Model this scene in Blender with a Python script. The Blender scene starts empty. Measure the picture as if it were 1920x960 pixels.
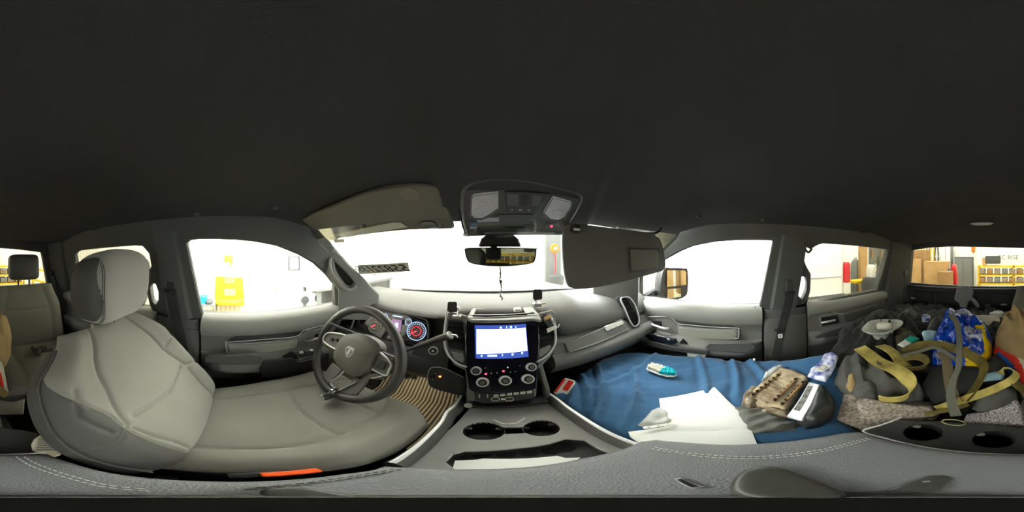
import bpy, bmesh, math, random
from mathutils import Vector, Matrix, noise
from mathutils.geometry import delaunay_2d_cdt
random.seed(7)
S = bpy.context.scene
COL = S.collection
V = Vector
LIFT = 1.75          # the camera stands 1.75 m above the workshop floor; everything is raised by this at the end
YAW = math.radians(8.4)

# ------------------------------------------------------------------ camera
cd = bpy.data.cameras.new('camera')
cam = bpy.data.objects.new('camera', cd); COL.objects.link(cam)
cd.type = 'PANO'
try: cd.cycles.panorama_type = 'EQUIRECTANGULAR'
except Exception: pass
try: cd.panorama_type = 'EQUIRECTANGULAR'
except Exception: pass
cd.clip_start = 0.005; cd.clip_end = 200
cam.rotation_euler = (math.radians(90), 0, -YAW)
S.camera = cam

# ------------------------------------------------------------------ exposure, world, lights
S.view_settings.view_transform = 'Standard'
S.view_settings.look = 'None'
S.view_settings.gamma = 1.0
S.view_settings.use_curve_mapping = False
S.view_settings.exposure = 0.0
w = bpy.data.worlds.new('world'); S.world = w; w.use_nodes = True
w.node_tree.nodes['Background'].inputs[0].default_value = (0.97, 0.98, 1.0, 1)
w.node_tree.nodes['Background'].inputs[1].default_value = 0.35
def area(name, loc, target, sx, sy, power, col=(0.96, 0.975, 1.0)):
    l = bpy.data.lights.new(name, 'AREA'); l.shape = 'RECTANGLE'; l.size = sx; l.size_y = sy
    l.energy = power; l.color = col
    o = bpy.data.objects.new(name, l); COL.objects.link(o); o.location = loc
    o.rotation_euler = (V(target) - V(loc)).to_track_quat('-Z', 'Y').to_euler()
    return o
area('shop_light_front', (0.1, 3.5, 2.9), (0.1, 5.4, 2.2), 6.0, 0.8, 900)
area('shop_light_left', (-2.2, 0.6, 2.6), (-3.9, 0.6, 1.9), 0.8, 5.0, 900)
area('shop_light_right', (1.5, 1.0, 2.2), (2.5, 1.0, 1.75), 0.5, 5.0, 560)
area('shop_light_rear', (0.6, -5.6, 3.8), (0.6, -8.0, -1.0), 7.0, 1.0, 900)
area('shop_light_side', (3.6, -3.0, 3.6), (4.4, -3.2, -1.0), 1.5, 1.5, 220)
area('added_footwell_light', (-0.40, 0.66, -0.69), (-0.42, 0.76, -1.04), 0.10, 0.05, 0.9, (1, 0.9, 0.72))  # added fill light under the dash, brightens the driver floor mat

# ------------------------------------------------------------------ rays of the photograph (pixel -> direction)
def dirp(px, py):
    th = math.radians((px - 960) * 0.1875) + YAW
    e = math.radians((480 - py) * 0.1875)
    return V((math.sin(th) * math.cos(e), math.cos(th) * math.cos(e), math.sin(e)))
def hit(px, py, p0, n):
    d = dirp(px, py); n = V(n)
    return d * (V(p0).dot(n) / d.dot(n))
def onx(px, py, x): return hit(px, py, (x, 0, 0), (1, 0, 0))
def ony(px, py, y): return hit(px, py, (0, y, 0), (0, 1, 0))
def onz(px, py, z): return hit(px, py, (0, 0, z), (0, 0, 1))
def ond(px, py, d):                     # at horizontal distance d
    v = dirp(px, py); return v * (d / math.hypot(v.x, v.y))

# ------------------------------------------------------------------ materials
def lin(c):
    return tuple((x / 255 / 12.92) if x / 255 <= 0.04045 else ((x / 255 + 0.055) / 1.055) ** 2.4 for x in c)
MATS = {}
def mat(name, rgb, rough=0.6, metal=0.0, bump=0.0, scale=200.0, kind='noise', vary=0.0, vscale=8.0, spec=0.5,
        emit=None, estr=0.0, alpha=None, coat=0.0, sheen=0.0, rgb2=None):
    if name in MATS: return MATS[name]
    m = bpy.data.materials.new(name); m.use_nodes = True
    nt = m.node_tree; b = nt.nodes['Principled BSDF']
    c = lin(rgb) + (1,)
    b.inputs['Base Color'].default_value = c
    b.inputs['Roughness'].default_value = rough
    b.inputs['Metallic'].default_value = metal
    b.inputs['Specular IOR Level'].default_value = spec
    b.inputs['Coat Weight'].default_value = coat
    b.inputs['Sheen Weight'].default_value = sheen
    tc = nt.nodes.new('ShaderNodeTexCoord')
    if vary or rgb2:
        n = nt.nodes.new('ShaderNodeTexNoise'); n.inputs['Scale'].default_value = vscale; n.inputs['Detail'].default_value = 5
        nt.links.new(tc.outputs['Object'], n.inputs['Vector'])
        r = nt.nodes.new('ShaderNodeValToRGB')
        r.color_ramp.elements[0].position = 0.35; r.color_ramp.elements[1].position = 0.65
        c2 = lin(rgb2) if rgb2 else tuple(x * (1 - vary) for x in lin(rgb))
        r.color_ramp.elements[0].color = tuple(c2) + (1,); r.color_ramp.elements[1].color = c
        nt.links.new(n.outputs['Fac'], r.inputs['Fac']); nt.links.new(r.outputs['Color'], b.inputs['Base Color'])
    if bump:
        if kind == 'noise':
            t = nt.nodes.new('ShaderNodeTexNoise'); t.inputs['Scale'].default_value = scale; t.inputs['Detail'].default_value = 3; o = t.outputs['Fac']
        elif kind == 'grain':
            t = nt.nodes.new('ShaderNodeTexVoronoi'); t.inputs['Scale'].default_value = scale; o = t.outputs['Distance']
        else:
            t = nt.nodes.new('ShaderNodeTexWave'); t.inputs['Scale'].default_value = scale; t.inputs['Distortion'].default_value = 1.0; o = t.outputs['Fac']
        nt.links.new(tc.outputs['Object'], t.inputs['Vector'])
        bp = nt.nodes.new('ShaderNodeBump'); bp.inputs['Strength'].default_value = bump; bp.inputs['Distance'].default_value = 0.002
        nt.links.new(o, bp.inputs['Height']); nt.links.new(bp.outputs['Normal'], b.inputs['Normal'])
    if emit:
        b.inputs['Emission Color'].default_value = lin(emit) + (1,); b.inputs['Emission Strength'].default_value = estr
    if alpha is not None: b.inputs['Alpha'].default_value = alpha
    MATS[name] = m
    return m
def glass(name, tint, gloss=0.05):
    m = bpy.data.materials.new(name); m.use_nodes = True; nt = m.node_tree; nt.nodes.clear()
    out = nt.nodes.new('ShaderNodeOutputMaterial'); mx = nt.nodes.new('ShaderNodeMixShader')
    t = nt.nodes.new('ShaderNodeBsdfTransparent'); t.inputs[0].default_value = tuple(tint) + (1,)
    g = nt.nodes.new('ShaderNodeBsdfGlossy'); g.inputs['Roughness'].default_value = 0.02
    f = nt.nodes.new('ShaderNodeFresnel'); f.inputs[0].default_value = 1.35
    mu = nt.nodes.new('ShaderNodeMath'); mu.operation = 'MULTIPLY'; mu.inputs[1].default_value = gloss / 0.05 * 0.6
    nt.links.new(f.outputs[0], mu.inputs[0]); nt.links.new(mu.outputs[0], mx.inputs[0])
    nt.links.new(t.outputs[0], mx.inputs[1]); nt.links.new(g.outputs[0], mx.inputs[2]); nt.links.new(mx.outputs[0], out.inputs[0])
    MATS[name] = m; return m
def stripes(name, c1, c2, scale, axis='X', rough=0.7, prof='SIN', dist=0.0, bump=0.0):
    m = bpy.data.materials.new(name); m.use_nodes = True; nt = m.node_tree; b = nt.nodes['Principled BSDF']
    b.inputs['Roughness'].default_value = rough
    tc = nt.nodes.new('ShaderNodeTexCoord'); t = nt.nodes.new('ShaderNodeTexWave')
    t.bands_direction = axis; t.inputs['Scale'].default_value = scale; t.wave_profile = prof; t.inputs['Distortion'].default_value = dist
    r = nt.nodes.new('ShaderNodeValToRGB'); r.color_ramp.elements[0].color = lin(c1) + (1,); r.color_ramp.elements[1].color = lin(c2) + (1,)
    nt.links.new(tc.outputs['Object'], t.inputs['Vector']); nt.links.new(t.outputs['Fac'], r.inputs['Fac']); nt.links.new(r.outputs['Color'], b.inputs['Base Color'])
    if bump:
        bp = nt.nodes.new('ShaderNodeBump'); bp.inputs['Strength'].default_value = bump; bp.inputs['Distance'].default_value = 0.01
        nt.links.new(t.outputs['Fac'], bp.inputs['Height']); nt.links.new(bp.outputs['Normal'], b.inputs['Normal'])
    MATS[name] = m; return m

M = MATS
mat('headliner', (70, 70, 69), 0.95, bump=0.3, scale=900, spec=0.1)
mat('pillar_plastic', (82, 83, 79), 0.7, bump=0.3, scale=500)
mat('dash_top', (92, 92, 88), 0.55, bump=0.35, scale=420, kind='grain')
mat('dash_mid', (112, 112, 107), 0.5, bump=0.3, scale=420, kind='grain')
mat('dash_dark', (58, 58, 55), 0.5, bump=0.3, scale=420, kind='grain')
mat('trim_dark', (52, 52, 50), 0.5, bump=0.2, scale=500)
mat('black_plastic', (26, 26, 27), 0.45)
mat('black_gloss', (17, 17, 26), 0.12, coat=0.5)
mat('void', (10, 10, 10), 0.9)
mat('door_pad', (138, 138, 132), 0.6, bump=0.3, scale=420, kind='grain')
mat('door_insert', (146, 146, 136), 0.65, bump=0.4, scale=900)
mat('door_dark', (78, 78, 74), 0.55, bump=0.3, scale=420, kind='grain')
mat('silver', (214, 214, 214), 0.3, metal=0.45)
mat('rail_silver', (225, 225, 225), 0.3, metal=0.3)
mat('satin_silver', (176, 176, 172), 0.4, metal=0.7)
mat('chrome', (230, 230, 232), 0.08, metal=1.0)
mat('mirror', (200, 205, 205), 0.02, metal=1.0)
mat('seat_fabric', (136, 134, 124), 0.92, bump=0.5, scale=1400, sheen=0.3, spec=0.15, vary=0.12, vscale=5)
mat('seat_fabric_light', (152, 151, 143), 0.92, bump=0.5, scale=1400, sheen=0.3, spec=0.15)
mat('seat_vinyl', (68, 68, 64), 0.6, bump=0.3, scale=600, kind='grain')
mat('thread', (70, 69, 64), 0.8)
mat('thread_light', (205, 205, 195), 0.7)
mat('lid_leather', (112, 113, 114), 0.42, bump=0.4, scale=420, kind='grain')
mat('wheel_leather', (58, 57, 54), 0.42, bump=0.3, scale=600, kind='grain')
mat('hub_plastic', (98, 97, 89), 0.55, bump=0.2, scale=500)
mat('carpet', (34, 34, 32), 1.0, bump=0.8, scale=500)
mat('belt_web', (44, 44, 41), 0.8, bump=0.6, scale=300, kind='wave')
mat('label_pale', (236, 234, 218), 0.7)
mat('red_plastic', (214, 46, 30), 0.4)
mat('orange_plastic', (255, 92, 20), 0.5)
mat('label_white', (232, 230, 222), 0.6)
mat('paper', (240, 240, 234), 0.8, bump=0.15, scale=60)
mat('ink', (50, 50, 48), 0.7)
mat('yellow_paint', (232, 190, 20), 0.5)
mat('glass_lens', (205, 205, 210), 0.25, bump=0.9, scale=140, kind='grain')
mat('screen_white', (250, 252, 255), 0.3, emit=(246, 248, 255), estr=1.6)
mat('screen_blue', (30, 50, 120), 0.2, emit=(70, 96, 190), estr=0.9)
mat('screen_icon', (200, 215, 255), 0.3, emit=(200, 220, 255), estr=1.4)
mat('led_red', (255, 60, 80), 0.3, emit=(255, 50, 80), estr=5)
mat('led_orange', (255, 120, 60), 0.3, emit=(255, 120, 60), estr=5)
mat('gauge_glow', (170, 200, 255), 0.3, emit=(190, 210, 255), estr=1.0)
mat('gauge_red', (210, 60, 80), 0.3, emit=(230, 50, 70), estr=0.9)
mat('gauge_face', (92, 86, 78), 0.3)
glass('clear_glass', (0.93, 0.95, 0.93), 0.03)
glass('tinted_glass', (0.62, 0.62, 0.57), 0.03)

# ------------------------------------------------------------------ object helpers
def link(o, parent=None):
    COL.objects.link(o)
    if parent is not None: o.parent = parent
    return o
def empty(name, label, cat, loc=(0, 0, 0), group=None, rot=(0, 0, 0)):
    o = bpy.data.objects.new(name, None); o.empty_display_size = 0.02; link(o); o.location = loc; o.rotation_euler = rot
    o['label'] = label; o['category'] = cat
    if group: o['group'] = group
    return o
def tag(o, label, cat, group=None, kind=None):
    o['label'] = label; o['category'] = cat
    if group: o['group'] = group
    if kind: o['kind'] = kind
    return o
def struct(o, label=None, cat=None):
    o['kind'] = 'structure'
    if label: o['label'] = label
    if cat: o['category'] = cat
    return o
def build(name, bm, m, parent=None, smooth=True, ang=35, bevel=0.0, bseg=2, solid=0.0, subsurf=0, absolute=True):
    """bm is in scene coordinates; a child of an Empty is moved into the Empty's frame"""
    bmesh.ops.recalc_face_normals(bm, faces=bm.faces)
    me = bpy.data.meshes.new(name); bm.to_mesh(me); bm.free()
    mats = m if isinstance(m, (list, tuple)) else [m]
    for x in mats: me.materials.append(M[x] if isinstance(x, str) else x)
    if smooth and len(me.polygons):
        me.polygons.foreach_set('use_smooth', [True] * len(me.polygons))
        me.set_sharp_from_angle(angle=math.radians(ang))
    o = bpy.data.objects.new(name, me)
    if parent is None:
        # put the origin at the base centre of the mesh
        if absolute and len(me.vertices):
            xs = [v.co for v in me.vertices]
            c = V(((min(v.x for v in xs) + max(v.x for v in xs)) / 2, (min(v.y for v in xs) + max(v.y for v in xs)) / 2, min(v.z for v in xs)))
            me.transform(Matrix.Translation(-c)); o.location = c
        link(o)
    else:
        if absolute:
            mw = Matrix.Identity(4); p = parent
            chain = []
            while p is not None: chain.append(p); p = p.parent
            for q in reversed(chain): mw = mw @ Matrix.LocRotScale(q.location, q.rotation_euler, q.scale)
            me.transform(mw.inverted())
        link(o, parent)
    if bevel:
        b = o.modifiers.new('bevel', 'BEVEL'); b.width = bevel; b.segments = bseg; b.limit_method = 'ANGLE'; b.angle_limit = math.radians(40)
        b.harden_normals = False
    if solid:
        s = o.modifiers.new('solid', 'SOLIDIFY'); s.thickness = solid; s.offset = -1
    if subsurf:
        s = o.modifiers.new('sub', 'SUBSURF'); s.levels = subsurf; s.render_levels = subsurf
    return o

def frame(origin, x, y=None, n=None):
    """matrix with columns x, y, n"""
    x = V(x).normalized()
    if n is not None:
        n = V(n).normalized(); y = n.cross(x).normalized(); x = y.cross(n)
    else:
        y = V(y); n = x.cross(y).normalized(); y = n.cross(x).normalized()
    m = Matrix((x, y, n)).transposed().to_4x4(); m.translation = V(origin)
    return m

# shapes, each adds to a bmesh -------------------------------------------------
def add_box(bm, c, size, mw=None, mi=0, taper=1.0):
    sx, sy, sz = size[0] / 2, size[1] / 2, size[2] / 2; c = V(c)
    vs = []
    for k, z in enumerate((-sz, sz)):
        t = taper if k else 1.0
        for x, y in ((-sx, -sy), (sx, -sy), (sx, sy), (-sx, sy)):
            p = c + V((x * t, y * t, z)); vs.append(bm.verts.new(mw @ p if mw else p))
    for f in ((0, 3, 2, 1), (4, 5, 6, 7), (0, 1, 5, 4), (1, 2, 6, 5), (2, 3, 7, 6), (3, 0, 4, 7)):
        bm.faces.new([vs[i] for i in f]).material_index = mi
def BM(): return bmesh.new()
def box(c, size, mw=None):
    bm = BM(); add_box(bm, c, size, mw); return bm
def add_rings(bm, rings, cap=True, closed=True, mi=0, loop=False):
    rr = [[bm.verts.new(p) for p in r] for r in rings]
    n = len(rr[0]); m = len(rr)
    for i in range(m if loop else m - 1):
        a, b = rr[i], rr[(i + 1) % m]
        for j in range(n if closed else n - 1):
            k = (j + 1) % n
            bm.faces.new((a[j], a[k], b[k], b[j])).material_index = mi
    if cap and closed and not loop:
        bm.faces.new(rr[0]).material_index = mi; bm.faces.new(list(reversed(rr[-1]))).material_index = mi
    return rr
def catmull(pts, n=8, closed=False):
    pts = [V(p) for p in pts]; out = []; L = len(pts)
    for i in range(L if closed else L - 1):
        if closed: p0, p1, p2, p3 = pts[(i - 1) % L], pts[i], pts[(i + 1) % L], pts[(i + 2) % L]
        else: p0, p1, p2, p3 = pts[max(i - 1, 0)], pts[i], pts[i + 1], pts[min(i + 2, L - 1)]
        for k in range(n):
            t = k / n
            out.append(0.5 * ((2 * p1) + (p2 - p0) * t + (2 * p0 - 5 * p1 + 4 * p2 - p3) * t * t + (3 * p1 - p0 - 3 * p2 + p3) * t ** 3))
    if not closed: out.append(pts[-1])
    return out
def add_sweep(bm, pts, prof, up=(0, 0, 1), scales=None, rolls=None, closed=False, mi=0):
    """sweep a closed 2D profile [(a,b)] along pts; a is across, b is along 'up'"""
    pts = [V(p) for p in pts]; n = len(pts); rings = []
    for i, p in enumerate(pts):
        if closed: t = pts[(i + 1) % n] - pts[i - 1]
        else: t = pts[min(i + 1, n - 1)] - pts[max(i - 1, 0)]
        t = t.normalized() if t.length > 1e-9 else V((0, 1, 0))
        u = up(i / max(n - 1, 1)) if callable(up) else up
        u = V(u); u = (u - t * u.dot(t))
        u = u.normalized() if u.length > 1e-6 else t.orthogonal().normalized()
        s = t.cross(u).normalized()
        if rolls:
            r = rolls(i / max(n - 1, 1)) if callable(rolls) else rolls[i]
            u, s = u * math.cos(r) + s * math.sin(r), s * math.cos(r) - u * math.sin(r)
        k = 1.0 if scales is None else (scales(i / max(n - 1, 1)) if callable(scales) else scales[i])
        ka, kb = k if isinstance(k, (tuple, list)) else (k, k)
        rings.append([p + s * a * ka + u * b * kb for a, b in prof])
    add_rings(bm, rings, mi=mi, loop=closed)
def circ(r, n=10): return [(r * math.cos(2 * math.pi * i / n), r * math.sin(2 * math.pi * i / n)) for i in range(n)]
def rect(w, h, r=0.0, n=3):
    if r <= 0: return [(-w / 2, -h / 2), (w / 2, -h / 2), (w / 2, h / 2), (-w / 2, h / 2)]
    out = []
    for cx, cy, a0 in ((w / 2 - r, -h / 2 + r, -90), (w / 2 - r, h / 2 - r, 0), (-w / 2 + r, h / 2 - r, 90), (-w / 2 + r, -h / 2 + r, 180)):
        for k in range(n + 1):
            a = math.radians(a0 + 90 * k / n); out.append((cx + r * math.cos(a), cy + r * math.sin(a)))
    return out
def tube(pts, r, n=10, smooth=6, closed=False, scales=None):
    bm = BM(); p = catmull(pts, smooth, closed) if smooth > 1 else [V(q) for q in pts]
    add_sweep(bm, p, circ(r, n), closed=closed, scales=scales); return bm
def add_tube(bm, pts, r, n=8, smooth=1, closed=False, mi=0):
    p = catmull(pts, smooth, closed) if smooth > 1 else [V(q) for q in pts]
    add_sweep(bm, p, circ(r, n), closed=closed, mi=mi)
def add_lathe(bm, prof, n=24, mw=None, mi=0, cap=True):
    """prof: [(r, z)] bottom to top around local Z"""
    mw = mw or Matrix.Identity(4)
    rings = [[mw @ V((max(r, 1e-5) * math.cos(2 * math.pi * j / n), max(r, 1e-5) * math.sin(2 * math.pi * j / n), z)) for j in range(n)] for r, z in prof]
    add_rings(bm, rings, cap=cap, mi=mi)
def lathe(prof, n=24, mw=None):
    bm = BM(); add_lathe(bm, prof, n, mw); return bm
def add_super(bm, c, size, e1=0.35, e2=0.35, mw=None, nu=24, nv=14, fn=None, mi=0):
    """superellipsoid: size is full extents; small exponents are boxy"""
    c = V(c); sg = lambda a, e: math.copysign(abs(a) ** e, a)
    rings = []
    for i in range(nv + 1):
        ph = -math.pi / 2 + math.pi * i / nv
        ring = []
        for j in range(nu):
            t = 2 * math.pi * j / nu
            cp = max(math.cos(ph), 0.0005)
            p = V((size[0] / 2 * sg(cp, e1) * sg(math.cos(t), e2), size[1] / 2 * sg(cp, e1) * sg(math.sin(t), e2), size[2] / 2 * sg(math.sin(ph), e1)))
            if fn: p = fn(p)
            p = c + p; ring.append(mw @ p if mw else p)
        rings.append(ring)
    add_rings(bm, rings, mi=mi)
def sup(c, size, e1=0.35, e2=0.35, mw=None, nu=24, nv=14, fn=None):
    bm = BM(); add_super(bm, c, size, e1, e2, mw, nu, nv, fn); return bm
def inpoly(x, y, poly):
    r = False; j = len(poly) - 1
    for i in range(len(poly)):
        xi, yi = poly[i][0], poly[i][1]; xj, yj = poly[j][0], poly[j][1]
        if (yi > y) != (yj > y) and x < (xj - xi) * (y - yi) / (yj - yi + 1e-12) + xi: r = not r
        j = i
    return r
def edist(x, y, poly):
    d = 1e9; j = len(poly) - 1
    for i in range(len(poly)):
        ax, ay = poly[j][0], poly[j][1]; bx, by = poly[i][0], poly[i][1]; j = i
        dx, dy = bx - ax, by - ay; t = ((x - ax) * dx + (y - ay) * dy) / (dx * dx + dy * dy + 1e-12)
        t = min(1, max(0, t)); d = min(d, math.hypot(x - ax - dx * t, y - ay - dy * t))
    return d
def tri2d(outline, holes=(), extra=()):
    """triangles of a 2D outline with holes; returns points, tris, boundary loops (indices)"""
    pts = []; edges = []; loops = []
    for lp in [outline] + list(holes):
        s = len(pts); pts += [V((p[0], p[1])) for p in lp]; n = len(lp)
        edges += [(s + i, s + (i + 1) % n) for i in range(n)]; loops.append(list(range(s, s + n)))
    pts += [V((p[0], p[1])) for p in extra]
    vo, eo, fo, ov, oe, of = delaunay_2d_cdt(pts, edges, [], 0, 1e-7)
    mp = {}
    for i, src in enumerate(ov):
        for s in src: mp[s] = i
    tris = []
    for f in fo:
        cx = sum(vo[i].x for i in f) / 3; cy = sum(vo[i].y for i in f) / 3
        if inpoly(cx, cy, outline) and not any(inpoly(cx, cy, h) for h in holes): tris.append(tuple(f))
    return vo, tris, [[mp[i] for i in l if i in mp] for l in loops]
def add_plate(bm, mw, outline, thick, holes=(), mi=0, z0=0.0):
    """flat plate in the local XY plane of mw, from z0 to z0+thick"""
    vo, tris, loops = tri2d(outline, holes)
    a = [bm.verts.new(mw @ V((p.x, p.y, z0))) for p in vo]; b = [bm.verts.new(mw @ V((p.x, p.y, z0 + thick))) for p in vo]
    for t in tris:
        try:
            bm.faces.new([a[i] for i in reversed(t)]).material_index = mi; bm.faces.new([b[i] for i in t]).material_index = mi
        except ValueError: pass
    for l in loops:
        for i in range(len(l)):
            j = (i + 1) % len(l)
            if l[i] == l[j]: continue
            try: bm.faces.new((a[l[i]], a[l[j]], b[l[j]], b[l[i]])).material_index = mi
            except ValueError: pass
    for v in [v for v in bm.verts if not v.link_faces]: bm.verts.remove(v)
def plate(mw, outline, thick, holes=(), z0=0.0):
    bm = BM(); add_plate(bm, mw, outline, thick, holes, z0=z0); return bm
def loc2(mw, pts):
    inv = mw.inverted(); out = []
    for p in pts:
        q = inv @ V(p); out.append((q.x, q.y))
    return out
def onplane(mw, px):
    """pixels -> local 2D coordinates on the plane of frame mw"""
    n = mw.col[2].to_3d(); o = mw.translation
    return loc2(mw, [hit(x, y, o, n) for x, y in px])
def sm(poly, n=4):
    """smooth a closed 2D outline"""
    r = catmull([(p[0], p[1], 0) for p in poly], n, True); return [(p.x, p.y) for p in r]
def inset(poly, d):
    """shrink (d>0) or grow a closed polygon roughly by d"""
    n = len(poly); A = sum(poly[i][0] * poly[(i + 1) % n][1] - poly[(i + 1) % n][0] * poly[i][1] for i in range(n)); s = 1 if A > 0 else -1
    out = []
    for i in range(n):
        a, b, c = V(poly[i - 1][:2]), V(poly[i][:2]), V(poly[(i + 1) % n][:2])
        t1 = (b - a).normalized() if (b - a).length > 1e-9 else V((1, 0)); t2 = (c - b).normalized() if (c - b).length > 1e-9 else t1
        nn = V((-t1.y - t2.y, t1.x + t2.x)); nn = nn.normalized() if nn.length > 1e-6 else V((-t1.y, t1.x))
        k = max(0.5, nn.dot(V((-t1.y, t1.x)))); out.append(tuple(b + nn * (s * d / k)))
    return out
def sstep(t):
    t = max(0.0, min(1.0, t)); return t * t * (3 - 2 * t)
def resample(poly, step):
    out = []; n = len(poly)
    for i in range(n):
        a, b = V(poly[i][:2]), V(poly[(i + 1) % n][:2]); k = max(1, int((b - a).length / step + 0.5))
        for j in range(k): out.append(tuple(a.lerp(b, j / k)))
    return out
def heap(outline, base, h, r, step=0.015, wr=0.0, wf=12.0, fold=0.0, ff=30.0, fdir=0.5, seed=0.0, under=0.004, edge=0.0, fn=None, ragged=0.0):
    """a soft body lying on a height field: outline is XY (scene), base(x,y) the support, h the height gained over distance r from the rim"""
    ol = resample(outline, step)
    if ragged:
        ol = [(x + ragged * noise.noise(V((x * 60 + seed, y * 60, 1))), y + ragged * noise.noise(V((x * 60, y * 60 + seed, 9)))) for x, y in ol]
    xs = [p[0] for p in ol]; ys = [p[1] for p in ol]; extra = []
    x = min(xs); row = 0
    while x < max(xs):
        y = min(ys) + (step / 2 if row % 2 else 0)
        while y < max(ys):
            if inpoly(x, y, ol) and edist(x, y, ol) > step * 0.45: extra.append((x, y))
            y += step
        x += step * 0.87; row += 1
    vo, tris, loops = tri2d(ol, (), extra)
    bm = BM(); top = []; bot = []
    ca, sa = math.cos(fdir), math.sin(fdir)
    for p in vo:
        e = edist(p.x, p.y, ol); k = math.sqrt(max(0, 1 - (1 - min(1, e / r)) ** 2)) if r > 0 else 1
        z = base(p.x, p.y) + edge + h * k
        if wr: z += wr * k * noise.fractal(V((p.x * wf + seed, p.y * wf - seed, seed)), 0.9, 2.0, 3)
        if fold:
            q = (p.x * ca + p.y * sa); wv = noise.noise(V((p.x * 5 + seed, p.y * 5, seed))) * 4
            z += fold * (0.35 + 0.65 * k) * (1 - 2 * abs(math.sin(q * ff + wv + seed))) * (0.5 + 0.5 * noise.noise(V((p.x * 7, p.y * 7, seed + 5))))
        if fn: z += fn(p.x, p.y, e)
        top.append(bm.verts.new((p.x, p.y, z))); bot.append(bm.verts.new((p.x, p.y, min(z - 0.0015, base(p.x, p.y) - under + edge))))
    for t in tris:
        bm.faces.new([top[i] for i in t]); bm.faces.new([bot[i] for i in reversed(t)])
    l = loops[0]
    for i in range(len(l)):
        j = (i + 1) % len(l)
        if l[i] != l[j]:
            try: bm.faces.new((top[l[i]], top[l[j]], bot[l[j]], bot[l[i]]))
            except ValueError: pass
    return bm
def text_bm(s, mw, size, depth=0.0005, mirror=False, bold=0.0):
    c = bpy.data.curves.new('t', 'FONT'); c.body = s; c.size = size; c.align_x = 'CENTER'; c.align_y = 'CENTER'; c.extrude = depth; c.resolution_u = 2; c.offset = bold
    o = bpy.data.objects.new('t', c); COL.objects.link(o)
    dg = bpy.context.evaluated_depsgraph_get(); me = bpy.data.meshes.new_from_object(o.evaluated_get(dg))
    bm = BM(); bm.from_mesh(me)
    bpy.data.objects.remove(o); bpy.data.curves.remove(c); bpy.data.meshes.remove(me)
    if mirror: bm.transform(Matrix.Scale(-1, 4, (1, 0, 0)))
    bm.transform(mw); return bm
# ================================================================== THE WORKSHOP (seen through the glass)
mat('shop_wall', (238, 238, 233), 0.8)
stripes('shop_ribbed', (228, 228, 218), (244, 244, 240), 1.6, 'X', 0.6, bump=0.4)
stripes('shop_ribbed_y', (226, 220, 206), (246, 245, 240), 1.9, 'Y', 0.6, bump=0.4)
stripes('panel_tan_y', (196, 176, 150), (226, 214, 196), 3.2, 'Y', 0.7)
mat('shop_floor', (196, 188, 150), 0.35, vary=0.15, vscale=1.2)
mat('van_white', (238, 238, 238), 0.25, coat=0.3)
mat('van_trim', (90, 92, 92), 0.5)
mat('tail_red', (200, 30, 40), 0.25, coat=0.5)
mat('steel_grey', (120, 124, 122), 0.5, metal=0.2)
mat('dark_grey', (70, 72, 72), 0.6)
mat('cardboard', (196, 158, 106), 0.85, vary=0.15, vscale=6)
mat('cardboard_dark', (160, 124, 80), 0.85, vary=0.2, vscale=8)
mat('shop_orange', (224, 120, 30), 0.5)
mat('blue_thing', (20, 150, 220), 0.5)
mat('bin_violet', (92, 84, 130), 0.6, vary=0.3, vscale=14, rgb2=(180, 160, 90))

def wallbox(name, c, s, m, label, cat):
    return struct(build(name, box(c, s), m, smooth=False), label, cat)
wallbox('floor_workshop', (1, 0, -1.78), (24, 24, 0.06), 'shop_floor', 'pale concrete workshop floor around the truck', 'floor')
wallbox('wall_workshop_front', (0, 5.25, 1.4), (14, 0.1, 6.3), 'shop_ribbed', 'white ribbed workshop wall ahead of the windshield', 'wall')
wallbox('wall_workshop_left', (-3.65, -1.5, 1.4), (0.1, 14, 6.3), 'shop_ribbed_y', 'cream ribbed workshop wall beyond the driver window', 'wall')
wallbox('wall_workshop_right', (6.2, -1.5, 1.4), (0.1, 14, 6.3), 'shop_wall', 'white workshop wall beyond the parked van', 'wall')
wallbox('wall_workshop_rear', (1.2, -8.3, 1.4), (11, 0.1, 6.3), 'shop_ribbed', 'grey ribbed workshop wall behind the truck', 'wall')
wallbox('ceiling_workshop', (1.2, -1.5, 4.6), (11, 14, 0.1), 'shop_wall', 'white workshop ceiling', 'ceiling')

# --- beyond the driver window (X about -3.5): door, framed notice, eyewash station with sign, workbench
XL = -3.52
def xl(px, py, x=XL): return onx(px, py, x)
MXL = frame((XL, 0, 0), (0, 1, 0), n=(1, 0, 0))
def wl(pxs, x=XL):
    n = frame((x, 0, 0), (0, 1, 0), n=(1, 0, 0)); return n, onplane(n, pxs)
def flat_on(name, pxs, mw, thick, m, label=None, cat=None, parent=None, kind=None, bevel=0.0, smooth_n=0, group=None):
    pl = onplane(mw, pxs)
    if smooth_n: pl = sm(pl, smooth_n)
    o = build(name, plate(mw, pl, thick), m, parent, bevel=bevel)
    if label: tag(o, label, cat, group)
    if kind: o['kind'] = kind
    return o
mw = MXL
e = empty('workshop_door', 'white workshop door with lever handle beyond the driver window', 'door', xl(545, 700))
flat_on('panel', [(507, 452), (583, 452), (583, 640), (507, 640)], mw, 0.05, 'van_white', parent=e)
fr = plate(mw, onplane(mw, [(502, 446), (588, 446), (588, 645), (502, 645)]), 0.07, [onplane(mw, [(506, 451), (584, 451), (584, 640), (506, 640)])])
build('door_frame', fr, 'shop_wall', e)
flat_on('handle', [(513, 541), (521, 541), (521, 545), (513, 545)], mw, 0.1, 'steel_grey', parent=e)
e = empty('framed_notice', 'small black framed notice on the white workshop door', 'picture frame', xl(547, 505))
fr = plate(mw, onplane(mw, [(538, 480), (558, 480), (558, 506), (538, 506)]), 0.09, [onplane(mw, [(539.7, 481.7), (556.4, 481.7), (556.4, 504.3), (539.7, 504.3)])], z0=0.052)
build('frame', fr, 'dark_grey', e)
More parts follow.
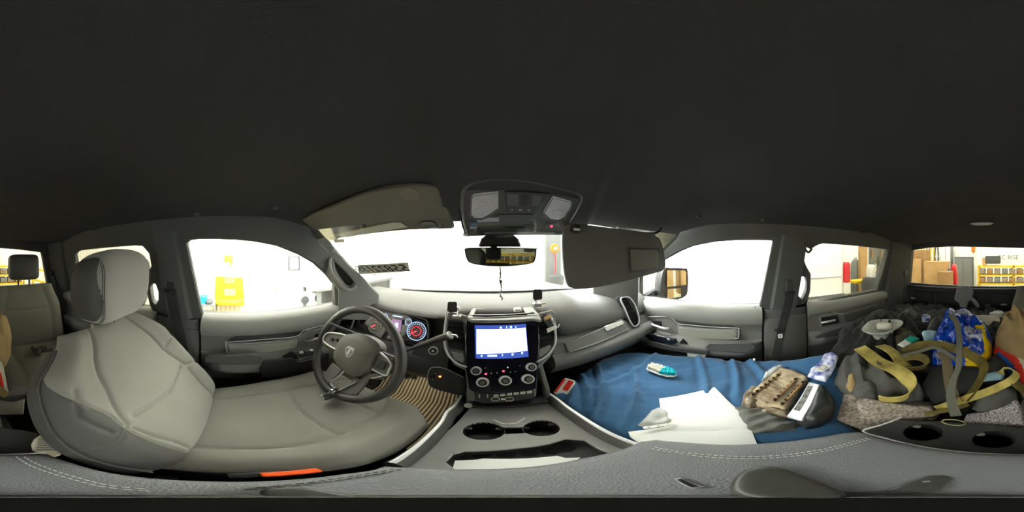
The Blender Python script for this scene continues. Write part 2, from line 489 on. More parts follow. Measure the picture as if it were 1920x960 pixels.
build('sheet', plate(mw, onplane(mw, [(539.7, 481.7), (556.4, 481.7), (556.4, 504.3), (539.7, 504.3)]), 0.02, z0=0.06), 'paper', e)
e = empty('wall_panelling', 'tan slatted panelling behind the yellow station', 'panelling', xl(440, 640))
build('panel', plate(mw, onplane(mw, [(386, 500), (470, 490), (466, 650), (386, 650)]), 0.03), 'panel_tan_y', e)
e = empty('eyewash_station', 'yellow eyewash station cabinet mounted on the tan panelling', 'eyewash station', xl(428, 570, -3.3))
m2 = frame((-3.44, 0, 0), (0, 1, 0), n=(1, 0, 0))
build('backboard', plate(m2, onplane(m2, [(405, 518), (455, 520), (458, 572), (404, 572)]), 0.04), 'yellow_paint', e, bevel=0.01)
build('basin', sup(xl(430, 565, -3.28), (0.3, 0.62, 0.12), 0.5, 0.7), 'yellow_paint', e)
build('screen', plate(m2, onplane(m2, [(420, 521), (440, 521), (440, 531), (420, 531)]), 0.07), 'cardboard_dark', e, bevel=0.005)
build('bottle', plate(m2, onplane(m2, [(420, 541), (441, 541), (441, 553), (420, 553)]), 0.08), 'cardboard', e, bevel=0.005)
flat = plate(m2, onplane(m2, [(420, 479), (437, 478), (437, 492), (434, 499), (430, 492), (420, 492)]), 0.02)
tag(build('station_sign', flat, 'yellow_paint'), 'small yellow safety sign above the eyewash station', 'sign')
e = empty('supply_cart', 'grey wire supply cart by the workshop wall', 'cart', xl(388, 640, -3.0))
bm = BM()
for q in ((372, 572), (402, 572)):
    a = xl(q[0], q[1], -2.9); add_tube(bm, [a, (a.x, a.y, -1.7)], 0.015, 6)
    add_tube(bm, [a + V((-0.4, 0, 0)), (a.x - 0.4, a.y, -1.7)], 0.015, 6)
build('cart_frame', bm, 'steel_grey', e)
a = xl(372, 572, -2.9); b = xl(402, 572, -2.9)
for k in (0, 0.25, 0.6): build('shelf', box(((a.x) - 0.2, (a.y + b.y) / 2, a.z - k), (0.42, abs(b.y - a.y), 0.03)), 'steel_grey', e)
tag(build('glove_box', box(xl(381, 562, -3.05), (0.2, 0.16, 0.16)), 'blue_thing', bevel=0.01), 'bright blue box on the grey wire cart', 'box')
tag(build('rag_bundle', sup(xl(392, 566, -3.0), (0.2, 0.14, 0.1), 0.8, 0.8), 'dark_grey'), 'dark rag bundle beside the blue box on the cart', 'rag')
e = empty('workbench', 'dark workshop bench outside the front corner of the driver window', 'workbench', (-2.6, 2.25, -1.75))
a = xl(592, 562, -2.6); b = xl(640, 562, -2.6)
build('bench_top', box((-2.6, 2.35, -0.56), (0.7, 2.1, 0.06)), 'steel_grey', e, bevel=0.01)
build('drawer_unit', box((-2.62, 2.5, -0.95), (0.6, 1.6, 0.7)), 'dark_grey', e, bevel=0.01)
for sy in (-0.98, 0.98):
    for sx in (-0.28, 0.28): build('leg', box((-2.6 + sx, 2.35 + sy, -1.17), (0.06, 0.06, 1.16)), 'steel_grey', e)
e = empty('bench_grinder', 'white twin wheel machine standing on the workbench', 'machine', xl(580, 568, -2.6))
c = xl(580, 557, -2.6)
build('body', sup(c, (0.22, 0.42, 0.2), 0.5, 0.5), 'van_white', e)
for sy in (-0.14, 0.12):
    build('wheel', lathe([(0.07, -0.02), (0.075, 0), (0.07, 0.02)], 20, Matrix.Translation(c + V((0.11, sy, -0.01))) @ Matrix.Rotation(math.pi / 2, 4, 'Y')), 'dark_grey', e)

# --- beyond the windshield
YF = 5.18
mf = frame((0, YF, 0), (1, 0, 0), n=(0, -1, 0))
e = empty('signal_reel', 'orange reel hanging on a grey column beyond the windshield', 'reel', ony(1040, 466, 4.6))
c = ony(1040, 466, 4.6)
build('reel', lathe([(0.02, -0.05), (0.13, -0.05), (0.15, 0), (0.13, 0.05), (0.02, 0.05)], 24, Matrix.Translation(c) @ Matrix.Rotation(math.pi / 2, 4, 'X')), 'shop_orange', e)
build('hub', lathe([(0.05, -0.02), (0.05, 0.02)], 16, Matrix.Translation(c + V((0, -0.06, 0))) @ Matrix.Rotation(math.pi / 2, 4, 'X')), 'label_white', e)
build('hose', tube([c + V((0, 0, -0.1)), c + V((0.02, 0, -0.5)), c + V((0.0, 0, -0.95))], 0.02), 'tail_red', e)
e = empty('steel_column', 'grey steel column with shelves right of the mirror', 'column', (0, 0, 0))
e.location = ony(1032, 530, 4.9)
bm = BM(); a = ony(1024, 440, 4.9); b = ony(1052, 440, 4.9)
add_box(bm, ((a.x + b.x) / 2, 4.98, 0.2), (b.x - a.x, 0.14, 3.9)); build('column_body', bm, 'steel_grey', e)
a = ony(1042, 525, 4.6)
build('motor', sup(a, (0.5, 0.3, 0.36), 0.5, 0.5), 'dark_grey', e)
e = empty('floor_stand', 'grey upright floor stand seen below the windshield sticker', 'stand', (0, 0, 0))
a = ony(700, 512, 4.3); e.location = (a.x, a.y, -1.75)
build('stand_body', box((a.x, 4.3, a.z - 0.33), (0.28, 0.1, 0.62)), 'steel_grey', e, bevel=0.01)
build('pole', tube([(a.x, 4.3, a.z - 0.6), (a.x, 4.3, -1.75)], 0.03, smooth=1), 'dark_grey', e)
build('red_flag', plate(frame((a.x - 0.17, 4.2, a.z - 0.3), (1, 0, 0), n=(0, -1, 0)), [(-0.03, 0.1), (0.03, 0.06), (0.06, -0.3), (0.0, -0.3)], 0.02), 'tail_red', e)
tag(build('air_hose', tube([ony(675, 490, 5.18), ony(674, 520, 5.18), V((ony(678, 548, 5.18).x, 5.18, -1.75))], 0.014), 'dark_grey'), 'thin dark hose hanging on the wall left of the sticker', 'hose')

# --- white van parked on the passenger side
e = empty('parked_van', 'white panel van parked beside the passenger side of the truck', 'van', (3.2, 1.0, -1.75))
XV = 2.25
bm = BM()
yr = onx(1586, 480, XV).y
prof = [(0, -1.35), (0, 1.0), (0.12, 1.25), (0.35, 1.38), (1.75, 1.38), (1.98, 1.25), (2.1, 1.0), (2.1, -1.35)]
rings = [[V((XV + a + 0.06 * (i in (0,)), y, b)) for a, b in prof] for i, y in enumerate((yr, yr + 0.06, 2.2, 3.7))]
add_rings(bm, rings); build('body', bm, 'van_white', e, bevel=0.03)
build('lower_cladding', box((XV - 0.012, yr + 0.55, -0.90), (0.03, 1.05, 0.52)), 'van_trim', e, bevel=0.02)
for zz, hh in ((-0.33, 0.02), (-0.62, 0.02), (-1.25, 0.12)):
    build('side_moulding', box((XV - 0.01, yr + 1.6, zz), (0.03, 3.0, hh)), 'van_white' if zz > -1 else 'van_trim', e, bevel=0.006)
build('tail_lamp', sup((XV + 0.03, yr - 0.02, -0.28), (0.16, 0.1, 0.36), 0.3, 0.3), 'tail_red', e)
build('tail_lamp', sup((XV + 0.03, yr - 0.02, -0.86), (0.16, 0.1, 0.24), 0.3, 0.3), 'tail_red', e)
build('bumper', box((XV + 1.05, yr - 0.1, -1.25), (2.1, 0.2, 0.22)), 'van_trim', e, bevel=0.03)
build('wheel_arch', lathe([(0.4, 0), (0.46, 0), (0.46, 0.05), (0.4, 0.05)], 28, Matrix.Translation((XV - 0.045, yr + 0.95, -1.35)) @ Matrix.Rotation(math.pi / 2, 4, 'Y')), 'van_trim', e)
for yy in (yr + 0.95, 3.0):
    w_ = build('wheel', lathe([(0.1, 0), (0.34, 0.0), (0.38, 0.05), (0.38, 0.2), (0.34, 0.24)], 28, Matrix.Translation((XV + 0.0, yy, -1.37)) @ Matrix.Rotation(math.pi / 2, 4, 'Y')), 'dark_grey', e)
# --- behind the van, through the right rear window
q_ = onx(1618, 500, 3.4)
tag(build('timber_board', box((q_.x, q_.y, -0.625), (0.1, 0.26, 2.25)), 'cardboard'), 'tan board standing behind the van', 'board')
e = empty('gas_cylinder', 'pale blue gas cylinder standing behind the van', 'gas cylinder', onx(1606, 524, 3.5))
c = onx(1604, 505, 3.6)
build('body', lathe([(0.13, -1.38 - c.z + 0.0 - 0.32), (0.14, -1.62 - c.z), (0.14, 0.2), (0.1, 0.3), (0.04, 0.34)], 20, Matrix.Translation(c + V((0, 0, -0.05)))), 'steel_grey', e)
build('valve', lathe([(0.03, 0), (0.05, 0.04), (0.03, 0.1)], 12, Matrix.Translation(c + V((0, 0, 0.29)))), 'label_white', e)
e = empty('trolley', 'yellow topped trolley standing before the gas cylinder', 'trolley', onx(1608, 528, 3.0))
c = onx(1609, 527, 3.0)
build('deck', box(c, (0.3, 0.42, 0.06)), 'yellow_paint', e, bevel=0.01)
for k in (-0.16, 0.16):
    build('wheel', sup((c.x, k + c.y, -1.70), (0.08, 0.1, 0.1), 1, 1), 'dark_grey', e)
    build('leg', tube([(c.x, k + c.y, c.z), (c.x, k + c.y, -1.68)], 0.02, smooth=1), 'steel_grey', e)
e = empty('shop_vacuum', 'grey drum machine with hose on the workshop floor', 'vacuum', onx(1634, 540, 2.6))
c = onx(1633, 528, 2.6)
build('drum', lathe([(0.2, -1.73 - c.z), (0.22, -1.65 - c.z), (0.22, 0.0), (0.18, 0.08), (0.05, 0.12)], 20, Matrix.Translation(c)), 'dark_grey', e)
build('head', sup(c + V((0, 0, 0.22)), (0.2, 0.16, 0.34), 0.5, 0.5), 'label_white', e)
build('hose', tube([c + V((0, -0.1, 0.1)), c + V((0, -0.35, 0.2)), c + V((0.05, -0.45, -0.1)), c + V((0, -0.3, -0.3))], 0.025), 'steel_grey', e)
tag(build('floor_cable', tube([onz(1592, 534, -1.73), onz(1600, 541, -1.73), onz(1607, 537, -1.73), onz(1598, 530, -1.73)], 0.03), 'dark_grey'), 'coiled dark cable lying on the workshop floor', 'cable')
e = empty('tool_board', 'tool board with hanging tools and orange top shelf behind the van', 'tool board', onx(1652, 480, 3.6))
c = onx(1650, 490, 3.6)
build('board', box((c.x, c.y, (c.z + 0.75 - 1.75) / 2), (0.05, 1.0, c.z + 0.75 + 1.75)), 'steel_grey', e)
for k in range(7):
    build('tool', sup(c + V((-0.07, -0.42 + 0.14 * k, 0.25 - 0.22 * (k % 3))), (0.04, 0.07, 0.26), 0.5, 0.5), ('cardboard_dark', 'dark_grey', 'label_white')[k % 3], e)
build('top_shelf', box(c + V((-0.1, 0, 0.62)), (0.3, 1.0, 0.14)), 'shop_orange', e)

# --- behind the truck, through the rear window
YB = -6.6
def yb(px, py, y=YB): return ony(px, py, y)
def rack(x0, x1, z0, z1, y, name, label, n=2, shelves=(0.0, 0.42, 0.84), group=None):
    e = empty(name, label, 'shelf rack', ((x0 + x1) / 2, y, -1.75), group)
    for i in range(n + 1):
        x = x0 + (x1 - x0) * i / n
        for dy in (-0.2, 0.2): build('upright', box((x, y + dy, (z1 - 1.75) / 2), (0.06, 0.05, z1 + 1.75)), 'yellow_paint', e)
    zs = [z1 - 0.05 - k * (z1 - z0) for k in shelves]
    for z in zs: build('shelf', box(((x0 + x1) / 2, y, z), (x1 - x0, 0.45, 0.06)), 'yellow_paint', e)
    return e, zs
x1 = yb(1836, 500).x; x0 = yb(1962, 500).x; zt = yb(1860, 497).z
e, zs = rack(x0, x1, -1.0, zt, YB, 'yellow_rack', 'yellow shelf rack with bins seen through the rear window', 2, (0.0, 0.55, 1.1))
k = 0
for zi, z in enumerate(zs[1:]):
    x = x1 - 0.14
    while x > x0 + 0.1:
        b = build('storage_bin', sup((x, YB + 0.06, z + 0.15), (0.24, 0.34, 0.22), 0.25, 0.25), ('bin_violet', 'cardboard_dark', 'bin_violet', 'steel_grey')[k % 4])
        nth = ('first', 'second', 'third', 'fourth', 'fifth', 'sixth', 'seventh', 'eighth', 'ninth', 'tenth')[k % 9 if k < 9 else (k - 9) % 9]
        tag(b, '%s parts bin, %s from the brown cartons on the %s shelf of the yellow rack' % (('violet', 'brown', 'violet', 'grey')[k % 4], nth, ('upper', 'lower')[zi]), 'bin', 'parts bins on the yellow rack')
        x -= 0.30; k += 1
c = yb(1862, 487)
tag(build('toolbox', sup(c, (0.62, 0.4, 0.32), 0.25, 0.25), 'dark_grey'), 'dark toolbox standing on top of the yellow rack', 'toolbox')
tag(build('carton', box(yb(1846, 490), (0.16, 0.3, 0.3)), 'cardboard', bevel=0.01), 'small tan carton beside the dark toolbox on the rack', 'box')
e = empty('wall_sign', 'white wall sign with dark lettering above the yellow rack', 'sign', yb(1893, 486, -8.2))
mr = frame(yb(1893, 485, -8.22), (-1, 0, 0), n=(0, 1, 0))
build('board', plate(mr, [(-0.75, -0.35), (0.75, -0.35), (0.75, 0.3), (-0.75, 0.3)], 0.02), 'label_white', e)
for wd_, xo_ in (('CC', -0.42), ('RISE', 0.18)): build('lettering', text_bm(wd_, mr @ Matrix.Translation((xo_, 0.05, 0.022)), 0.3), 'dark_grey', e, smooth=False)
for i, (px, py, wd, hh, mt) in enumerate(((1708, 505, 0.75, 2.2, 'cardboard'), (1727, 500, 0.6, 2.5, 'cardboard_dark'), (1757, 508, 0.8, 2.0, 'cardboard'), (1773, 520, 0.38, 1.5, 'cardboard_dark'))):
    c = yb(px, py, (-6.0, -6.6, -5.4, -5.0)[i]); tp = c.z + (0.45, 0.75, 0.35, 0.2)[i]; o = build('carton', box((c.x, c.y, (tp - 1.75) / 2), (wd, 0.5, tp + 1.75)), mt, bevel=0.01)
    tag(o, ('tall tan carton at the far end of the rear window', 'tallest brown carton standing second in the row behind the truck', 'wide tan carton standing in front of the hanging hoses', 'small brown carton nearest the red cart')[i], 'box')
for i, (px, mt) in enumerate(((1730, 'yellow_paint'), (1740, 'cardboard_dark'), (1748, 'yellow_paint'), (1756, 'dark_grey'))):
    c = yb(px, 462, -8.21)
    o = build('hanging_strap', tube([c + V((-0.06, 0, 0.1)), c + V((-0.1, 0, -0.6)), c + V((0, 0, -1.1)), c + V((0.1, 0, -0.6)), c + V((0.05, 0, 0.1))], 0.035), mt)
    tag(o, ('yellow strap loop hanging first on the rear wall', 'brown strap loop hanging between two yellow loops', 'yellow strap loop hanging next to the dark one', 'dark hose loop hanging nearest the grey locker')[i], 'strap')
for i, (px, wd, mt) in enumerate(((1776, 0.5, 'steel_grey'), (1808, 0.85, 'dark_grey'))):
    e = empty('steel_locker', ('narrow pale grey steel locker against the rear wall', 'wide dark grey steel cabinet against the rear wall')[i], 'locker', yb(px, 480, -7.6))
    c = yb(px, 480, -7.7); c.z = -0.55 if i == 0 else -0.9
    build('body', box(c, (wd, 0.5, 2.4 if i == 0 else 1.7)), mt, e, bevel=0.01)
    for s_ in (-1, 1): build('door', box(c + V((s_ * wd / 4, 0.26, 0)), (wd / 2 - 0.02, 0.03, 2.3 if i == 0 else 1.6)), 'steel_grey' if i else 'label_white', e, bevel=0.005)
e = empty('hand_cart', 'red folded cart standing behind the truck', 'cart', yb(1790, 530, -5.5))
c = yb(1789, 515, -5.5)
build('body', sup(c, (0.24, 0.2, 0.75), 0.4, 0.4, fn=lambda p: V((p.x * (1 - 0.7 * p.z), p.y, p.z))), 'tail_red', e)
build('stand_foot', box((c.x, c.y, (c.z - 0.35 - 1.75) / 2), (0.2, 0.16, c.z - 0.35 + 1.75)), 'dark_grey', e)
build('side_rail', box(c + V((0.18, 0, -0.1)), (0.04, 0.1, 0.6)), 'blue_thing', e)
tag(build('pipe', tube([yb(1832, 455, -7.0), V((yb(1832, 540, -7.0).x, -7.0, -1.75))], 0.05, smooth=1), 'label_white'), 'white vertical pipe beside the yellow rack', 'pipe')
tag(build('red_lamp', sup(yb(1825, 467, -8.18), (0.2, 0.16, 0.3), 0.5, 0.5), 'shop_orange'), 'orange warning lamp high on the rear wall', 'lamp')
# left-rear: picture and dark box on the wall, yellow bars beyond the rear glass
e = empty('framed_poster', 'black framed poster on the wall beyond the rear driver side window', 'picture frame', xl(262, 485))
m3 = frame((-3.58, 0, 0), (0, 1, 0), n=(1, 0, 0))
build('frame', plate(m3, onplane(m3, [(252, 479), (270, 479), (270, 500), (252, 500)]), 0.03, [onplane(m3, [(254, 481), (268, 481), (268, 498), (254, 498)])]), 'dark_grey', e)
tag(build('wall_switch', box(onx(154, 508, -3.56), (0.06, 0.34, 0.26)), 'dark_grey', bevel=0.01), 'dark switch box on the wall left of the driver headrest', 'switch')
e = empty('yellow_barrier', 'yellow tube barrier seen beside the rear headrest', 'barrier', onz(80, 530, -0.9))
bm = BM(); add_tube(bm, [ony(60, 506, -4.2), ony(100, 506, -4.2)], 0.03, 8); add_tube(bm, [ony(60, 522, -4.2), ony(100, 536, -4.2)], 0.03, 8)
build('rail', bm, 'yellow_paint', e)
for px in (62, 98):
    a = ony(px, 504, -4.2); build('post', tube([a, (a.x, a.y, -1.75)], 0.035, smooth=1), 'yellow_paint', e)
# ================================================================== THE CAB SHELL
XC = 0.08
mat('grip_grey', (150, 150, 142), 0.6)
ML = frame((-0.73, 0, -0.30), (0, 1, 0), y=(0.07, 0, 0.38))      # plane of the left side glass, normal inwards (+x)
MR = frame((0.89, 0, -0.30), (0, 1, 0), y=(-0.07, 0, 0.38))      # plane of the right side glass, normal outwards (+x)
Lf = [(349, 457), (356, 450), (372, 448), (400, 448), (440, 449), (480, 453), (520, 461), (560, 477), (590, 494), (615, 517), (631, 537),
      (632, 583), (600, 589), (560, 594), (480, 599), (420, 601), (380, 600)]
Lr = [(137, 478), (142, 471), (160, 468), (200, 464), (250, 460), (266, 461), (279, 476), (283, 500), (275, 512), (273, 540), (280, 572), (287, 583), (262, 582), (190, 562), (148, 540)]
Rf = [(1450, 453), (1443, 449), (1400, 449), (1340, 453), (1300, 461), (1270, 473), (1245, 488), (1220, 503), (1199, 521),
      (1199, 566), (1260, 572), (1340, 577), (1424, 581)]
Rr = [(1668, 468), (1600, 460), (1545, 456), (1534, 459), (1521, 467), (1511, 463), (1507, 485), (1512, 500), (1521, 515), (1520, 545), (1513, 572), (1580, 558), (1645, 544)]
Rh = [(1497, 530), (1503, 519), (1511, 520), (1514, 532), (1512, 548), (1505, 563), (1498, 557)]
Lh = [(280, 540), (285, 532), (291, 533), (296, 548), (296, 562), (292, 573), (284, 566)]
frontcut = [(0.80, 0), (0.80, 0.03), (0.66, 0.16), (0.36, 0.40), (0.30, 0.5)]
bodyout = [(-1.30, 0)] + frontcut + [(-1.30, 0.5)]
lf, lr, lh = onplane(ML, Lf), onplane(ML, Lr), onplane(ML, Lh)
rf, rr_, rh = onplane(MR, Rf), onplane(MR, Rr), onplane(MR, Rh)
bm = plate(ML, bodyout, -0.045, [lf, lr, lh]); struct(build('wall_left', bm, 'pillar_plastic', bevel=0.006), 'dark plastic window surround and pillars on the driver side', 'wall')
bm = plate(MR, bodyout, 0.045, [rf, rr_, rh]); struct(build('wall_right', bm, 'pillar_plastic', bevel=0.006), 'dark plastic window surround and pillars on the passenger side', 'wall')
# glass of the doors
def gl(name, mw, poly, z, m, label):
    return struct(build(name, plate(mw, inset(poly, -0.012), 0.004, z0=z), m, smooth=False), label, 'window')
gl('window_1', ML, lf, -0.03, 'clear_glass', 'driver door glass with the yellow station beyond it')
gl('window_2', MR, rf, 0.026, 'clear_glass', 'front passenger door glass filled with the white van')
gl('window_3', ML, lr, -0.03, 'tinted_glass', 'tinted rear door glass behind the driver headrest')
gl('window_4', MR, rr_, 0.026, 'tinted_glass', 'tinted rear door glass showing the van tail lamps')
# rubber seals of the side glass
for nm, mw, poly, z in (('trim_1', ML, lf, -0.012), ('trim_2', MR, rf, 0.012), ('trim_3', ML, lr, -0.012), ('trim_4', MR, rr_, 0.012)):
    bm = BM(); add_sweep(bm, [mw @ V((p[0], p[1], z)) for p in inset(poly, -0.002)], circ(0.005, 6), closed=True)
    struct(build(nm, bm, 'black_plastic'), 'black rubber seal around the side glass', 'trim')
# rear wall with the back glass
MB = frame((0, -1.27, 0), (-1, 0, 0), n=(0, 1, 0))
Bk = [(1705, 530), (1710, 469), (1740, 464), (1780, 462), (1850, 463), (1920, 465), (1950, 467), (1998, 473), (2000, 480), (2009, 531), (1960, 535), (1900, 538), (1800, 536)]
bk = onplane(MB, Bk)
bm = plate(MB, [(-0.99, -1.1), (0.85, -1.1), (0.85, 0.26), (-0.99, 0.26)], -0.04, [bk])
struct(build('wall_rear', bm, 'trim_dark', bevel=0.005), 'dark rear wall of the cab around the back glass', 'wall')
gl('window_5', MB, bk, -0.03, 'tinted_glass', 'wide tinted rear glass with the yellow rack beyond')
# headliner
def zceil(x, y):
    u = abs(x - XC) / 0.79
    s = max(0.0, 1 - min(1, u) ** 5) ** 0.6
    f = 1.0
    if y > 0.12: f *= 1 - 0.70 * sstep((y - 0.12) / 0.40) * 1.0
    if y < -0.75: f *= 1 - 0.80 * sstep((-0.75 - y) / 0.5)
    z = 0.085 + 0.145 * s * f
    # central spine between the two visor bays, bounded by two converging ridges
    if y > 0.02:
        t = (y - 0.10) / 0.4
        xl_ = -0.055 - 0.085 * t; xr_ = 0.165 + 0.18 * t
        k = sstep((x - xl_) / 0.03 + 0.5) * sstep((xr_ - x) / 0.03 + 0.5) * sstep((y - 0.05) / 0.15)
        z -= 0.012 * k
        z -= 0.006 * (math.exp(-((x - xl_) / 0.012) ** 2) + math.exp(-((x - xr_) / 0.012) ** 2)) * sstep((y - 0.05) / 0.15)
    if y < -0.62: z -= 0.008 * math.exp(-((y + 0.72) / 0.03) ** 2)
    return z
bm = BM(); nx, ny = 120, 110
grid = [[bm.verts.new((XC - 0.80 + 1.60 * i / nx, -1.30 + 1.90 * j / ny, zceil(XC - 0.80 + 1.60 * i / nx, -1.30 + 1.90 * j / ny))) for i in range(nx + 1)] for j in range(ny + 1)]
for j in range(ny):
    for i in range(nx):
        if grid[j][i].co.y > 0.53: continue
        bm.faces.new((grid[j][i], grid[j][i + 1], grid[j + 1][i + 1], grid[j + 1][i]))
for v in [v for v in bm.verts if not v.link_faces]: bm.verts.remove(v)
struct(build('ceiling', bm, 'headliner', ang=60, solid=-0.03), 'near black fabric headliner with converging ridges ahead', 'ceiling')
# roof skin keeps the light out
struct(build('roof_shell', box((XC, -0.36, 0.30), (1.66, 1.98, 0.03)), 'trim_dark'), 'outer roof skin above the headliner', 'roof')
# floor, firewall, sills
struct(build('floor', box((XC, -0.13, -1.08), (1.72, 2.38, 0.05)), 'carpet'), 'black carpeted cab floor', 'floor')
struct(build('wall_firewall', box((XC, 1.02, -0.68), (1.72, 0.04, 0.80)), 'carpet'), 'black carpeted firewall under the dash', 'wall')
for sx, nm, lb in ((-0.80, 'wall_driver_side', 'driver'), (0.96, 'wall_passenger_side', 'passenger')):
    struct(build(nm, box((sx, -0.13, -0.69), (0.04, 2.3, 0.80)), 'trim_dark'), 'dark outer skin under the %s side glass' % lb, 'wall')
# A pillar trims with their assist grips
def pillar(p0, n, px, grip, label, nm):
    nn = V(n).normalized(); mw = frame(p0, (0, 0, 1), n=nn)
    pl = onplane(mw, px); g = onplane(mw, grip) if grip else None
    bm = plate(mw, pl, -0.05, [g] if g else [])
    o = struct(build(nm, bm, 'pillar_plastic', bevel=0.008), label, 'trim')
    return o, mw
plx = [(560, 440), (617, 446), (622, 458), (632, 470), (655, 496), (680, 520), (712, 552), (712, 600), (634, 600), (633, 545), (616, 518), (590, 494), (560, 476)]
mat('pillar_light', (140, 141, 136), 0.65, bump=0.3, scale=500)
o, mwA = pillar((-0.62, 0.53, -0.08), (0.75, -0.66, 0), plx, [(626, 490), (634, 497), (648, 511), (660, 525), (664, 531), (656, 537), (648, 534), (637, 521), (629, 506)], 'grey front pillar trim on the driver side', 'trim_5')
gp = [(621, 483), (619, 492), (622, 508), (632, 524), (645, 538), (658, 542), (669, 535)]
bm = BM(); add_sweep(bm, catmull([hit(x, y, mwA.translation, mwA.col[2].to_3d()) + mwA.col[2].to_3d() * (0.012 + 0.012 * math.sin(math.pi * i / 6)) for i, (x, y) in enumerate(gp)], 5), rect(0.016, 0.014, 0.005), up=mwA.col[2].to_3d())
tag(build('grab_handle', bm, 'grip_grey'), 'grey assist grip on the driver front pillar', 'grab handle')
build('pocket', plate(mwA, onplane(mwA, [(624, 487), (634, 494), (668, 530), (660, 540), (648, 537), (634, 522)]), -0.01, z0=-0.04), 'trim_dark', bpy.data.objects['trim_5'])
prx = [(1290, 455), (1240, 440), (1180, 452), (1130, 500), (1110, 535), (1112, 560), (1196, 590), (1197, 521), (1220, 504), (1245, 489), (1290, 465)]
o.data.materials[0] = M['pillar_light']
o, mwB = pillar((0.80, 0.50, -0.08), (-0.75, -0.66, 0), prx, None, 'dark front pillar trim on the passenger side', 'trim_6')
# windshield: curved raked glass
bm = BM(); rows = []
for j in range(9):
    t = j / 8
    row = []
    for i in range(17):
        s = -1 + 2 * i / 16
        row.append(bm.verts.new((XC + s * (0.80 - 0.06 * t), 1.06 - 0.60 * t - 0.20 * s * s * (1 - 0.25 * t), -0.265 + 0.375 * t)))
    rows.append(row)
for j in range(8):
    for i in range(16): bm.faces.new((rows[j][i], rows[j][i + 1], rows[j + 1][i + 1], rows[j + 1][i]))
struct(build('window_6', bm, 'clear_glass'), 'raked windshield with the white workshop wall beyond', 'window')
def wsh(px, py):   # point on the windshield plane
    return hit(px, py, (XC, 0.97, -0.247), (0, 0.375, 0.60))
# cowl, wiper and hood in front of the glass
e = empty('hood', 'silver truck hood seen low beyond the windshield', 'hood', (XC, 1.9, -0.4))
bm = BM(); rows = []
for j in range(7):
    y = 1.18 + 0.25 * j
    rows.append([V((XC + 0.8 * s, y, -0.30 - 0.018 * j - 0.05 * s ** 4 - 0.006 * (abs(s) < 0.55))) for s in [-1 + i / 8 for i in range(17)]])
for j in range(6):
    for i in range(16):
        bm.faces.new([bm.verts.new(p) for p in (rows[j][i], rows[j][i + 1], rows[j + 1][i + 1], rows[j + 1][i])])
bmesh.ops.remove_doubles(bm, verts=bm.verts, dist=1e-5)
mat('hood_paint', (180, 182, 182), 0.3, coat=0.5)
build('panel', bm, 'hood_paint', e, solid=0.03)
e = empty('wiper', 'black windshield wiper resting along the base of the glass', 'wiper', (0.3, 1.1, -0.26))
a, b = ony(815, 549, 1.08), ony(1100, 543, 1.08)
build('arm', tube([a, (a + b) / 2 + V((0, 0.02, 0.012)), b], 0.009), 'black_plastic', e)
build('blade', tube([a + V((0, 0.015, 0.008)), (a + b) / 2 + V((0, 0.03, 0.022)), b + V((0, 0.015, 0.008))], 0.005), 'black_plastic', e)
struct(build('cowl', box((XC, 1.13, -0.29), (1.6, 0.14, 0.03)), 'black_plastic', bevel=0.01), 'black plastic cowl under the glass', 'trim')
# stock-number sticker on the windshield: the numerals read reversed from inside
c = wsh(719, 503) * 0.915; nrm = V((0, 0.53, 0.848))
xa = (wsh(760, 497) - wsh(680, 508)).normalized()
ms = frame(c - nrm * 0.006, xa, n=-nrm)
st = empty('windshield_sticker', 'pale sticker with reversed dark numerals on the windshield', 'sticker', tuple(ms.translation))
pl = onplane(ms, [(671, 497), (765, 492), (768, 508), (673, 514)])
build('sheet', plate(ms, pl, 0.0008), mat('sticker_paper', (205, 208, 186), 0.7), st, smooth=False)
wd = max(p[0] for p in pl) - min(p[0] for p in pl); hd = max(p[1] for p in pl) - min(p[1] for p in pl)
tb = text_bm('55822135r', Matrix.Identity(4), 1.0, 0.0, mirror=True, bold=0.02)
xs = [v.co.x for v in tb.verts]; ys = [v.co.y for v in tb.verts]
sc = wd * 0.86 / (max(xs) - min(xs)); sy = hd * 0.56 / (max(ys) - min(ys))
pcx = (max(p[0] for p in pl) + min(p[0] for p in pl)) / 2; pcy = (max(p[1] for p in pl) + min(p[1] for p in pl)) / 2
tb.transform(ms @ Matrix.Translation((pcx, pcy, 0.0014)) @ Matrix.Rotation(math.atan2(pl[1][1] - pl[0][1], pl[1][0] - pl[0][0]) if pl[1][0] > pl[0][0] else math.atan2(pl[0][1] - pl[1][1], pl[0][0] - pl[1][0]), 4, 'Z') @ Matrix.Diagonal((sc, sy, 1, 1)) @ Matrix.Translation((-(max(xs) + min(xs)) / 2, -(max(ys) + min(ys)) / 2, 0))); build('numerals', tb, 'ink', st, smooth=False)
tag(build('inspection_sticker', plate(Matrix.Translation((0, -0.05, 0)) @ ms, onplane(Matrix.Translation((0, -0.05, 0)) @ ms, [(625, 449), (645, 448), (646, 454), (628, 455)]), 0.0008), 'sticker_paper', smooth=False), 'small greenish sticker at the top corner of the windshield', 'sticker')

mat('grip_grey', (150, 150, 142), 0.6)
mat('door_mid', (112, 112, 107), 0.55, bump=0.3, scale=420, kind='grain')
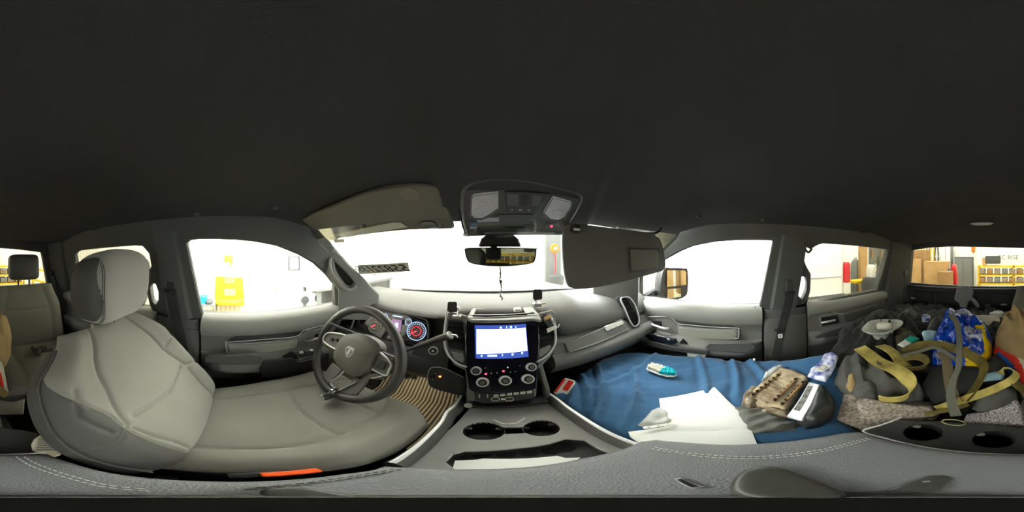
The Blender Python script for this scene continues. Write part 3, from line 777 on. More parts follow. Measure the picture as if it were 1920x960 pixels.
# ------------------------------------------------------------------ doors below the glass
def doorshell(name, side, y0, y1, label, dz=0.0, arm=1.0, n=14):
    """side -1 left, +1 right; profile is inboard offset and height"""
    xb = -0.73 if side < 0 else 0.89
    prof = [(-0.05, -0.285), (0.004, -0.287), (0.030, -0.296), (0.045, -0.315), (0.048, -0.340), (0.040, -0.365), (0.028, -0.378),
            (0.026, -0.43), (0.028, -0.468), (0.050, -0.474), (0.090, -0.480), (0.105, -0.495), (0.107, -0.53), (0.096, -0.555), (0.055, -0.585), (0.035, -0.62), (0.03, -0.80), (0.02, -1.03), (-0.05, -1.03)]
    bm = BM(); rings = []
    for i in range(n + 1):
        t = i / n; y = y0 + (y1 - y0) * t; k = arm * sstep(t / 0.12) * sstep((1 - t) / 0.15 + 0.2)
        ring = []
        for j, (a, z) in enumerate(prof):
            if 9 <= j <= 14: a = 0.03 + (a - 0.03) * k
            ring.append(V((xb - side * a, y, z + (dz if j > 4 else 0))))
        rings.append(ring)
    add_rings(bm, rings)
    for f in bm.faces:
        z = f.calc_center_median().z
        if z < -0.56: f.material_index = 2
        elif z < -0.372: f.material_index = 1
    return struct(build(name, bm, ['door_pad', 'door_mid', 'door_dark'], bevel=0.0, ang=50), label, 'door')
def dline(door, px, x, r=0.0022, m='rail_silver', nm='trim_line', closed=False):
    bm = BM(); add_sweep(bm, catmull([onx(a, b, x) for a, b in px], 4, closed), circ(r, 6), closed=closed, up=(1, 0, 0)); return build(nm, bm, m, door)
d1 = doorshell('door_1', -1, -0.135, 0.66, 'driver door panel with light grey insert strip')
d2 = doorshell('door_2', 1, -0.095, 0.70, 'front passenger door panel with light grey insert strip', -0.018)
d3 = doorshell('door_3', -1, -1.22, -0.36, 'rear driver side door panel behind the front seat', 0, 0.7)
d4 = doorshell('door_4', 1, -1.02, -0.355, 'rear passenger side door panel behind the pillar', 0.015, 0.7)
def dpart(door, name, px, x, side, thick, m, bevel=0.003, holes=None, smn=0, label=None):
    mw = frame((x, 0, 0), (0, 1, 0), n=(-side, 0, 0))
    pl = onplane(mw, px)
    if smn: pl = sm(pl, smn)
    hs = [onplane(mw, h) for h in holes] if holes else []
    o = build(name, plate(mw, pl, thick, hs), m, door, bevel=bevel)
    if label: o['label'] = label
    return o
# driver door details
dline(d1, [(553, 653), (490, 658), (432, 661), (425, 658), (424, 645), (430, 641), (500, 636), (554, 631), (568, 621), (578, 617), (600, 612), (622, 608)], -0.690)
dline(d2, [(1214, 594), (1252, 593.5), (1262, 599), (1272, 607), (1300, 610), (1378, 615), (1385, 619), (1385, 631), (1378, 635), (1330, 634), (1276, 632)], 0.850)
dline(d4, [(1576, 589), (1610, 580), (1638, 572), (1643, 576), (1641, 587), (1600, 597), (1582, 602)], 0.850, 0.0016, 'grip_grey')
dline(d4, [(1560, 584), (1568, 587), (1580, 588)], 0.848, 0.002)
XI = -0.706
dpart(d1, 'upper_recess', [(430, 637), (441, 629), (480, 625), (555, 621), (578, 617), (600, 611), (610, 607), (600, 613), (560, 628), (425, 641)], XI, -1, 0.010, 'trim_dark')
dpart(d1, 'insert_frame', [(424, 641), (556, 631), (575, 617), (618, 609), (620, 613), (578, 622), (560, 636), (557, 654), (426, 662)], XI, -1, 0.012, 'satin_silver', 0.002)
dpart(d1, 'insert', [(428, 644), (553, 634), (553, 652), (430, 659)], XI, -1, 0.018, 'door_insert', 0.003, label='light grey insert strip')
dpart(d1, 'handle_bezel', [(556, 633), (576, 620), (622, 612), (622, 640), (590, 652), (554, 654)], XI, -1, 0.014, 'dash_mid')
dpart(d1, 'handle_pocket', [(588, 625), (608, 621), (607, 637), (589, 641)], XI, -1, 0.017, 'void')
o = build('door_handle', tube([onx(573, 640, -0.675), onx(586, 637, -0.66), onx(600, 633, -0.662), onx(612, 628, -0.675)], 0.007), 'satin_silver', d1)
dpart(d1, 'armrest_pad', [(384, 668), (400, 664), (470, 660), (486, 664), (494, 669), (490, 681), (384, 678)], -0.622, -1, 0.012, 'door_dark', 0.006)
dpart(d1, 'pull_cup', [(494, 674), (545, 668), (560, 676), (615, 662), (615, 690), (560, 700), (490, 706), (486, 690)], -0.620, -1, 0.014, 'black_plastic', 0.006)
dpart(d1, 'pull_pocket', [(528, 668), (545, 658), (552, 660), (556, 668)], -0.64, -1, 0.03, 'void')
sp = dpart(d1, 'switch_panel', [(555, 660), (598, 651), (602, 659), (560, 669)], -0.612, -1, 0.012, 'black_gloss')
for k in range(4):
    c = onx(565 + 9.5 * k, 661.5 - 2.1 * k, -0.600)
    build('window_switch', sup(c, (0.014, 0.018, 0.012), 0.4, 0.4), 'satin_silver' if k % 2 == 0 else 'dash_dark', sp)
dpart(d1, 'storage_pocket', [(388, 706), (500, 712), (598, 700), (600, 716), (500, 728), (388, 722)], -0.688, -1, 0.02, 'black_plastic', 0.006)
build('lock_pin', tube([onx(386, 602, -0.72), onx(386, 597, -0.72)], 0.004, smooth=1), 'black_plastic', d1)
build('lock_pin', tube([onx(1416, 580, 0.885), onx(1416, 575, 0.885)], 0.004, smooth=1), 'black_plastic', d2)
# passenger door details
XI = 0.866
dpart(d2, 'handle_bezel', [(1210, 596), (1216, 592), (1254, 593), (1272, 608), (1275, 632), (1268, 634), (1218, 630), (1211, 620)], XI, 1, 0.012, 'dash_mid', 0.004)
dpart(d2, 'handle_pocket', [(1220, 600), (1242, 601), (1243, 610), (1222, 612)], XI, 1, 0.016, 'void')
build('door_handle', tube([onx(1221, 608, 0.835), onx(1232, 612, 0.825), onx(1246, 616, 0.826), onx(1254, 616, 0.84)], 0.008), 'silver', d2)
dpart(d2, 'insert_frame', [(1271, 606), (1276, 610), (1380, 615.5), (1386, 619), (1385, 632), (1378, 635.5), (1273, 632)], XI, 1, 0.013, 'satin_silver', 0.002)
dpart(d2, 'insert', [(1275, 612), (1379, 618), (1382, 621), (1381, 630), (1377, 632.5), (1276, 630)], XI, 1, 0.018, 'door_insert', 0.003, label='light grey insert strip')
dpart(d2, 'upper_recess', [(1268, 603), (1290, 600), (1350, 604), (1374, 609), (1380, 614), (1278, 608)], XI, 1, 0.010, 'trim_dark')
dpart(d2, 'armrest_pad', [(1330, 641), (1400, 640), (1416, 643), (1417, 652), (1400, 660), (1330, 656), (1322, 650)], 0.782, 1, 0.012, 'door_dark', 0.006)
sp = dpart(d2, 'switch_panel', [(1206, 626), (1222, 625), (1268, 634), (1272, 641), (1262, 645), (1222, 638)], 0.785, 1, 0.012, 'black_gloss')
build('window_switch', sup(onx(1254, 636, 0.775), (0.016, 0.02, 0.012), 0.4, 0.4), 'satin_silver', sp)
build('window_switch', sup(onx(1262, 637, 0.775), (0.012, 0.012, 0.012), 0.4, 0.4), 'dash_dark', sp)
dpart(d2, 'pull_pocket', [(1276, 641), (1281, 634), (1290, 643)], 0.80, 1, 0.02, 'void')
dpart(d2, 'pull_cup', [(1210, 634), (1262, 648), (1330, 656), (1330, 664), (1262, 656), (1215, 645)], 0.782, 1, 0.012, 'dash_dark', 0.005)
dpart(d2, 'airbag_tag', [(1290, 657), (1325, 661), (1324, 668), (1291, 665)], 0.80, 1, 0.02, 'label_white', 0.002, label='white tag')
# rear passenger door details
XI = 0.866
dpart(d4, 'insert_frame', [(1532, 593), (1538, 588), (1562, 586), (1575, 588), (1640, 570), (1645, 574), (1642, 588), (1590, 600), (1578, 606), (1540, 612)], XI, 1, 0.012, 'dash_mid', 0.003)
dpart(d4, 'insert', [(1580, 590), (1638, 573), (1642, 576), (1640, 586), (1582, 602)], XI, 1, 0.017, 'door_dark', 0.003)
dpart(d4, 'handle_pocket', [(1538, 594), (1568, 589), (1572, 604), (1540, 610)], XI, 1, 0.016, 'void')
build('door_handle', tube([onx(1540, 605, 0.84), onx(1552, 603, 0.83), onx(1566, 600, 0.84)], 0.007), 'silver', d4)
dpart(d4, 'armrest_pad', [(1524, 630), (1540, 622), (1590, 608), (1596, 614), (1580, 624), (1530, 634)], 0.80, 1, 0.014, 'door_dark', 0.005)
# B pillars and their lower trims
for side, nm, lb in ((-1, 'trim_7', 'driver'), (1, 'trim_8', 'passenger')):
    xb = -0.73 if side < 0 else 0.89
    bm = BM(); rings = []
    y0, y1 = ((-0.355, -0.145) if side < 0 else (-0.345, -0.105))
    for z, inb, sh in ((-1.03, 0.055, 0), (-0.62, 0.055, 0), (-0.40, 0.05, 0), (-0.35, 0.045, 0), (-0.345, 0.032, 0), (-0.30, 0.03, 0.004)):
        x = xb - side * inb; xo = xb + side * 0.03
        rings.append([V((xo, y0, z)), V((xo, y1, z)), V((x + side * 0.012, y1 - sh, z)), V((x, y1 - 0.02 - sh, z)), V((x, y0 + 0.03, z)), V((x + side * 0.012, y0, z))])
    add_rings(bm, rings); o = struct(build(nm, bm, 'door_dark', bevel=0.004), 'dark lower pillar trim on the %s side' % lb, 'trim')
    # upper pillar cover, leans with the glass
    bm = BM(); rings = []
    for t in (0, 0.5, 1.0):
        z = -0.30 + 0.41 * t; x0_ = xb - side * 0.072 * t
        ya, yb_ = (y0 + 0.045 - 0.045 * t, y1 - 0.03 - 0.05 * t)
        rings.append([V((x0_ + side * 0.01, ya, z)), V((x0_ + side * 0.01, yb_, z)), V((x0_ - side * 0.026, yb_ - 0.018, z)), V((x0_ - side * 0.03, (ya + yb_) / 2, z)), V((x0_ - side * 0.026, ya + 0.018, z))])
    add_rings(bm, rings); struct(build('trim_9' if side < 0 else 'trim_10', bm, 'pillar_plastic', ang=50), 'upper pillar cover on the %s side' % lb, 'trim')
# C pillar covers
for side, nm in ((-1, 'trim_11'), (1, 'trim_12')):
    xb = -0.73 if side < 0 else 0.89
    bm = BM(); y0, y1 = -1.27, (-1.12 if side < 0 else -1.03)
    rings = [[V((xb + side * 0.03 - side * 0.07 * t, y0, z)), V((xb + side * 0.03 - side * 0.07 * t, y1, z)), V((xb - side * (0.03 + 0.07 * t), y1 - 0.01, z)), V((xb - side * (0.10 + 0.04 * t), y0, z))] for z, t in ((-1.03, 0), (-0.3, 0), (0.12, 1))]
    add_rings(bm, rings); struct(build(nm, bm, 'pillar_plastic', ang=50, bevel=0.01), 'dark rear corner pillar trim', 'trim')
# coat hooks
for px, py, nm in ((110, 480, 'driver'), (1516, 466, 'passenger')):
    d = dirp(px, py); c = d * ((0.70 if px < 900 else 0.80) / abs(d.x))
    bm = tube([c + V((0, 0.02, 0.03)), c + V((0, 0.02, 0.0)), c + V((0, 0, -0.02)), c + V((0, -0.02, 0.0))], 0.006)
    tag(build('coat_hook', bm, 'trim_dark'), 'dark coat hook above the rear %s side glass' % nm, 'hook')
# ================================================================== DASHBOARD
dash = empty('dashboard', 'grey padded dashboard spanning the cab below the windshield', 'dashboard', (XC, 0.75, -0.6))
def extr(profA, xs, fn=None, cap=True):
    bm = BM(); rings = []
    for x in xs:
        rings.append([V((x, (y + (fn(x, y, z)[0] if fn else 0)), z + (fn(x, y, z)[1] if fn else 0))) for y, z in profA])
    add_rings(bm, rings, cap=cap); return bm
def lerp_(a, b, n): return [a + (b - a) * i / n for i in range(n + 1)]
bend = lambda x, y, z: (-0.05 * max(0, abs(x - XC) - 0.35) ** 1.0 * (1 if y < 0.75 else 0.0) - (0.16 * max(0, abs(x - XC) - 0.3) if y > 0.9 else 0), 0)
pas = [(1.04, -0.26), (0.97, -0.228), (0.90, -0.218), (0.82, -0.219), (0.75, -0.226), (0.69, -0.245), (0.645, -0.275), (0.618, -0.315), (0.608, -0.350), (0.612, -0.362), (0.66, -0.368), (1.04, -0.40)]
drv = [(1.04, -0.26), (0.97, -0.228), (0.90, -0.218), (0.82, -0.219), (0.75, -0.224), (0.69, -0.236), (0.65, -0.247), (0.628, -0.256), (0.622, -0.264), (0.63, -0.272), (0.70, -0.275), (1.04, -0.34)]
mid = [(1.04, -0.26), (0.97, -0.228), (0.90, -0.218), (0.82, -0.219), (0.75, -0.222), (0.70, -0.230), (0.68, -0.24), (0.675, -0.25), (0.675, -0.26), (0.68, -0.27), (0.70, -0.30), (1.04, -0.40)]
xs_ = lerp_(-0.73, -0.17, 14) + lerp_(-0.15, 0.26, 8)[0:] + lerp_(0.29, 0.885, 14)
rings = []
for x in xs_:
    k1 = sstep((x + 0.18) / 0.05); k2 = sstep((x - 0.24) / 0.06)
    r = []
    for a, b, c in zip(drv, mid, pas):
        y = (a[0] * (1 - k1) + b[0] * k1) * (1 - k2) + c[0] * k2; z = (a[1] * (1 - k1) + b[1] * k1) * (1 - k2) + c[1] * k2
        d = bend(x, y, z); r.append(V((x, y + d[0], z)))
    rings.append(r)
bm = BM(); add_rings(bm, rings); build('upper_pad', bm, 'dash_top', dash, ang=55)
build('defroster_strip', tube([(-0.52, 0.90, -0.216), (-0.2, 0.955, -0.217), (XC, 0.965, -0.217), (0.35, 0.955, -0.217), (0.68, 0.90, -0.216)], 0.006), 'trim_dark', dash)
# passenger face: glovebox door, handle, silver line, lip, lower body
def pf(y0, z0, y1, z1): pass
low = [(1.04, -0.36), (0.66, -0.366), (0.62, -0.372), (0.603, -0.378), (0.578, -0.425), (0.560, -0.430), (0.545, -0.440), (0.535, -0.460), (0.540, -0.482), (0.58, -0.54), (0.68, -0.64), (0.80, -0.72), (1.04, -0.74)]
build('passenger_section', extr(low, lerp_(0.235, 0.885, 16), bend), 'dash_mid', dash, ang=40)
def face(px, y0=0.60, z0=-0.378, y1=0.578, z1=-0.425, off=0.0, th=0.008):
    up = V((0, y0 - y1, z0 - z1)).normalized(); mw = frame((0.4, y0, z0), (1, 0, 0), y=up)   # normal towards -y?
    n = mw.col[2].to_3d()
    if n.y > 0: mw = frame((0.4, y0, z0), (-1, 0, 0), y=up)
    mw = Matrix.Translation(mw.col[2].to_3d() * off) @ mw
    return mw
mg = face(None, 0.585, -0.378, 0.562, -0.425)
gb = build('glovebox_door', plate(mg, onplane(mg, [(1057, 643), (1163, 598), (1170, 601), (1177, 616), (1150, 629), (1068, 660), (1062, 656)]), 0.006), 'dash_mid', dash, bevel=0.003)
build('glovebox_handle', plate(mg, onplane(mg, [(1131, 612), (1163, 601), (1167, 605), (1166, 609), (1135, 622), (1132, 619)]), 0.014), 'satin_silver', gb, bevel=0.003)
build('silver_line', tube([mg @ V((p[0], p[1], 0.008)) for p in onplane(mg, [(1064, 661), (1100, 649), (1140, 634), (1176, 617)])], 0.0022), 'satin_silver', dash)
mp_ = face(None, 0.592, -0.372, 0.570, -0.43)
build('side_cover', plate(mp_, onplane(mp_, [(1040, 648), (1056, 643), (1062, 658), (1064, 664), (1036, 674), (1036, 655)]), 0.005), 'dash_mid', dash, bevel=0.002)
# driver side: binnacle, lower panels
dl = [(1.04, -0.34), (0.70, -0.275), (0.668, -0.28), (0.640, -0.33), (0.600, -0.395), (0.575, -0.402), (0.548, -0.408), (0.530, -0.430), (0.520, -0.50), (0.56, -0.56), (0.68, -0.66), (0.80, -0.74), (1.04, -0.76)]
build('driver_section', extr(dl, lerp_(-0.73, -0.135, 10), bend), 'dash_dark', dash, ang=40)
nC = V((0, -0.90, 0.43)).normalized()
mc = frame((-0.385, 0.612, -0.335), (1, 0, 0), n=nC)
bz = [(645, 582), (668, 577), (700, 577), (745, 585), (785, 595), (805, 606), (804, 640), (797, 655), (770, 658), (735, 650), (700, 640), (672, 634), (665, 628)]
cl = build('instrument_cluster', plate(mc, onplane(mc, bz), 0.006), 'black_gloss', dash, bevel=0.003); cl['label'] = 'lit instrument cluster'
build('cluster_rim', (lambda b: (add_sweep(b, catmull([mc @ V((p[0], p[1], 0.01)) for p in onplane(mc, bz)], 3, True), rect(0.008, 0.02, 0.002), up=nC, closed=True), b)[1])(BM()), 'dash_dark', dash)
def dial(px, py, r, face_m, ring_m, name='gauge', ticks=0, tick_m='label_white', needle=None, hub=True):
    c = onplane(mc, [(px, py)])[0]; m_ = mc @ Matrix.Translation((c[0], c[1], 0.007))
    g = build(name, lathe([(0, 0.0005), (r, 0.0005), (r, 0)], 32, m_), face_m, cl)
    b = BM(); add_sweep(b, [m_ @ V((r * math.cos(a), r * math.sin(a), 0.001)) for a in [2 * math.pi * i / 32 for i in range(32)]], circ(0.0016, 6), closed=True); build('gauge_ring', b, ring_m, cl)
    if ticks:
        b = BM()
        for i in range(ticks):
            a = math.radians(-45 + 270 * i / (ticks - 1)); add_box(b, (r * 0.8, 0, 0.0012), (r * 0.18, 0.0022, 0.0008), m_ @ Matrix.Rotation(a, 4, 'Z'))
        build('tick_marks', b, tick_m, g, smooth=False)
        b = BM(); add_sweep(b, [m_ @ V((r * 0.5 * math.cos(a), r * 0.5 * math.sin(a), 0.0015)) for a in [2 * math.pi * i / 28 for i in range(28)]], circ(0.0022, 6), closed=True); build('inner_ring', b, needle or tick_m, g)
    if needle:
        b = BM(); add_box(b, (r * 0.3, 0, 0.002), (r * 0.65, 0.003, 0.001), m_ @ Matrix.Rotation(math.radians(215), 4, 'Z')); build('needle', b, 'led_red', g)
    return g
dial(782, 621, 0.042, 'gauge_face', 'gauge_glow', 'speedometer', 19, 'gauge_glow', 'gauge_red')
dial(705, 610, 0.040, 'gauge_face', 'satin_silver', 'tachometer', 15, 'label_white', 'satin_silver')
dial(724, 594, 0.014, 'gauge_face', 'gauge_glow', 'small_gauge', 5, 'label_white')
dial(767, 604, 0.015, 'gauge_face', 'gauge_glow', 'small_gauge', 5, 'label_white')
build('cluster_screen', plate(mc, onplane(mc, [(737, 598), (755, 601), (752, 623), (736, 620)]), 0.002, z0=0.007), mat('cluster_pink', (150, 120, 160), 0.3, emit=(176, 130, 180), estr=0.7), cl)
build('display_border', plate(mc, onplane(mc, [(738, 591), (756, 594), (755.5, 596), (738, 593)]), 0.002, z0=0.007), 'screen_icon', cl)
build('display_icon', plate(mc, onplane(mc, [(743, 605), (749, 606), (748, 615), (743, 614)]), 0.003, z0=0.007), 'screen_icon', cl)
# round air vents with silver frames
def vent(px, mw, slats=4, name='side_vent', parent=dash, horiz=True, rim='silver', depth=0.012):
    pl = onplane(mw, px); v = build(name, plate(mw, pl, 0.004, z0=0.0), 'void', parent)
    b = BM(); add_sweep(b, catmull([mw @ V((p[0], p[1], depth)) for p in pl], 4, True), rect(0.007, 0.014, 0.002), up=mw.col[2].to_3d(), closed=True); build('vent_frame', b, rim, v)
    x0, x1 = min(p[0] for p in pl), max(p[0] for p in pl); y0, y1 = min(p[1] for p in pl), max(p[1] for p in pl)
    for k in range(slats):
        t = (k + 0.6) / (slats + 0.2)
        if horiz:
            y = y0 + (y1 - y0) * t; xx = [p for p in lerp_(x0, x1, 30) if inpoly(p, y, pl)]
            if len(xx) > 2: build('slat', box(((xx[0] + xx[-1]) / 2, y, 0.008), (xx[-1] - xx[0], 0.003, 0.012), mw), 'black_plastic', v)
    return v
mv = frame((0.70, 0.585, -0.37), (1, 0, 0), n=(-0.35, -0.9, 0.25))
sh = build('vent_housing', plate(mv, inset(onplane(mv, [(1160, 561), (1170, 556), (1180, 558), (1190, 572), (1198, 596), (1196, 610), (1187, 614), (1178, 604), (1168, 580)]), -0.012), -0.04, z0=0.002), 'dash_dark', dash, bevel=0.004)
vent([(1162, 561), (1170, 557), (1179, 559), (1189, 573), (1196, 597), (1194, 608), (1187, 611), (1180, 603), (1170, 580)], mv, 5)
mv2 = frame((-0.66, 0.575, -0.37), (1, 0, 0), n=(0.25, -0.9, 0.25))
vent([(636, 597), (646, 589), (663, 586), (668, 590), (662, 612), (654, 623), (638, 626)], mv2, 4, rim='satin_silver')
# start button, lamp knob panel
mi_ = frame((-0.19, 0.535, -0.41), (1, 0, 0), n=(0.1, -0.94, 0.30))
def disc(px, py, r, h, m, mw, name, parent, prof=None, n=24):
    c = onplane(mw, [(px, py)])[0]; m_ = mw @ Matrix.Translation((c[0], c[1], 0))
    return build(name, lathe(prof or [(r, 0), (r, h * 0.7), (r * 0.86, h), (0, h)], n, m_), m, parent), m_
build('start_panel', plate(mi_, onplane(mi_, [(790, 640), (835, 640), (838, 672), (828, 680), (772, 664), (775, 648)]), 0.006, z0=-0.006), 'dash_dark', dash, bevel=0.003)
sb, m_ = disc(813, 657, 0.017, 0.010, 'silver', mi_, 'start_button', dash, [(0.0175, 0), (0.0175, 0.010), (0.0145, 0.011), (0.0145, 0.004), (0, 0.004)])
build('button_cap', lathe([(0.013, 0.002), (0.013, 0.009), (0, 0.010)], 24, m_), 'black_plastic', sb); build('button_mark', lathe([(0.005, 0.0102), (0.005, 0.0108), (0, 0.0108)], 10, m_), 'label_white', sb)
mk = frame((-0.17, 0.515, -0.47), (1, 0, 0), n=(0.15, -0.9, 0.30))
kp = build('knob_panel', plate(mk, onplane(mk, [(806, 690), (816, 686), (835, 688), (872, 706), (876, 742), (838, 734), (806, 724), (802, 706)]), 0.008), 'dash_dark', dash, bevel=0.003)
b = BM(); add_sweep(b, catmull([mk @ V((p[0], p[1], 0.010)) for p in onplane(mk, [(868, 705), (836, 690), (816, 687), (806, 692), (803, 708), (810, 724), (838, 733), (872, 741)])], 5), circ(0.0018, 6), up=mk.col[2].to_3d()); build('panel_rim', b, 'satin_silver', kp)
disc(813, 705, 0.012, 0.008, 'black_plastic', Matrix.Translation(mk.col[2].to_3d() * 0.008) @ mk, 'lamp_knob', kp)
disc(825, 706, 0.004, 0.003, 'led_orange', Matrix.Translation(mk.col[2].to_3d() * 0.009) @ mk, 'orange_lamp', kp)
for q in ((811, 711), (817, 700)): disc(q[0], q[1], 0.0025, 0.002, 'satin_silver', Matrix.Translation(mk.col[2].to_3d() * 0.0165) @ mk, 'knob_mark', kp)

# ------------------------------------------------------------------ centre stack
nS = V((0, -1, 0.68)).normalized()
MS = frame((0.06, 0.60, -0.26), (1, 0, 0), n=nS)
def ms_(off): return Matrix.Translation(nS * off) @ MS
stack = empty('centre_stack', 'black centre stack with bright touch screen and knobs', 'centre console', (0.06, 0.55, -0.5))
outl = [(834, 588), (846, 582), (878, 592), (1002, 588), (1034, 580), (1044, 590), (1046, 640), (1034, 668), (1010, 692), (1006, 745), (878, 752), (872, 694), (850, 684), (835, 655)]
build('stack_body', plate(ms_(-0.07), onplane(MS, outl), 0.068), 'dash_mid', stack, bevel=0.006)
fr_px = [(880, 590), (1000, 586), (1008, 595), (1011, 640), (1007, 700), (1004, 728), (985, 733), (945, 736), (890, 735), (880, 728), (874, 690), (872, 640), (874, 596)]
pn = build('gloss_panel', plate(ms_(-0.002), onplane(MS, fr_px), 0.014), 'black_gloss', stack, bevel=0.004)
scp = [(890, 610), (986, 607), (991, 669), (892, 672)]
sc = build('touch_screen', plate(ms_(0.012), onplane(ms_(0.012), scp), 0.0015), 'screen_blue', stack, smooth=False); sc['label'] = 'bright white touch screen'
build('screen_map', plate(ms_(0.0136), onplane(ms_(0.0136), [(893.5, 617.5), (985.5, 614.5), (989, 657.5), (893.5, 663.5)]), 0.001), 'screen_white', sc, smooth=False)
for px, py, wd_ in ((939, 614.5, 4), (950, 613.5, 2), (958, 613, 4), (967, 613, 1.5), (903, 667.5, 3), (923, 667, 18), (942, 666, 2), (961, 664.5, 4), (979, 662, 3)):
    build('screen_icon', plate(ms_(0.0138), onplane(ms_(0.0138), [(px - wd_ / 2, py - 1.8), (px + wd_ / 2, py - 2), (px + wd_ / 2, py + 1.8), (px - wd_ / 2, py + 2)]), 0.0008), 'screen_icon', sc, smooth=False)
def knob(px, py, r, name='knob'):
    k, m_ = disc(px, py, r, 0.018, 'silver', ms_(0.012), name, stack, [(r, 0), (r, 0.014), (r * 0.90, 0.017), (r * 0.72, 0.017), (r * 0.70, 0.010), (0, 0.010)], 28)
    build('knob_cap', lathe([(r * 0.66, 0.008), (r * 0.66, 0.018), (r * 0.5, 0.020), (0, 0.020)], 24, m_), 'black_plastic', k)
    build('knob_ring', lathe([(r * 0.30, 0.0195), (r * 0.30, 0.0212), (r * 0.2, 0.0212), (r * 0.2, 0.0195)], 20, m_), 'satin_silver', k)
knob(893, 695, 0.0165); knob(995, 688, 0.0165); knob(905, 716, 0.0185); knob(947, 713, 0.0185); knob(989, 710, 0.0185)
for q in ((911, 701), (944, 696)):
    disc(q[0], q[1], 0.0035, 0.002, 'led_red', ms_(0.012), 'red_indicator', stack)
for q in ((921, 700), (932, 699), (957, 698), (966, 697), (952, 689), (975, 686), (910, 690)):
    disc(q[0], q[1], 0.0022, 0.001, 'screen_icon' if q[0] == 952 else 'satin_silver', ms_(0.012), 'button_mark', stack, n=8)
# upper tray between the phone mounts
tr = build('upper_tray', plate(frame((0.06, 0.66, -0.232), (1, 0, 0), y=(0, 1, 0)), loc2(frame((0.06, 0.66, -0.232), (1, 0, 0), y=(0, 1, 0)), [onz(*p, -0.232) for p in [(876, 596), (884, 580), (895, 573), (985, 570), (1000, 577), (1012, 590), (1016, 600), (1000, 597), (885, 600)]]), -0.012,
      [loc2(frame((0.06, 0.66, -0.232), (1, 0, 0), y=(0, 1, 0)), [onz(*p, -0.232) for p in [(886, 593), (893, 579), (979, 575), (988, 590)]])]), 'dash_mid', stack, bevel=0.004)
build('tray_floor', plate(frame((0.06, 0.66, -0.256), (1, 0, 0), y=(0, 1, 0)), [(-0.10, -0.04), (0.12, -0.04), (0.10, 0.05), (-0.08, 0.05)], 0.004), mat('tray_blue', (42, 44, 70), 0.6), stack)
b = BM(); add_sweep(b, catmull([onz(878, 598, -0.236), onz(900, 597, -0.234), onz(945, 595.5, -0.233), onz(985, 593, -0.234), onz(1012, 594, -0.238)], 5), circ(0.006, 8)); build('tray_lip', b, 'dash_top', stack)
# silver side trims and side vents
for pxs in ([(842, 572), (838, 585), (835, 610), (833, 640), (838, 660), (848, 674), (862, 684), (878, 688)], [(1030, 590), (1038, 606), (1041, 625), (1040, 645), (1030, 662), (1018, 672), (1004, 679)]):
    m0 = ms_(0.006); b = BM(); add_sweep(b, catmull([m0 @ V((p[0], p[1], 0)) for p in onplane(m0, pxs)], 5), rect(0.007, 0.012, 0.002), up=nS); build('side_trim', b, 'silver', stack)
vL = [(842, 600), (868, 602), (871, 640), (870, 658), (842, 652), (838, 630)]
vR = [(1010, 601), (1026, 600), (1036, 612), (1038, 630), (1034, 648), (1013, 656)]
for pxs in (vL, vR):
    mw = ms_(0.0); pl = onplane(mw, pxs)
    v = build('stack_vent', plate(mw, pl, 0.006), 'void', stack)
    y0, y1 = min(p[1] for p in pl), max(p[1] for p in pl)
    for k in range(5):
        y = y0 + (y1 - y0) * (0.30 + 0.15 * k); xx = [p for p in lerp_(min(p[0] for p in pl), max(p[0] for p in pl), 40) if inpoly(p, y, pl)]
        if len(xx) > 2: build('slat', box(((xx[0] + xx[-1]) / 2, y, 0.007), (xx[-1] - xx[0], 0.003, 0.010), mw), 'black_gloss', v)
    cx = sum(p[0] for p in pl) / len(pl); cy = sum(p[1] for p in pl) / len(pl)
    build('vent_tab', box((cx, cy + 0.002, 0.015), (0.010, 0.005, 0.008), mw), 'satin_silver', v, bevel=0.001)
for pxs in ([(846, 659), (869, 662), (872, 674), (868, 680), (852, 674)], [(1008, 655), (1030, 646), (1033, 652), (1024, 664), (1009, 672)]):
    build('side_button', plate(ms_(0.0), onplane(MS, pxs), 0.010), 'dash_mid', stack, bevel=0.003)
# switch row and lower console face
row = build('switch_panel', plate(ms_(-0.004), onplane(ms_(0.008), [(889, 736), (1000, 731), (1003, 742), (998, 748), (905, 757), (890, 752)]), 0.010), 'black_plastic', stack, bevel=0.002)
for k in range(6):
    px = 930 + 12.4 * k; py = 741.5 - 1.3 * k
    build('toggle_switch', plate(ms_(0.006), onplane(ms_(0.006), [(px - 4.8, py - 2.2), (px + 4.8, py - 3.0), (px + 4.8, py + 1.6), (px - 4.8, py + 2.4)]), 0.007), 'satin_silver' if True else '', row, bevel=0.001)
for k in range(3):
    px = 928 + 13 * k; py = 734 - 0.4 * k
    build('button_mark', plate(ms_(0.006), onplane(ms_(0.006), [(px - 3, py - 0.8), (px + 3, py - 1), (px + 3, py + 0.8), (px - 3, py + 1)]), 0.001), 'satin_silver', row)
for px in (899, 914): build('socket_ring', plate(ms_(0.006), onplane(ms_(0.006), [(px - 1.2, 739), (px + 1.2, 739), (px + 1.2, 746), (px - 1.2, 746)]), 0.003), 'satin_silver', row, bevel=0.001)
for px, w__ in ((929, 8), (943, 3), (955, 8)):
    b = BM(); m0 = ms_(0.007)
    if w__ == 8: add_sweep(b, [m0 @ V((p[0], p[1], 0)) for p in sm(onplane(m0, [(px - 6, 746), (px + 6, 745.5), (px + 6, 751), (px - 6, 751.5)]), 3)], circ(0.0009, 5), closed=True)
    else: add_box(b, (onplane(m0, [(px, 748.5)])[0][0], onplane(m0, [(px, 748.5)])[0][1], 0), (0.010, 0.006, 0.001), m0)
    build('usb_port', b, 'label_white', row)
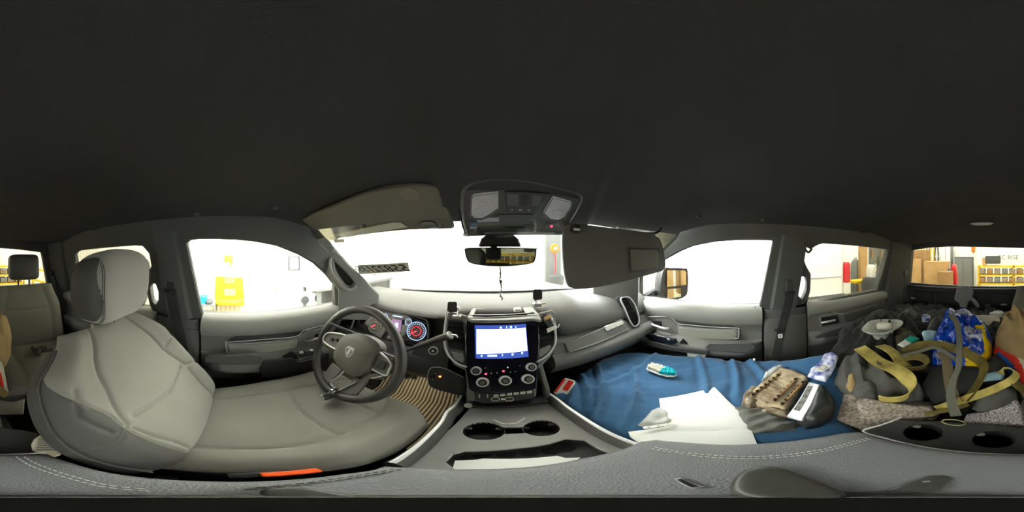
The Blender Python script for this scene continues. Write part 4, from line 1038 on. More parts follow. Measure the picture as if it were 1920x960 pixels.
# lower stack: side cheeks and black cubby
bm = BM()
add_rings(bm, [[V((x, y, z)) for y, z in ((0.70, -0.28), (0.62, -0.30), (0.455, -0.52), (0.45, -0.60), (0.46, -0.70), (0.70, -0.70))] for x in (-0.062, -0.045)])
build('side_cheek', bm, 'dash_mid', stack, bevel=0.004)
bm = BM()
add_rings(bm, [[V((x, y, z)) for y, z in ((0.70, -0.28), (0.62, -0.30), (0.455, -0.52), (0.45, -0.60), (0.46, -0.70), (0.70, -0.70))] for x in (0.165, 0.182)])
build('side_cheek', bm, 'dash_mid', stack, bevel=0.004)
build('cubby_back', box((0.06, 0.50, -0.60), (0.21, 0.03, 0.16)), 'black_plastic', stack)
build('cubby_shelf', box((0.06, 0.455, -0.565), (0.21, 0.07, 0.012)), 'black_plastic', stack, bevel=0.004)
build('cubby_shelf', box((0.06, 0.440, -0.61), (0.21, 0.06, 0.012)), 'black_gloss', stack, bevel=0.004)
c = onz(878, 760, -0.555)
build('power_socket', lathe([(0.009, -0.01), (0.011, 0.003), (0.006, 0.004)], 16, Matrix.Translation(c) @ Matrix.Rotation(0.9, 4, 'X')), 'satin_silver', stack)

# ------------------------------------------------------------------ phone mounts, clips, trinkets on the dash
for i, (px, py, d_, lb) in enumerate(((848, 575, 0.62, 'black square phone mount on the left end of the stack'), (1008, 552, 0.64, 'black square phone mount on the right end of the stack'))):
    c = ond(px, py, d_); e = empty('phone_mount', lb, 'phone mount', tuple(c - V((0, 0, 0.06))), 'phone mounts on the dash')
    nn = V((-c.x, -c.y, 0.1)).normalized(); m_ = frame(c, (0, 0, 1), n=nn)
    build('magnet_pad', plate(m_, rect(0.042, 0.036, 0.008), 0.009), 'black_plastic', e, bevel=0.002)
    build('ball_joint', sup(c - nn * 0.014, (0.02, 0.02, 0.02), 1, 1), 'chrome', e)
    build('arm', tube([c - nn * 0.018, c + V((0.022 if i == 0 else -0.004, 0.02, -0.015)), c + V((0.018 if i == 0 else 0.0, 0.015, -0.04))], 0.006), 'chrome', e)
    build('clamp', box(c + V((0.016 if i == 0 else 0.0, 0.012, -0.046)), (0.034, 0.03, 0.016)), 'satin_silver', e, bevel=0.003)
    build('clamp_screw', tube([c + V((0.0, 0.01, -0.044)), c + V((0.034, 0.004, -0.042))], 0.003, smooth=1), mat('brass', (190, 150, 70), 0.3, metal=0.9), e)
e = empty('vent_clip', 'grey folded clip holder hanging over the right stack vent', 'clip', tuple(ms_(0.02) @ V((0.17, -0.02, 0))))
mw = ms_(0.022)
for k, (pxs, mt) in enumerate((([(1018, 588), (1030, 594), (1040, 618), (1034, 622), (1022, 606), (1014, 594)], 'trim_dark'), ([(1018, 596), (1030, 590), (1033, 596), (1020, 603)], 'cardboard'), ([(1024, 617), (1040, 611), (1042, 617), (1027, 624)], 'label_white'))):
    build(('clip_arm', 'clip_tab', 'clip_foot')[k], plate(mw, onplane(mw, pxs), 0.008 + 0.003 * k), mt, e, bevel=0.002)
e = empty('wire_hook', 'small white wire hook on the right stack trim', 'hook', tuple(ony(1044, 612, 0.56)))
build('wire', tube([ony(1036, 598, 0.56), ony(1042, 610, 0.56), ony(1046, 614, 0.555), ony(1049, 608, 0.555)], 0.0025), 'silver', e)
tag(build('white_clip', box(onz(970, 584, -0.236) + V((0, 0, 0.008)), (0.030, 0.026, 0.016)), 'label_white', bevel=0.004), 'small white plastic block in the tray above the screen', 'block')

# ------------------------------------------------------------------ steering wheel
nW = V((0, -0.90, 0.44)).normalized()
MW = frame((-0.39, 0.35, -0.36), (1, 0, 0), n=nW)
wh = empty('steering_wheel', 'black steering wheel with grey hub and silver spoke frames', 'steering wheel', (-0.39, 0.35, -0.36))
def mwo(o_): return Matrix.Translation(nW * o_) @ MW
bm = BM(); add_sweep(bm, [MW @ V((0.178 * math.cos(a), 0.178 * math.sin(a), 0)) for a in [2 * math.pi * i / 64 for i in range(64)]], [(0.0165 * math.cos(t), 0.0150 * math.sin(t)) for t in [2 * math.pi * i / 12 for i in range(12)]], up=nW, closed=True)
build('rim', bm, 'wheel_leather', wh)
hubp = [(630, 660), (640, 637), (657, 626), (687, 627), (712, 640), (719, 656), (707, 667), (695, 692), (677, 705), (660, 704), (636, 684), (629, 672)]
h_in = sm(onplane(mwo(0.0), hubp), 4)
bm = BM(); cx = sum(p[0] for p in h_in) / len(h_in); cy = sum(p[1] for p in h_in) / len(h_in)
add_rings(bm, [[mwo(o_) @ V((cx + (p[0] - cx) * k, cy + (p[1] - cy) * k, 0)) for p in h_in] for o_, k in ((-0.055, 0.75), (-0.02, 0.98), (0.0, 1.0), (0.012, 0.97), (0.020, 0.86), (0.024, 0.6), (0.025, 0.2))])
hb = build('hub', bm, 'hub_plastic', wh); hb['label'] = 'grey airbag hub'
# silver shield emblem with ram's head: raised shield, curling horns and muzzle
c = onplane(mwo(0.024), [(656, 660)])[0]; me_ = mwo(0.024) @ Matrix.Translation((c[0], c[1], 0))
em = build('emblem', plate(me_, sm([(0, -0.024), (-0.012, -0.016), (-0.019, -0.002), (-0.018, 0.014), (-0.008, 0.019), (0.008, 0.019), (0.018, 0.014), (0.019, -0.002), (0.012, -0.016)], 3), 0.002), 'satin_silver', hb, bevel=0.001)
bm = BM()
for s_ in (-1, 1):
    add_sweep(bm, catmull([me_ @ V((s_ * a, b_, 0.004)) for a, b_ in ((0.002, 0.012), (0.009, 0.014), (0.015, 0.009), (0.015, 0.000), (0.010, -0.006), (0.006, -0.002), (0.009, 0.003))], 4), circ(0.0022, 6))
build('horns', bm, 'silver', em)
build('muzzle', sup((0, -0.003, 0.003), (0.010, 0.026, 0.006), 0.7, 0.8, me_), 'silver', em)
def wpl(px, z0, th, m, nm, par=wh, bv=0.003, smn=0):
    mw = mwo(z0); pl = onplane(mw, px)
    if smn: pl = sm(pl, smn)
    return build(nm, plate(mw, pl, th), m, par, bevel=bv)
spk = wpl([(603, 636), (612, 623), (640, 624), (655, 630), (640, 648), (630, 658), (606, 646)], -0.008, 0.010, 'dash_mid', 'spoke')
bm = BM(); add_sweep(bm, catmull([mwo(0.006) @ V((p[0], p[1], 0)) for p in onplane(mwo(0.006), [(650, 629), (632, 625), (614, 625), (606, 637), (617, 648), (630, 655)])], 4), rect(0.006, 0.008, 0.002), up=nW); build('spoke_frame', bm, 'silver', spk)
for k, q in enumerate(((622, 636), (632, 638))): build('wheel_button', sup((0, 0, 0), (0.018, 0.014, 0.010), 0.5, 0.5, mwo(0.004) @ Matrix.Translation(V(onplane(mwo(0.004), [q])[0]).to_3d())), 'trim_dark', spk)
spk = wpl([(705, 663), (716, 657), (742, 668), (744, 690), (727, 708), (697, 692), (700, 676)], -0.008, 0.010, 'dash_mid', 'spoke')
bm = BM(); add_sweep(bm, catmull([mwo(0.006) @ V((p[0], p[1], 0)) for p in onplane(mwo(0.006), [(712, 660), (728, 674), (734, 684), (730, 694), (725, 704), (712, 699), (698, 692)])], 4), rect(0.006, 0.008, 0.002), up=nW); build('spoke_frame', bm, 'silver', spk)
build('button_pad', sup((0, 0, 0), (0.03, 0.03, 0.010), 0.4, 0.4, mwo(0.004) @ Matrix.Translation(V(onplane(mwo(0.004), [(715, 684)])[0]).to_3d())), 'trim_dark', spk)
for px in ([(606, 706), (626, 680), (644, 694), (616, 722)], [(614, 720), (626, 730), (655, 742), (668, 738), (678, 712), (668, 706), (655, 726), (640, 730), (624, 722)], [(690, 700), (706, 700), (728, 706), (722, 712), (694, 710), (684, 728), (670, 742), (664, 736), (676, 712)]):
    wpl(px, -0.010, 0.009, 'dash_mid', 'spoke')
for pxs in ([(619, 716), (632, 708), (646, 695)], [(620, 719), (634, 731), (652, 724), (668, 716)], [(697, 709), (710, 707), (722, 703)]):
    bm = BM(); add_sweep(bm, catmull([mwo(0.002) @ V((p[0], p[1], 0)) for p in onplane(mwo(0.002), pxs)], 5), rect(0.004, 0.006, 0.001), up=nW); build('spoke_frame', bm, 'silver', wh)
# spinner knob clamped to the rim
e = empty('spinner_knob', 'black spinner knob with chrome cap clamped to the wheel rim', 'steering knob', tuple(mwo(0.02) @ V(onplane(mwo(0.02), [(619, 738)])[0]).to_3d()))
c0 = onplane(mwo(0.02), [(619, 740)])[0]; mk2 = mwo(0.014) @ Matrix.Translation((c0[0], c0[1], 0))
build('knob_grip', lathe([(0.009, 0), (0.014, 0.006), (0.0165, 0.016), (0.0165, 0.026), (0.012, 0.034), (0, 0.036)], 20, mk2 @ Matrix.Rotation(0.35, 4, 'X')), 'black_plastic', e)
build('cap_ring', lathe([(0.010, 0.030), (0.0135, 0.033), (0.0105, 0.0365), (0.008, 0.036)], 20, mk2 @ Matrix.Rotation(0.35, 4, 'X')), 'chrome', e)
build('clamp', sup((0, 0.014, -0.006), (0.020, 0.026, 0.034), 0.4, 0.4, mk2), 'chrome', e)
# column and shift lever
bm = BM(); a = MW.translation - nW * 0.03; add_sweep(bm, [a, a - nW * 0.10, a - nW * 0.26], circ(0.055, 16), scales=[0.9, 1.0, 1.15]); cb = tag(build('steering_column', bm, 'dash_dark'), 'dark steering column shroud behind the wheel', 'steering column')
e = empty('shift_lever', 'grey column shift lever reaching right of the wheel', 'gear lever', (-0.27, 0.45, -0.37))
p0, p1, p2 = V((-0.30, 0.46, -0.385)), ond(795, 645, 0.56), ond(843, 629, 0.53)
build('stalk', tube([p0, ond(768, 655, 0.57), p1], 0.007), 'dash_dark', e)
bm = BM(); add_sweep(bm, catmull([ond(788, 648, 0.56), ond(815, 638, 0.545), p2], 6), circ(0.013, 14), scales=lambda t: 0.7 + 0.45 * t); build('grip', bm, 'dash_dark', e)
bm = BM(); ax = (p2 - p1).normalized(); add_sweep(bm, [p2 - ax * 0.001, p2 + ax * 0.005], circ(0.0155, 16)); build('grip_cap', bm, 'satin_silver', e)
build('end_button', tube([p2 + ax * 0.004, p2 + ax * 0.010 + V((0.012, 0, -0.002)), p2 + V((0.026, 0, -0.006))], 0.0032), 'chrome', e)
build('wiper_stalk', tube([V((-0.43, 0.46, -0.34)), ond(632, 612, 0.62), ond(620, 606, 0.60)], 0.006), 'dash_dark', cb)
# ================================================================== OVERHEAD
def zc(x, y): return zceil(x, y)
# overhead console: a shallow body hanging from the headliner, sloping down to the windshield
ovp = [(864, 352), (880, 339), (915, 331), (965, 331), (1010, 338), (1050, 348), (1085, 358), (1094, 366), (1090, 380), (1076, 405), (1062, 428), (1056, 438), (885, 440), (874, 438), (866, 410), (862, 375)]
P0 = V((0.10, 0.44, 0.125)); nO = V((0, 0.42, 1.0)).normalized() * -1
MO = frame(P0, (1, 0, 0), n=nO)
def mo(o_): return Matrix.Translation(MO.col[2].to_3d() * o_) @ MO
ov = empty('overhead_console', 'dark grey overhead console with two map lamps and buttons', 'overhead console', tuple(P0))
pl = sm(onplane(MO, ovp), 2)
bm = BM(); cx = sum(p[0] for p in pl) / len(pl); cy = sum(p[1] for p in pl) / len(pl)
def shr(k, o_): return [mo(o_) @ V((cx + (p[0] - cx) * k, cy + (p[1] - cy) * k, 0)) for p in pl]
mat('console_grey', (86, 87, 84), 0.55, bump=0.2, scale=500)
add_rings(bm, [shr(1.02, -0.06), shr(1.0, 0.0), shr(0.975, 0.008), shr(0.94, 0.010), shr(0.925, 0.006)])
build('body', bm, 'console_grey', ov, ang=50)
bm = BM(); add_sweep(bm, shr(1.015, -0.004), circ(0.004, 6), closed=True); build('seal_gap', bm, 'void', ov)
def op(px, z0, th, m, nm, par=ov, bv=0.002, smn=0, hole=None):
    mw = mo(z0); p = onplane(mw, px)
    if smn: p = sm(p, smn)
    return build(nm, plate(mw, p, th), m, par, bevel=bv)
for px, lb in (([(884, 368), (888, 362), (935, 357), (935, 388), (918, 400), (905, 407), (890, 407), (883, 400)], 'L'), ([(1036, 366), (1071, 376), (1069, 388), (1058, 405), (1046, 411), (1032, 409), (1018, 396)], 'R')):
    ln = op(px, 0.006, 0.004, 'glass_lens', 'map_lamp', bv=0.0015); pc = onplane(mo(0.0), px)
    mx = sum(p[0] for p in pc) / len(pc); my = sum(p[1] for p in pc) / len(pc)
    b = BM(); add_sweep(b, [mo(0.009) @ V((p[0], p[1], 0)) for p in pc], circ(0.002, 5), closed=True); build('lamp_rim', b, 'dash_mid', ln)
    build('lamp_bulb', sup((0, 0, 0), (0.045, 0.024, 0.008), 0.8, 0.8, mo(0.010) @ Matrix.Translation((mx, my, 0)) @ Matrix.Rotation(0.6 if lb == 'L' else -0.5, 4, 'Z')), 'glass_lens', ln)
kp = op([(946, 358), (1030, 362), (1025, 372), (1010, 390), (1002, 398), (950, 396)], 0.008, 0.003, 'dash_dark', 'button_panel')
for i, (px, m_, wd_, hh) in enumerate((((959, 374), 'label_white', 6, 1.2), ((1007, 377), 'label_white', 5, 2), ((960, 393), 'label_white', 5, 0.8), ((976, 393.5), 'label_white', 6, 1.4), ((992, 394), 'label_white', 5, 1))):
    op([(px[0] - wd_ / 2, px[1] - hh), (px[0] + wd_ / 2, px[1] - hh), (px[0] + wd_ / 2, px[1] + hh), (px[0] - wd_ / 2, px[1] + hh)], 0.0115, 0.0004, 'satin_silver', 'button_mark', kp, 0)
for px in ([(950, 362), (972, 363), (972, 386), (951, 385)], [(998, 364), (1017, 366), (1010, 386), (996, 386)]):
    op(px, 0.010, 0.002, 'console_grey', 'push_button', kp, 0.001)
op([(978, 366), (992, 367), (988, 385), (977, 384)], 0.0105, 0.002, 'black_plastic', 'sunroof_switch', kp, 0.001)
op([(940, 424), (984, 424), (980, 428), (944, 428)], 0.0085, 0.001, 'void', 'latch_slot', ov, 0)
op([(934, 402), (1000, 402), (986, 430), (938, 430)], 0.0075, 0.002, 'console_grey', 'bin_door', ov, 0.001)
op([(881, 415), (896, 415), (896, 429), (882, 429)], 0.008, 0.003, mat('assist_blue', (66, 92, 128), 0.4), 'assist_button', ov, 0.001)
rb = op([(1024, 418), (1044, 416), (1038, 430), (1016, 434)], 0.008, 0.003, 'console_grey', 'emergency_button', ov, 0.001)
disc(1034, 424, 0.004, 0.002, 'led_red', mo(0.011), 'red_light', rb)
bm = BM(); add_sweep(bm, [mo(0.008) @ V((p[0], p[1], 0)) for p in onplane(mo(0.008), [(908, 437), (970, 436), (1040, 437)])], rect(0.008, 0.004, 0.001), up=MO.col[2].to_3d()); build('front_lip', bm, 'satin_silver', ov)
# ------------------------------------------------------------------ rear-view mirror
e = empty('rearview_mirror', 'wide black framed rearview mirror below the overhead console', 'mirror', (0.01, 0.56, -0.02))
nM = V((-0.12, -1, -0.035)).normalized(); MM = frame((0.02, 0.52, 0.0), (1, 0, 0), n=nM)
mpx = [(871, 470), (874, 465), (900, 464), (1000, 465), (1006, 468), (1004, 486), (996, 494), (960, 499), (915, 499), (884, 494), (875, 486)]
pl = sm(onplane(MM, mpx), 3); cx = sum(p[0] for p in pl) / len(pl); cy = sum(p[1] for p in pl) / len(pl)
def r2(k, o_, kk=None): return [MM @ V((cx + (p[0] - cx) * k, cy + (p[1] - cy) * (kk or k), o_)) for p in pl]
bm = BM(); add_rings(bm, [r2(0.5, -0.038), r2(0.85, -0.03), r2(0.99, -0.012), r2(1.0, 0.0), r2(0.985, 0.003, 0.965), r2(0.97, 0.001, 0.93)]); build('housing', bm, 'black_plastic', e, ang=50)
mat('dim_mirror', (120, 124, 116), 0.03, metal=1.0)
build('mirror_glass', (lambda b: (add_rings(b, [r2(0.955, 0.0005, 0.90), r2(0.955, 0.002, 0.90)]), b)[1])(BM()), 'dim_mirror', e)
c0 = MM.translation
bm = BM(); add_rings(bm, [[hit(x, y, (0, yy, 0), (0, 1, 0)) for x, y in [(896, 463), (902, 448), (912, 440), (962, 440), (972, 448), (978, 463)]] for yy in (0.545, 0.60)]); build('sensor_housing', bm, 'black_plastic', e, bevel=0.008)
build('mount_arm', tube([c0 + V((0, 0.02, 0.0)), c0 + V((0, 0.05, 0.03)), V((0.02, 0.62, 0.07))], 0.012), 'black_plastic', e)
e = empty('mirror_charm', 'thin beaded cord hanging from the rearview mirror', 'charm', tuple(ony(939, 560, 0.535)))
pts = [ony(937, 499, 0.535), ony(939, 512, 0.535), ony(937, 524, 0.535), ony(940, 540, 0.535), ony(938, 552, 0.535), ony(943, 560, 0.535)]
build('cord', tube(pts, 0.0022), 'steel_grey', e)
for k, (px, py, r) in enumerate(((938, 512, 0.004), (938, 520, 0.005), (939, 528, 0.006), (940, 534, 0.005), (938, 556, 0.003), (941, 561, 0.004))):
    build('bead', sup(ony(px, py, 0.535), (r * 1.6, r * 1.6, r * 2), 1, 1, nu=10, nv=8), 'satin_silver' if k % 2 else 'dark_grey', e)
# ------------------------------------------------------------------ sun visors
mat('visor_cloth', (116, 113, 102), 0.9, bump=0.3, scale=900)
mat('visor_dark', (108, 109, 105), 0.9, bump=0.3, scale=900)
nV = V((0.10, 0.50, -1.0)).normalized(); MVs = frame((-0.36, 0.44, 0.118), (1, 0, 0), n=nV)
nV = MVs.col[2].to_3d()
if nV.z > 0: MVs = frame((-0.36, 0.44, 0.118), (-1, 0, 0), n=-nV)
dv = empty('driver_sun_visor', 'folded up driver sun visor with pale warning label', 'sun visor', (-0.36, 0.44, 0.12))
dvp = [(528, 436), (540, 424), (580, 405), (630, 385), (690, 362), (750, 350), (800, 349), (826, 356), (838, 385), (850, 420), (849, 429), (815, 430), (760, 432), (700, 438), (650, 445), (620, 447), (560, 444), (532, 441)]
mwV = frame((-0.30, 0.46, 0.105), (1, 0, 0), n=(0.06, -0.38, -1.0))
def mv_(o_): return Matrix.Translation(mwV.col[2].to_3d() * o_) @ mwV
pl = sm(onplane(mwV, dvp), 2)
build('visor_body', plate(mv_(-0.014), pl, 0.014), 'visor_cloth', dv, bevel=0.005)
def vp(px, z0, th, m, nm, par, mf=mv_, bv=0.0): 
    return build(nm, plate(mf(z0), onplane(mf(z0), px), th), m, par, bevel=bv)
lbm = vp([(620, 441), (738, 417), (752, 418), (764, 426), (700, 436), (650, 445)], 0.0003, 0.0005, 'label_pale', 'warning_label', dv)
vp([(619, 441.2), (737, 416.8), (741, 416.6), (623, 442.8)], 0.0009, 0.0005, mat('label_yellow', (214, 180, 70), 0.7), 'label_stripe', lbm)
c0 = onplane(mwV, [(768, 364)])[0]; build('round_button', lathe([(0.026, 0), (0.025, 0.002), (0, 0.003)], 28, mwV @ Matrix.Translation((c0[0], c0[1], 0))), mat('visor_button', (126, 122, 106), 0.85), dv)
e = empty('visor_clip', 'dark visor clip hanging from the headliner by the driver visor', 'clip', tuple(hit(802, 422, mwV.translation, mwV.col[2].to_3d())))
build('clip_body', (lambda b: (add_sweep(b, catmull([hit(x, y, mwV.translation + V((0, 0, -0.008)), mwV.col[2].to_3d()) for x, y in ((786, 425), (789, 418), (800, 415), (814, 417), (820, 424))], 4), rect(0.008, 0.006, 0.002)), b)[1])(BM()), 'trim_dark', e)
# passenger visor, flipped down
pa, pb = ony(1060, 470, 0.44), None
A_ = V((0.215, 0.46, 0)); B_ = V((0.63, 0.345, 0)); xdir = (B_ - A_).normalized(); nP = V((xdir.y, -xdir.x, 0.0)).normalized()
if nP.y > 0: nP = -nP
MP = frame(A_, xdir, n=nP + V((0, 0, 0.10)))
if MP.col[0].to_3d().dot(xdir) < 0: pass
pvp = [(1057, 428), (1063, 421), (1080, 419), (1160, 429), (1222, 437), (1230, 442), (1240, 452), (1247, 480), (1248, 498), (1242, 508), (1200, 520), (1150, 533), (1105, 541), (1076, 541), (1064, 533), (1058, 505), (1055, 460)]
def mp2(o_): return Matrix.Translation(MP.col[2].to_3d() * o_) @ MP
pv = empty('passenger_sun_visor', 'passenger sun visor flipped down with a covered vanity mirror', 'sun visor', tuple(MP @ V((0.2, 0, 0))))
build('visor_body', plate(mp2(-0.018), sm(onplane(MP, pvp), 2), 0.018), 'visor_dark', pv, bevel=0.006)
vm = vp([(1177, 464), (1236, 466), (1238, 504), (1181, 511)], 0.0, 0.003, 'dash_dark', 'mirror_frame', pv, mp2, 0.001)
vp([(1181, 468), (1233, 469), (1234, 501), (1184, 507)], 0.003, 0.002, mat('vanity_cover', (112, 112, 104), 0.35), 'mirror_cover', vm, mp2, 0.001)
c = hit(1078, 428, MP.translation, MP.col[2].to_3d())
build('pivot_clip', sup(c + V((0, 0.0, -0.002)), (0.032, 0.028, 0.030), 0.5, 0.5), 'trim_dark', pv); build('pivot_cap', sup(c + V((-0.002, -0.016, -0.006)), (0.024, 0.008, 0.008), 0.6, 0.6), 'label_white', pv)
build('visor_rod', tube([hit(1085, 424, MP.translation, MP.col[2].to_3d()) + V((0, 0.008, 0)), hit(1222, 438, MP.translation, MP.col[2].to_3d()) + V((0, 0.008, 0.0)), hit(1236, 430, MP.translation, MP.col[2].to_3d()) + V((0.02, 0, 0.01))], 0.006), 'trim_dark', pv)
# ------------------------------------------------------------------ ceiling lamp, plugs
def ceil_at(px, py):
    d = dirp(px, py); t = 0.02
    while t < 2.5:
        p = d * t
        if p.z >= zceil(p.x, p.y): break
        t += 0.002
    return p
c = ceil_at(1841, 418)
e = empty('dome_lamp', 'oval rear ceiling lamp with clear ribbed lens', 'ceiling lamp', tuple(c))
build('lens', sup(c + V((0, 0, -0.002)), (0.13, 0.06, 0.022), 0.8, 0.6), 'glass_lens', e)
bm = BM(); add_sweep(bm, [c + V((0.068 * math.cos(a), 0.034 * math.sin(a), -0.001)) for a in [2 * math.pi * i / 28 for i in range(28)]], circ(0.004, 6), closed=True); build('bezel', bm, 'dash_dark', e)
for i, (px, py) in enumerate(((516, 389), (370, 402), (1432, 412), (1310, 406))):
    c = ceil_at(px, py); lbl = ('round trim plug in the headliner beside the driver visor', 'round trim plug in the headliner above the driver window', 'dark trim plug in the headliner above the passenger pillar', 'faint trim plug in the headliner above the passenger window')[i]
    tag(build('trim_plug', lathe([(0.0, -0.006), (0.010, -0.006), (0.013, -0.002), (0.014, 0.004), (0.0, 0.004)], 20, Matrix.Translation(c)), 'console_grey' if i < 2 else 'dash_dark'), lbl, 'plug')

# ================================================================== CENTRE CONSOLE
ZC = -0.600
con = empty('centre_floor_console', 'long grey floor console with cup holders and silver rails', 'console', (0.055, 0.15, -1.0))
mat('console_top', (150, 150, 146), 0.5, bump=0.3, scale=450, kind='grain')
MZ = frame((0, 0, ZC), (1, 0, 0), y=(0, 1, 0))
def zp(px, z): return [(p.x, p.y) for p in [onz(x, y, z) for x, y in px]]
topo = [(-0.085, -0.20), (0.195, -0.20), (0.195, 0.30), (0.17, 0.45), (-0.05, 0.45), (-0.085, 0.30)]
cupL = [(870, 806), (880, 795), (905, 790), (928, 793), (943, 803), (940, 813), (920, 823), (895, 825), (877, 819)]
cupR = [(983, 795), (1000, 789), (1022, 787), (1042, 792), (1049, 803), (1040, 812), (1018, 817), (998, 815), (986, 808)]
trayo = [(836, 866), (850, 852), (870, 847), (960, 842), (1030, 833), (1060, 823), (1095, 825), (1132, 846), (1140, 850), (1120, 870), (1000, 882), (860, 884)]
cupsL, cupsR, tr_ = sm(zp(cupL, ZC), 3), sm(zp(cupR, ZC), 3), zp(trayo, ZC)
bridge = zp([(930, 800), (992, 796), (994, 808), (936, 811)], ZC)
# cup holders as round wells
def fitc(p): 
    cx = sum(q[0] for q in p) / len(p); cy = sum(q[1] for q in p) / len(p); r = sum(math.hypot(q[0] - cx, q[1] - cy) for q in p) / len(p); return cx, cy, r
cL, cR = fitc(cupsL), fitc(cupsR)
def arc(c, a0, a1, n=18): return [(c[0] + c[2] * math.cos(math.radians(a0 + (a1 - a0) * i / n)), c[1] + c[2] * math.sin(math.radians(a0 + (a1 - a0) * i / n))) for i in range(n + 1)]
cups = arc(cL, 22, 338) + arc(cR, 202, 518)
tray_in = [p for p in tr_ if p[1] > -0.2]
bm = plate(MZ, topo, -0.012, [cups, tray_in]); build('top_panel', bm, 'console_top', con, bevel=0.003)
bm = BM()
for c_ in (cL, cR): add_lathe(bm, [(c_[2] * 0.90, -0.06), (c_[2] * 0.99, -0.01), (c_[2] * 1.0, 0.0), (c_[2] * 1.03, 0.0), (c_[2] * 1.03, -0.062), (0, -0.062), (0, -0.06)], 36, MZ @ Matrix.Translation((c_[0], c_[1], -0.002)), cap=False)
build('cup_well', bm, 'black_plastic', con)
for c_ in (cL, cR):
    for a in (30, 150, 270): build('cup_finger', sup((0, 0, 0), (0.016, 0.014, 0.012), 0.7, 0.7, MZ @ Matrix.Translation((c_[0] + c_[2] * 0.88 * math.cos(math.radians(a)), c_[1] + c_[2] * 0.88 * math.sin(math.radians(a)), -0.02))), 'trim_dark', con)
build('tray_well', plate(frame((0, 0, ZC - 0.045), (1, 0, 0), y=(0, 1, 0)), inset(tray_in, -0.01), 0.004), 'trim_dark', con)
bm = BM(); add_rings(bm, [[V((p[0], p[1], z)) for p in inset(tray_in, k)] for z, k in ((ZC - 0.045, 0.0), (ZC - 0.004, -0.001))], cap=False); build('tray_wall', bm, 'dash_dark', con)
for px, py in ((744 + 160, 848), (0, 0)):
    pass
for k, (px, py) in enumerate(((902, 853), (949, 853), (992, 850), (1032, 846), (1062, 841))):
    c = onz(px, py, ZC - 0.040); build('coin_slot', lathe([(0.0, 0.0), (0.013, 0.0), (0.015, 0.003), (0.0, 0.004)], 18, Matrix.Translation(c)), 'void', con)
build('front_latch', (lambda b: (add_sweep(b, catmull([onz(x, y, ZC + 0.004) for x, y in ((925, 787), (934, 791), (945, 795), (966, 794), (976, 789), (984, 783))], 5), rect(0.004, 0.004, 0.001)), b)[1])(BM()), 'silver', con)
# console side walls and silver rails
bodyo = [(-0.085, -0.47), (0.195, -0.47), (0.195, 0.30), (0.175, 0.47), (-0.055, 0.47), (-0.085, 0.30)]
bm = BM(); add_rings(bm, [[V((p[0], p[1], z)) for p in bodyo] for z in (-1.04, ZC - 0.068)]); build('base_body', bm, 'dash_dark', con, bevel=0.01)
railL = [(864, 742), (852, 760), (838, 772), (828, 790), (805, 815), (775, 842), (735, 868)]
railR = [(1018, 732), (1040, 745), (1062, 762), (1090, 781), (1120, 800), (1155, 818), (1195, 833)]
for nm, rl, s_ in (('L', railL, -1), ('R', railR, 1)):
    pts = catmull([onz(x, y, -0.560) for x, y in rl], 5)
    bm = BM(); add_sweep(bm, pts, rect(0.010, 0.008, 0.003), up=(0, 0, 1)); build('silver_rail', bm, 'rail_silver', con)
    # side wall under the rail: dark satin slope down to the console top
    bm = BM(); rings = []
    for p in pts: rings.append([p + V((s_ * 0.006, 0, 0.002)), p + V((-s_ * 0.004, 0, -0.002)), V((p.x - s_ * 0.018, p.y, ZC + 0.012)), V((p.x - s_ * 0.020, p.y, ZC - 0.07)), V((p.x + s_ * 0.012, p.y, -1.0)), V((p.x + s_ * 0.014, p.y, -0.60))])
    add_rings(bm, rings); build('side_wall', bm, 'door_dark', con, ang=50)
# armrest lid
ZL = -0.500
lidp = [(720, 873), (800, 876), (900, 878), (980, 875), (1040, 868), (1090, 858), (1140, 848), (1180, 836), (1202, 826), (1230, 823), (1290, 828), (1380, 832), (1450, 828), (1520, 820), (1580, 810), (1612, 808), (1640, 816), (1700, 830), (1780, 843), (1860, 849), (1920, 850), (1975, 850), (2010, 850), (2060, 868), (2110, 882), (2200, 895), (2300, 901), (2380, 902), (2480, 897), (2560, 888), (2620, 880)]
lz = zp(lidp, ZL)
cx = sum(p[0] for p in lz) / len(lz); cy = sum(p[1] for p in lz) / len(lz)
lid = empty('armrest_lid', 'padded grey armrest lid with double stitched seam under the camera', 'armrest', (cx, cy, ZL - 0.04))
def lr_(k, z): 
    q = inset(lz, k) if k else lz
    return [V((p[0], p[1], z)) for p in q]
ring0 = [(0.004, ZL - 0.055), (0.0, ZL - 0.045), (-0.001, ZL - 0.020), (0.001, ZL - 0.006), (0.006, ZL), (0.012, ZL + 0.003), (0.020, ZL + 0.005)]
bm = BM(); rr = add_rings(bm, [lr_(k, z) for k, z in ring0], cap=False); 
cen = lr_(0.020, ZL + 0.005); 
for k in (0.8, 0.6, 0.4, 0.2): 
    pass
prev = rr[-1]
for k in (0.8, 0.55, 0.3, 0.1):
    nr = [bm.verts.new((cx + (p.x - cx) * k, cy + (p.y - cy) * k, ZL + 0.005 + 0.004 * (1 - k))) for p in cen]
    for i in range(len(nr)):
        j = (i + 1) % len(nr); bm.faces.new((prev[i], prev[j], nr[j], nr[i]))
    prev = nr
bm.faces.new(prev); bm.faces.new(list(reversed(rr[0])))
build('pad', bm, 'lid_leather', lid, ang=60)
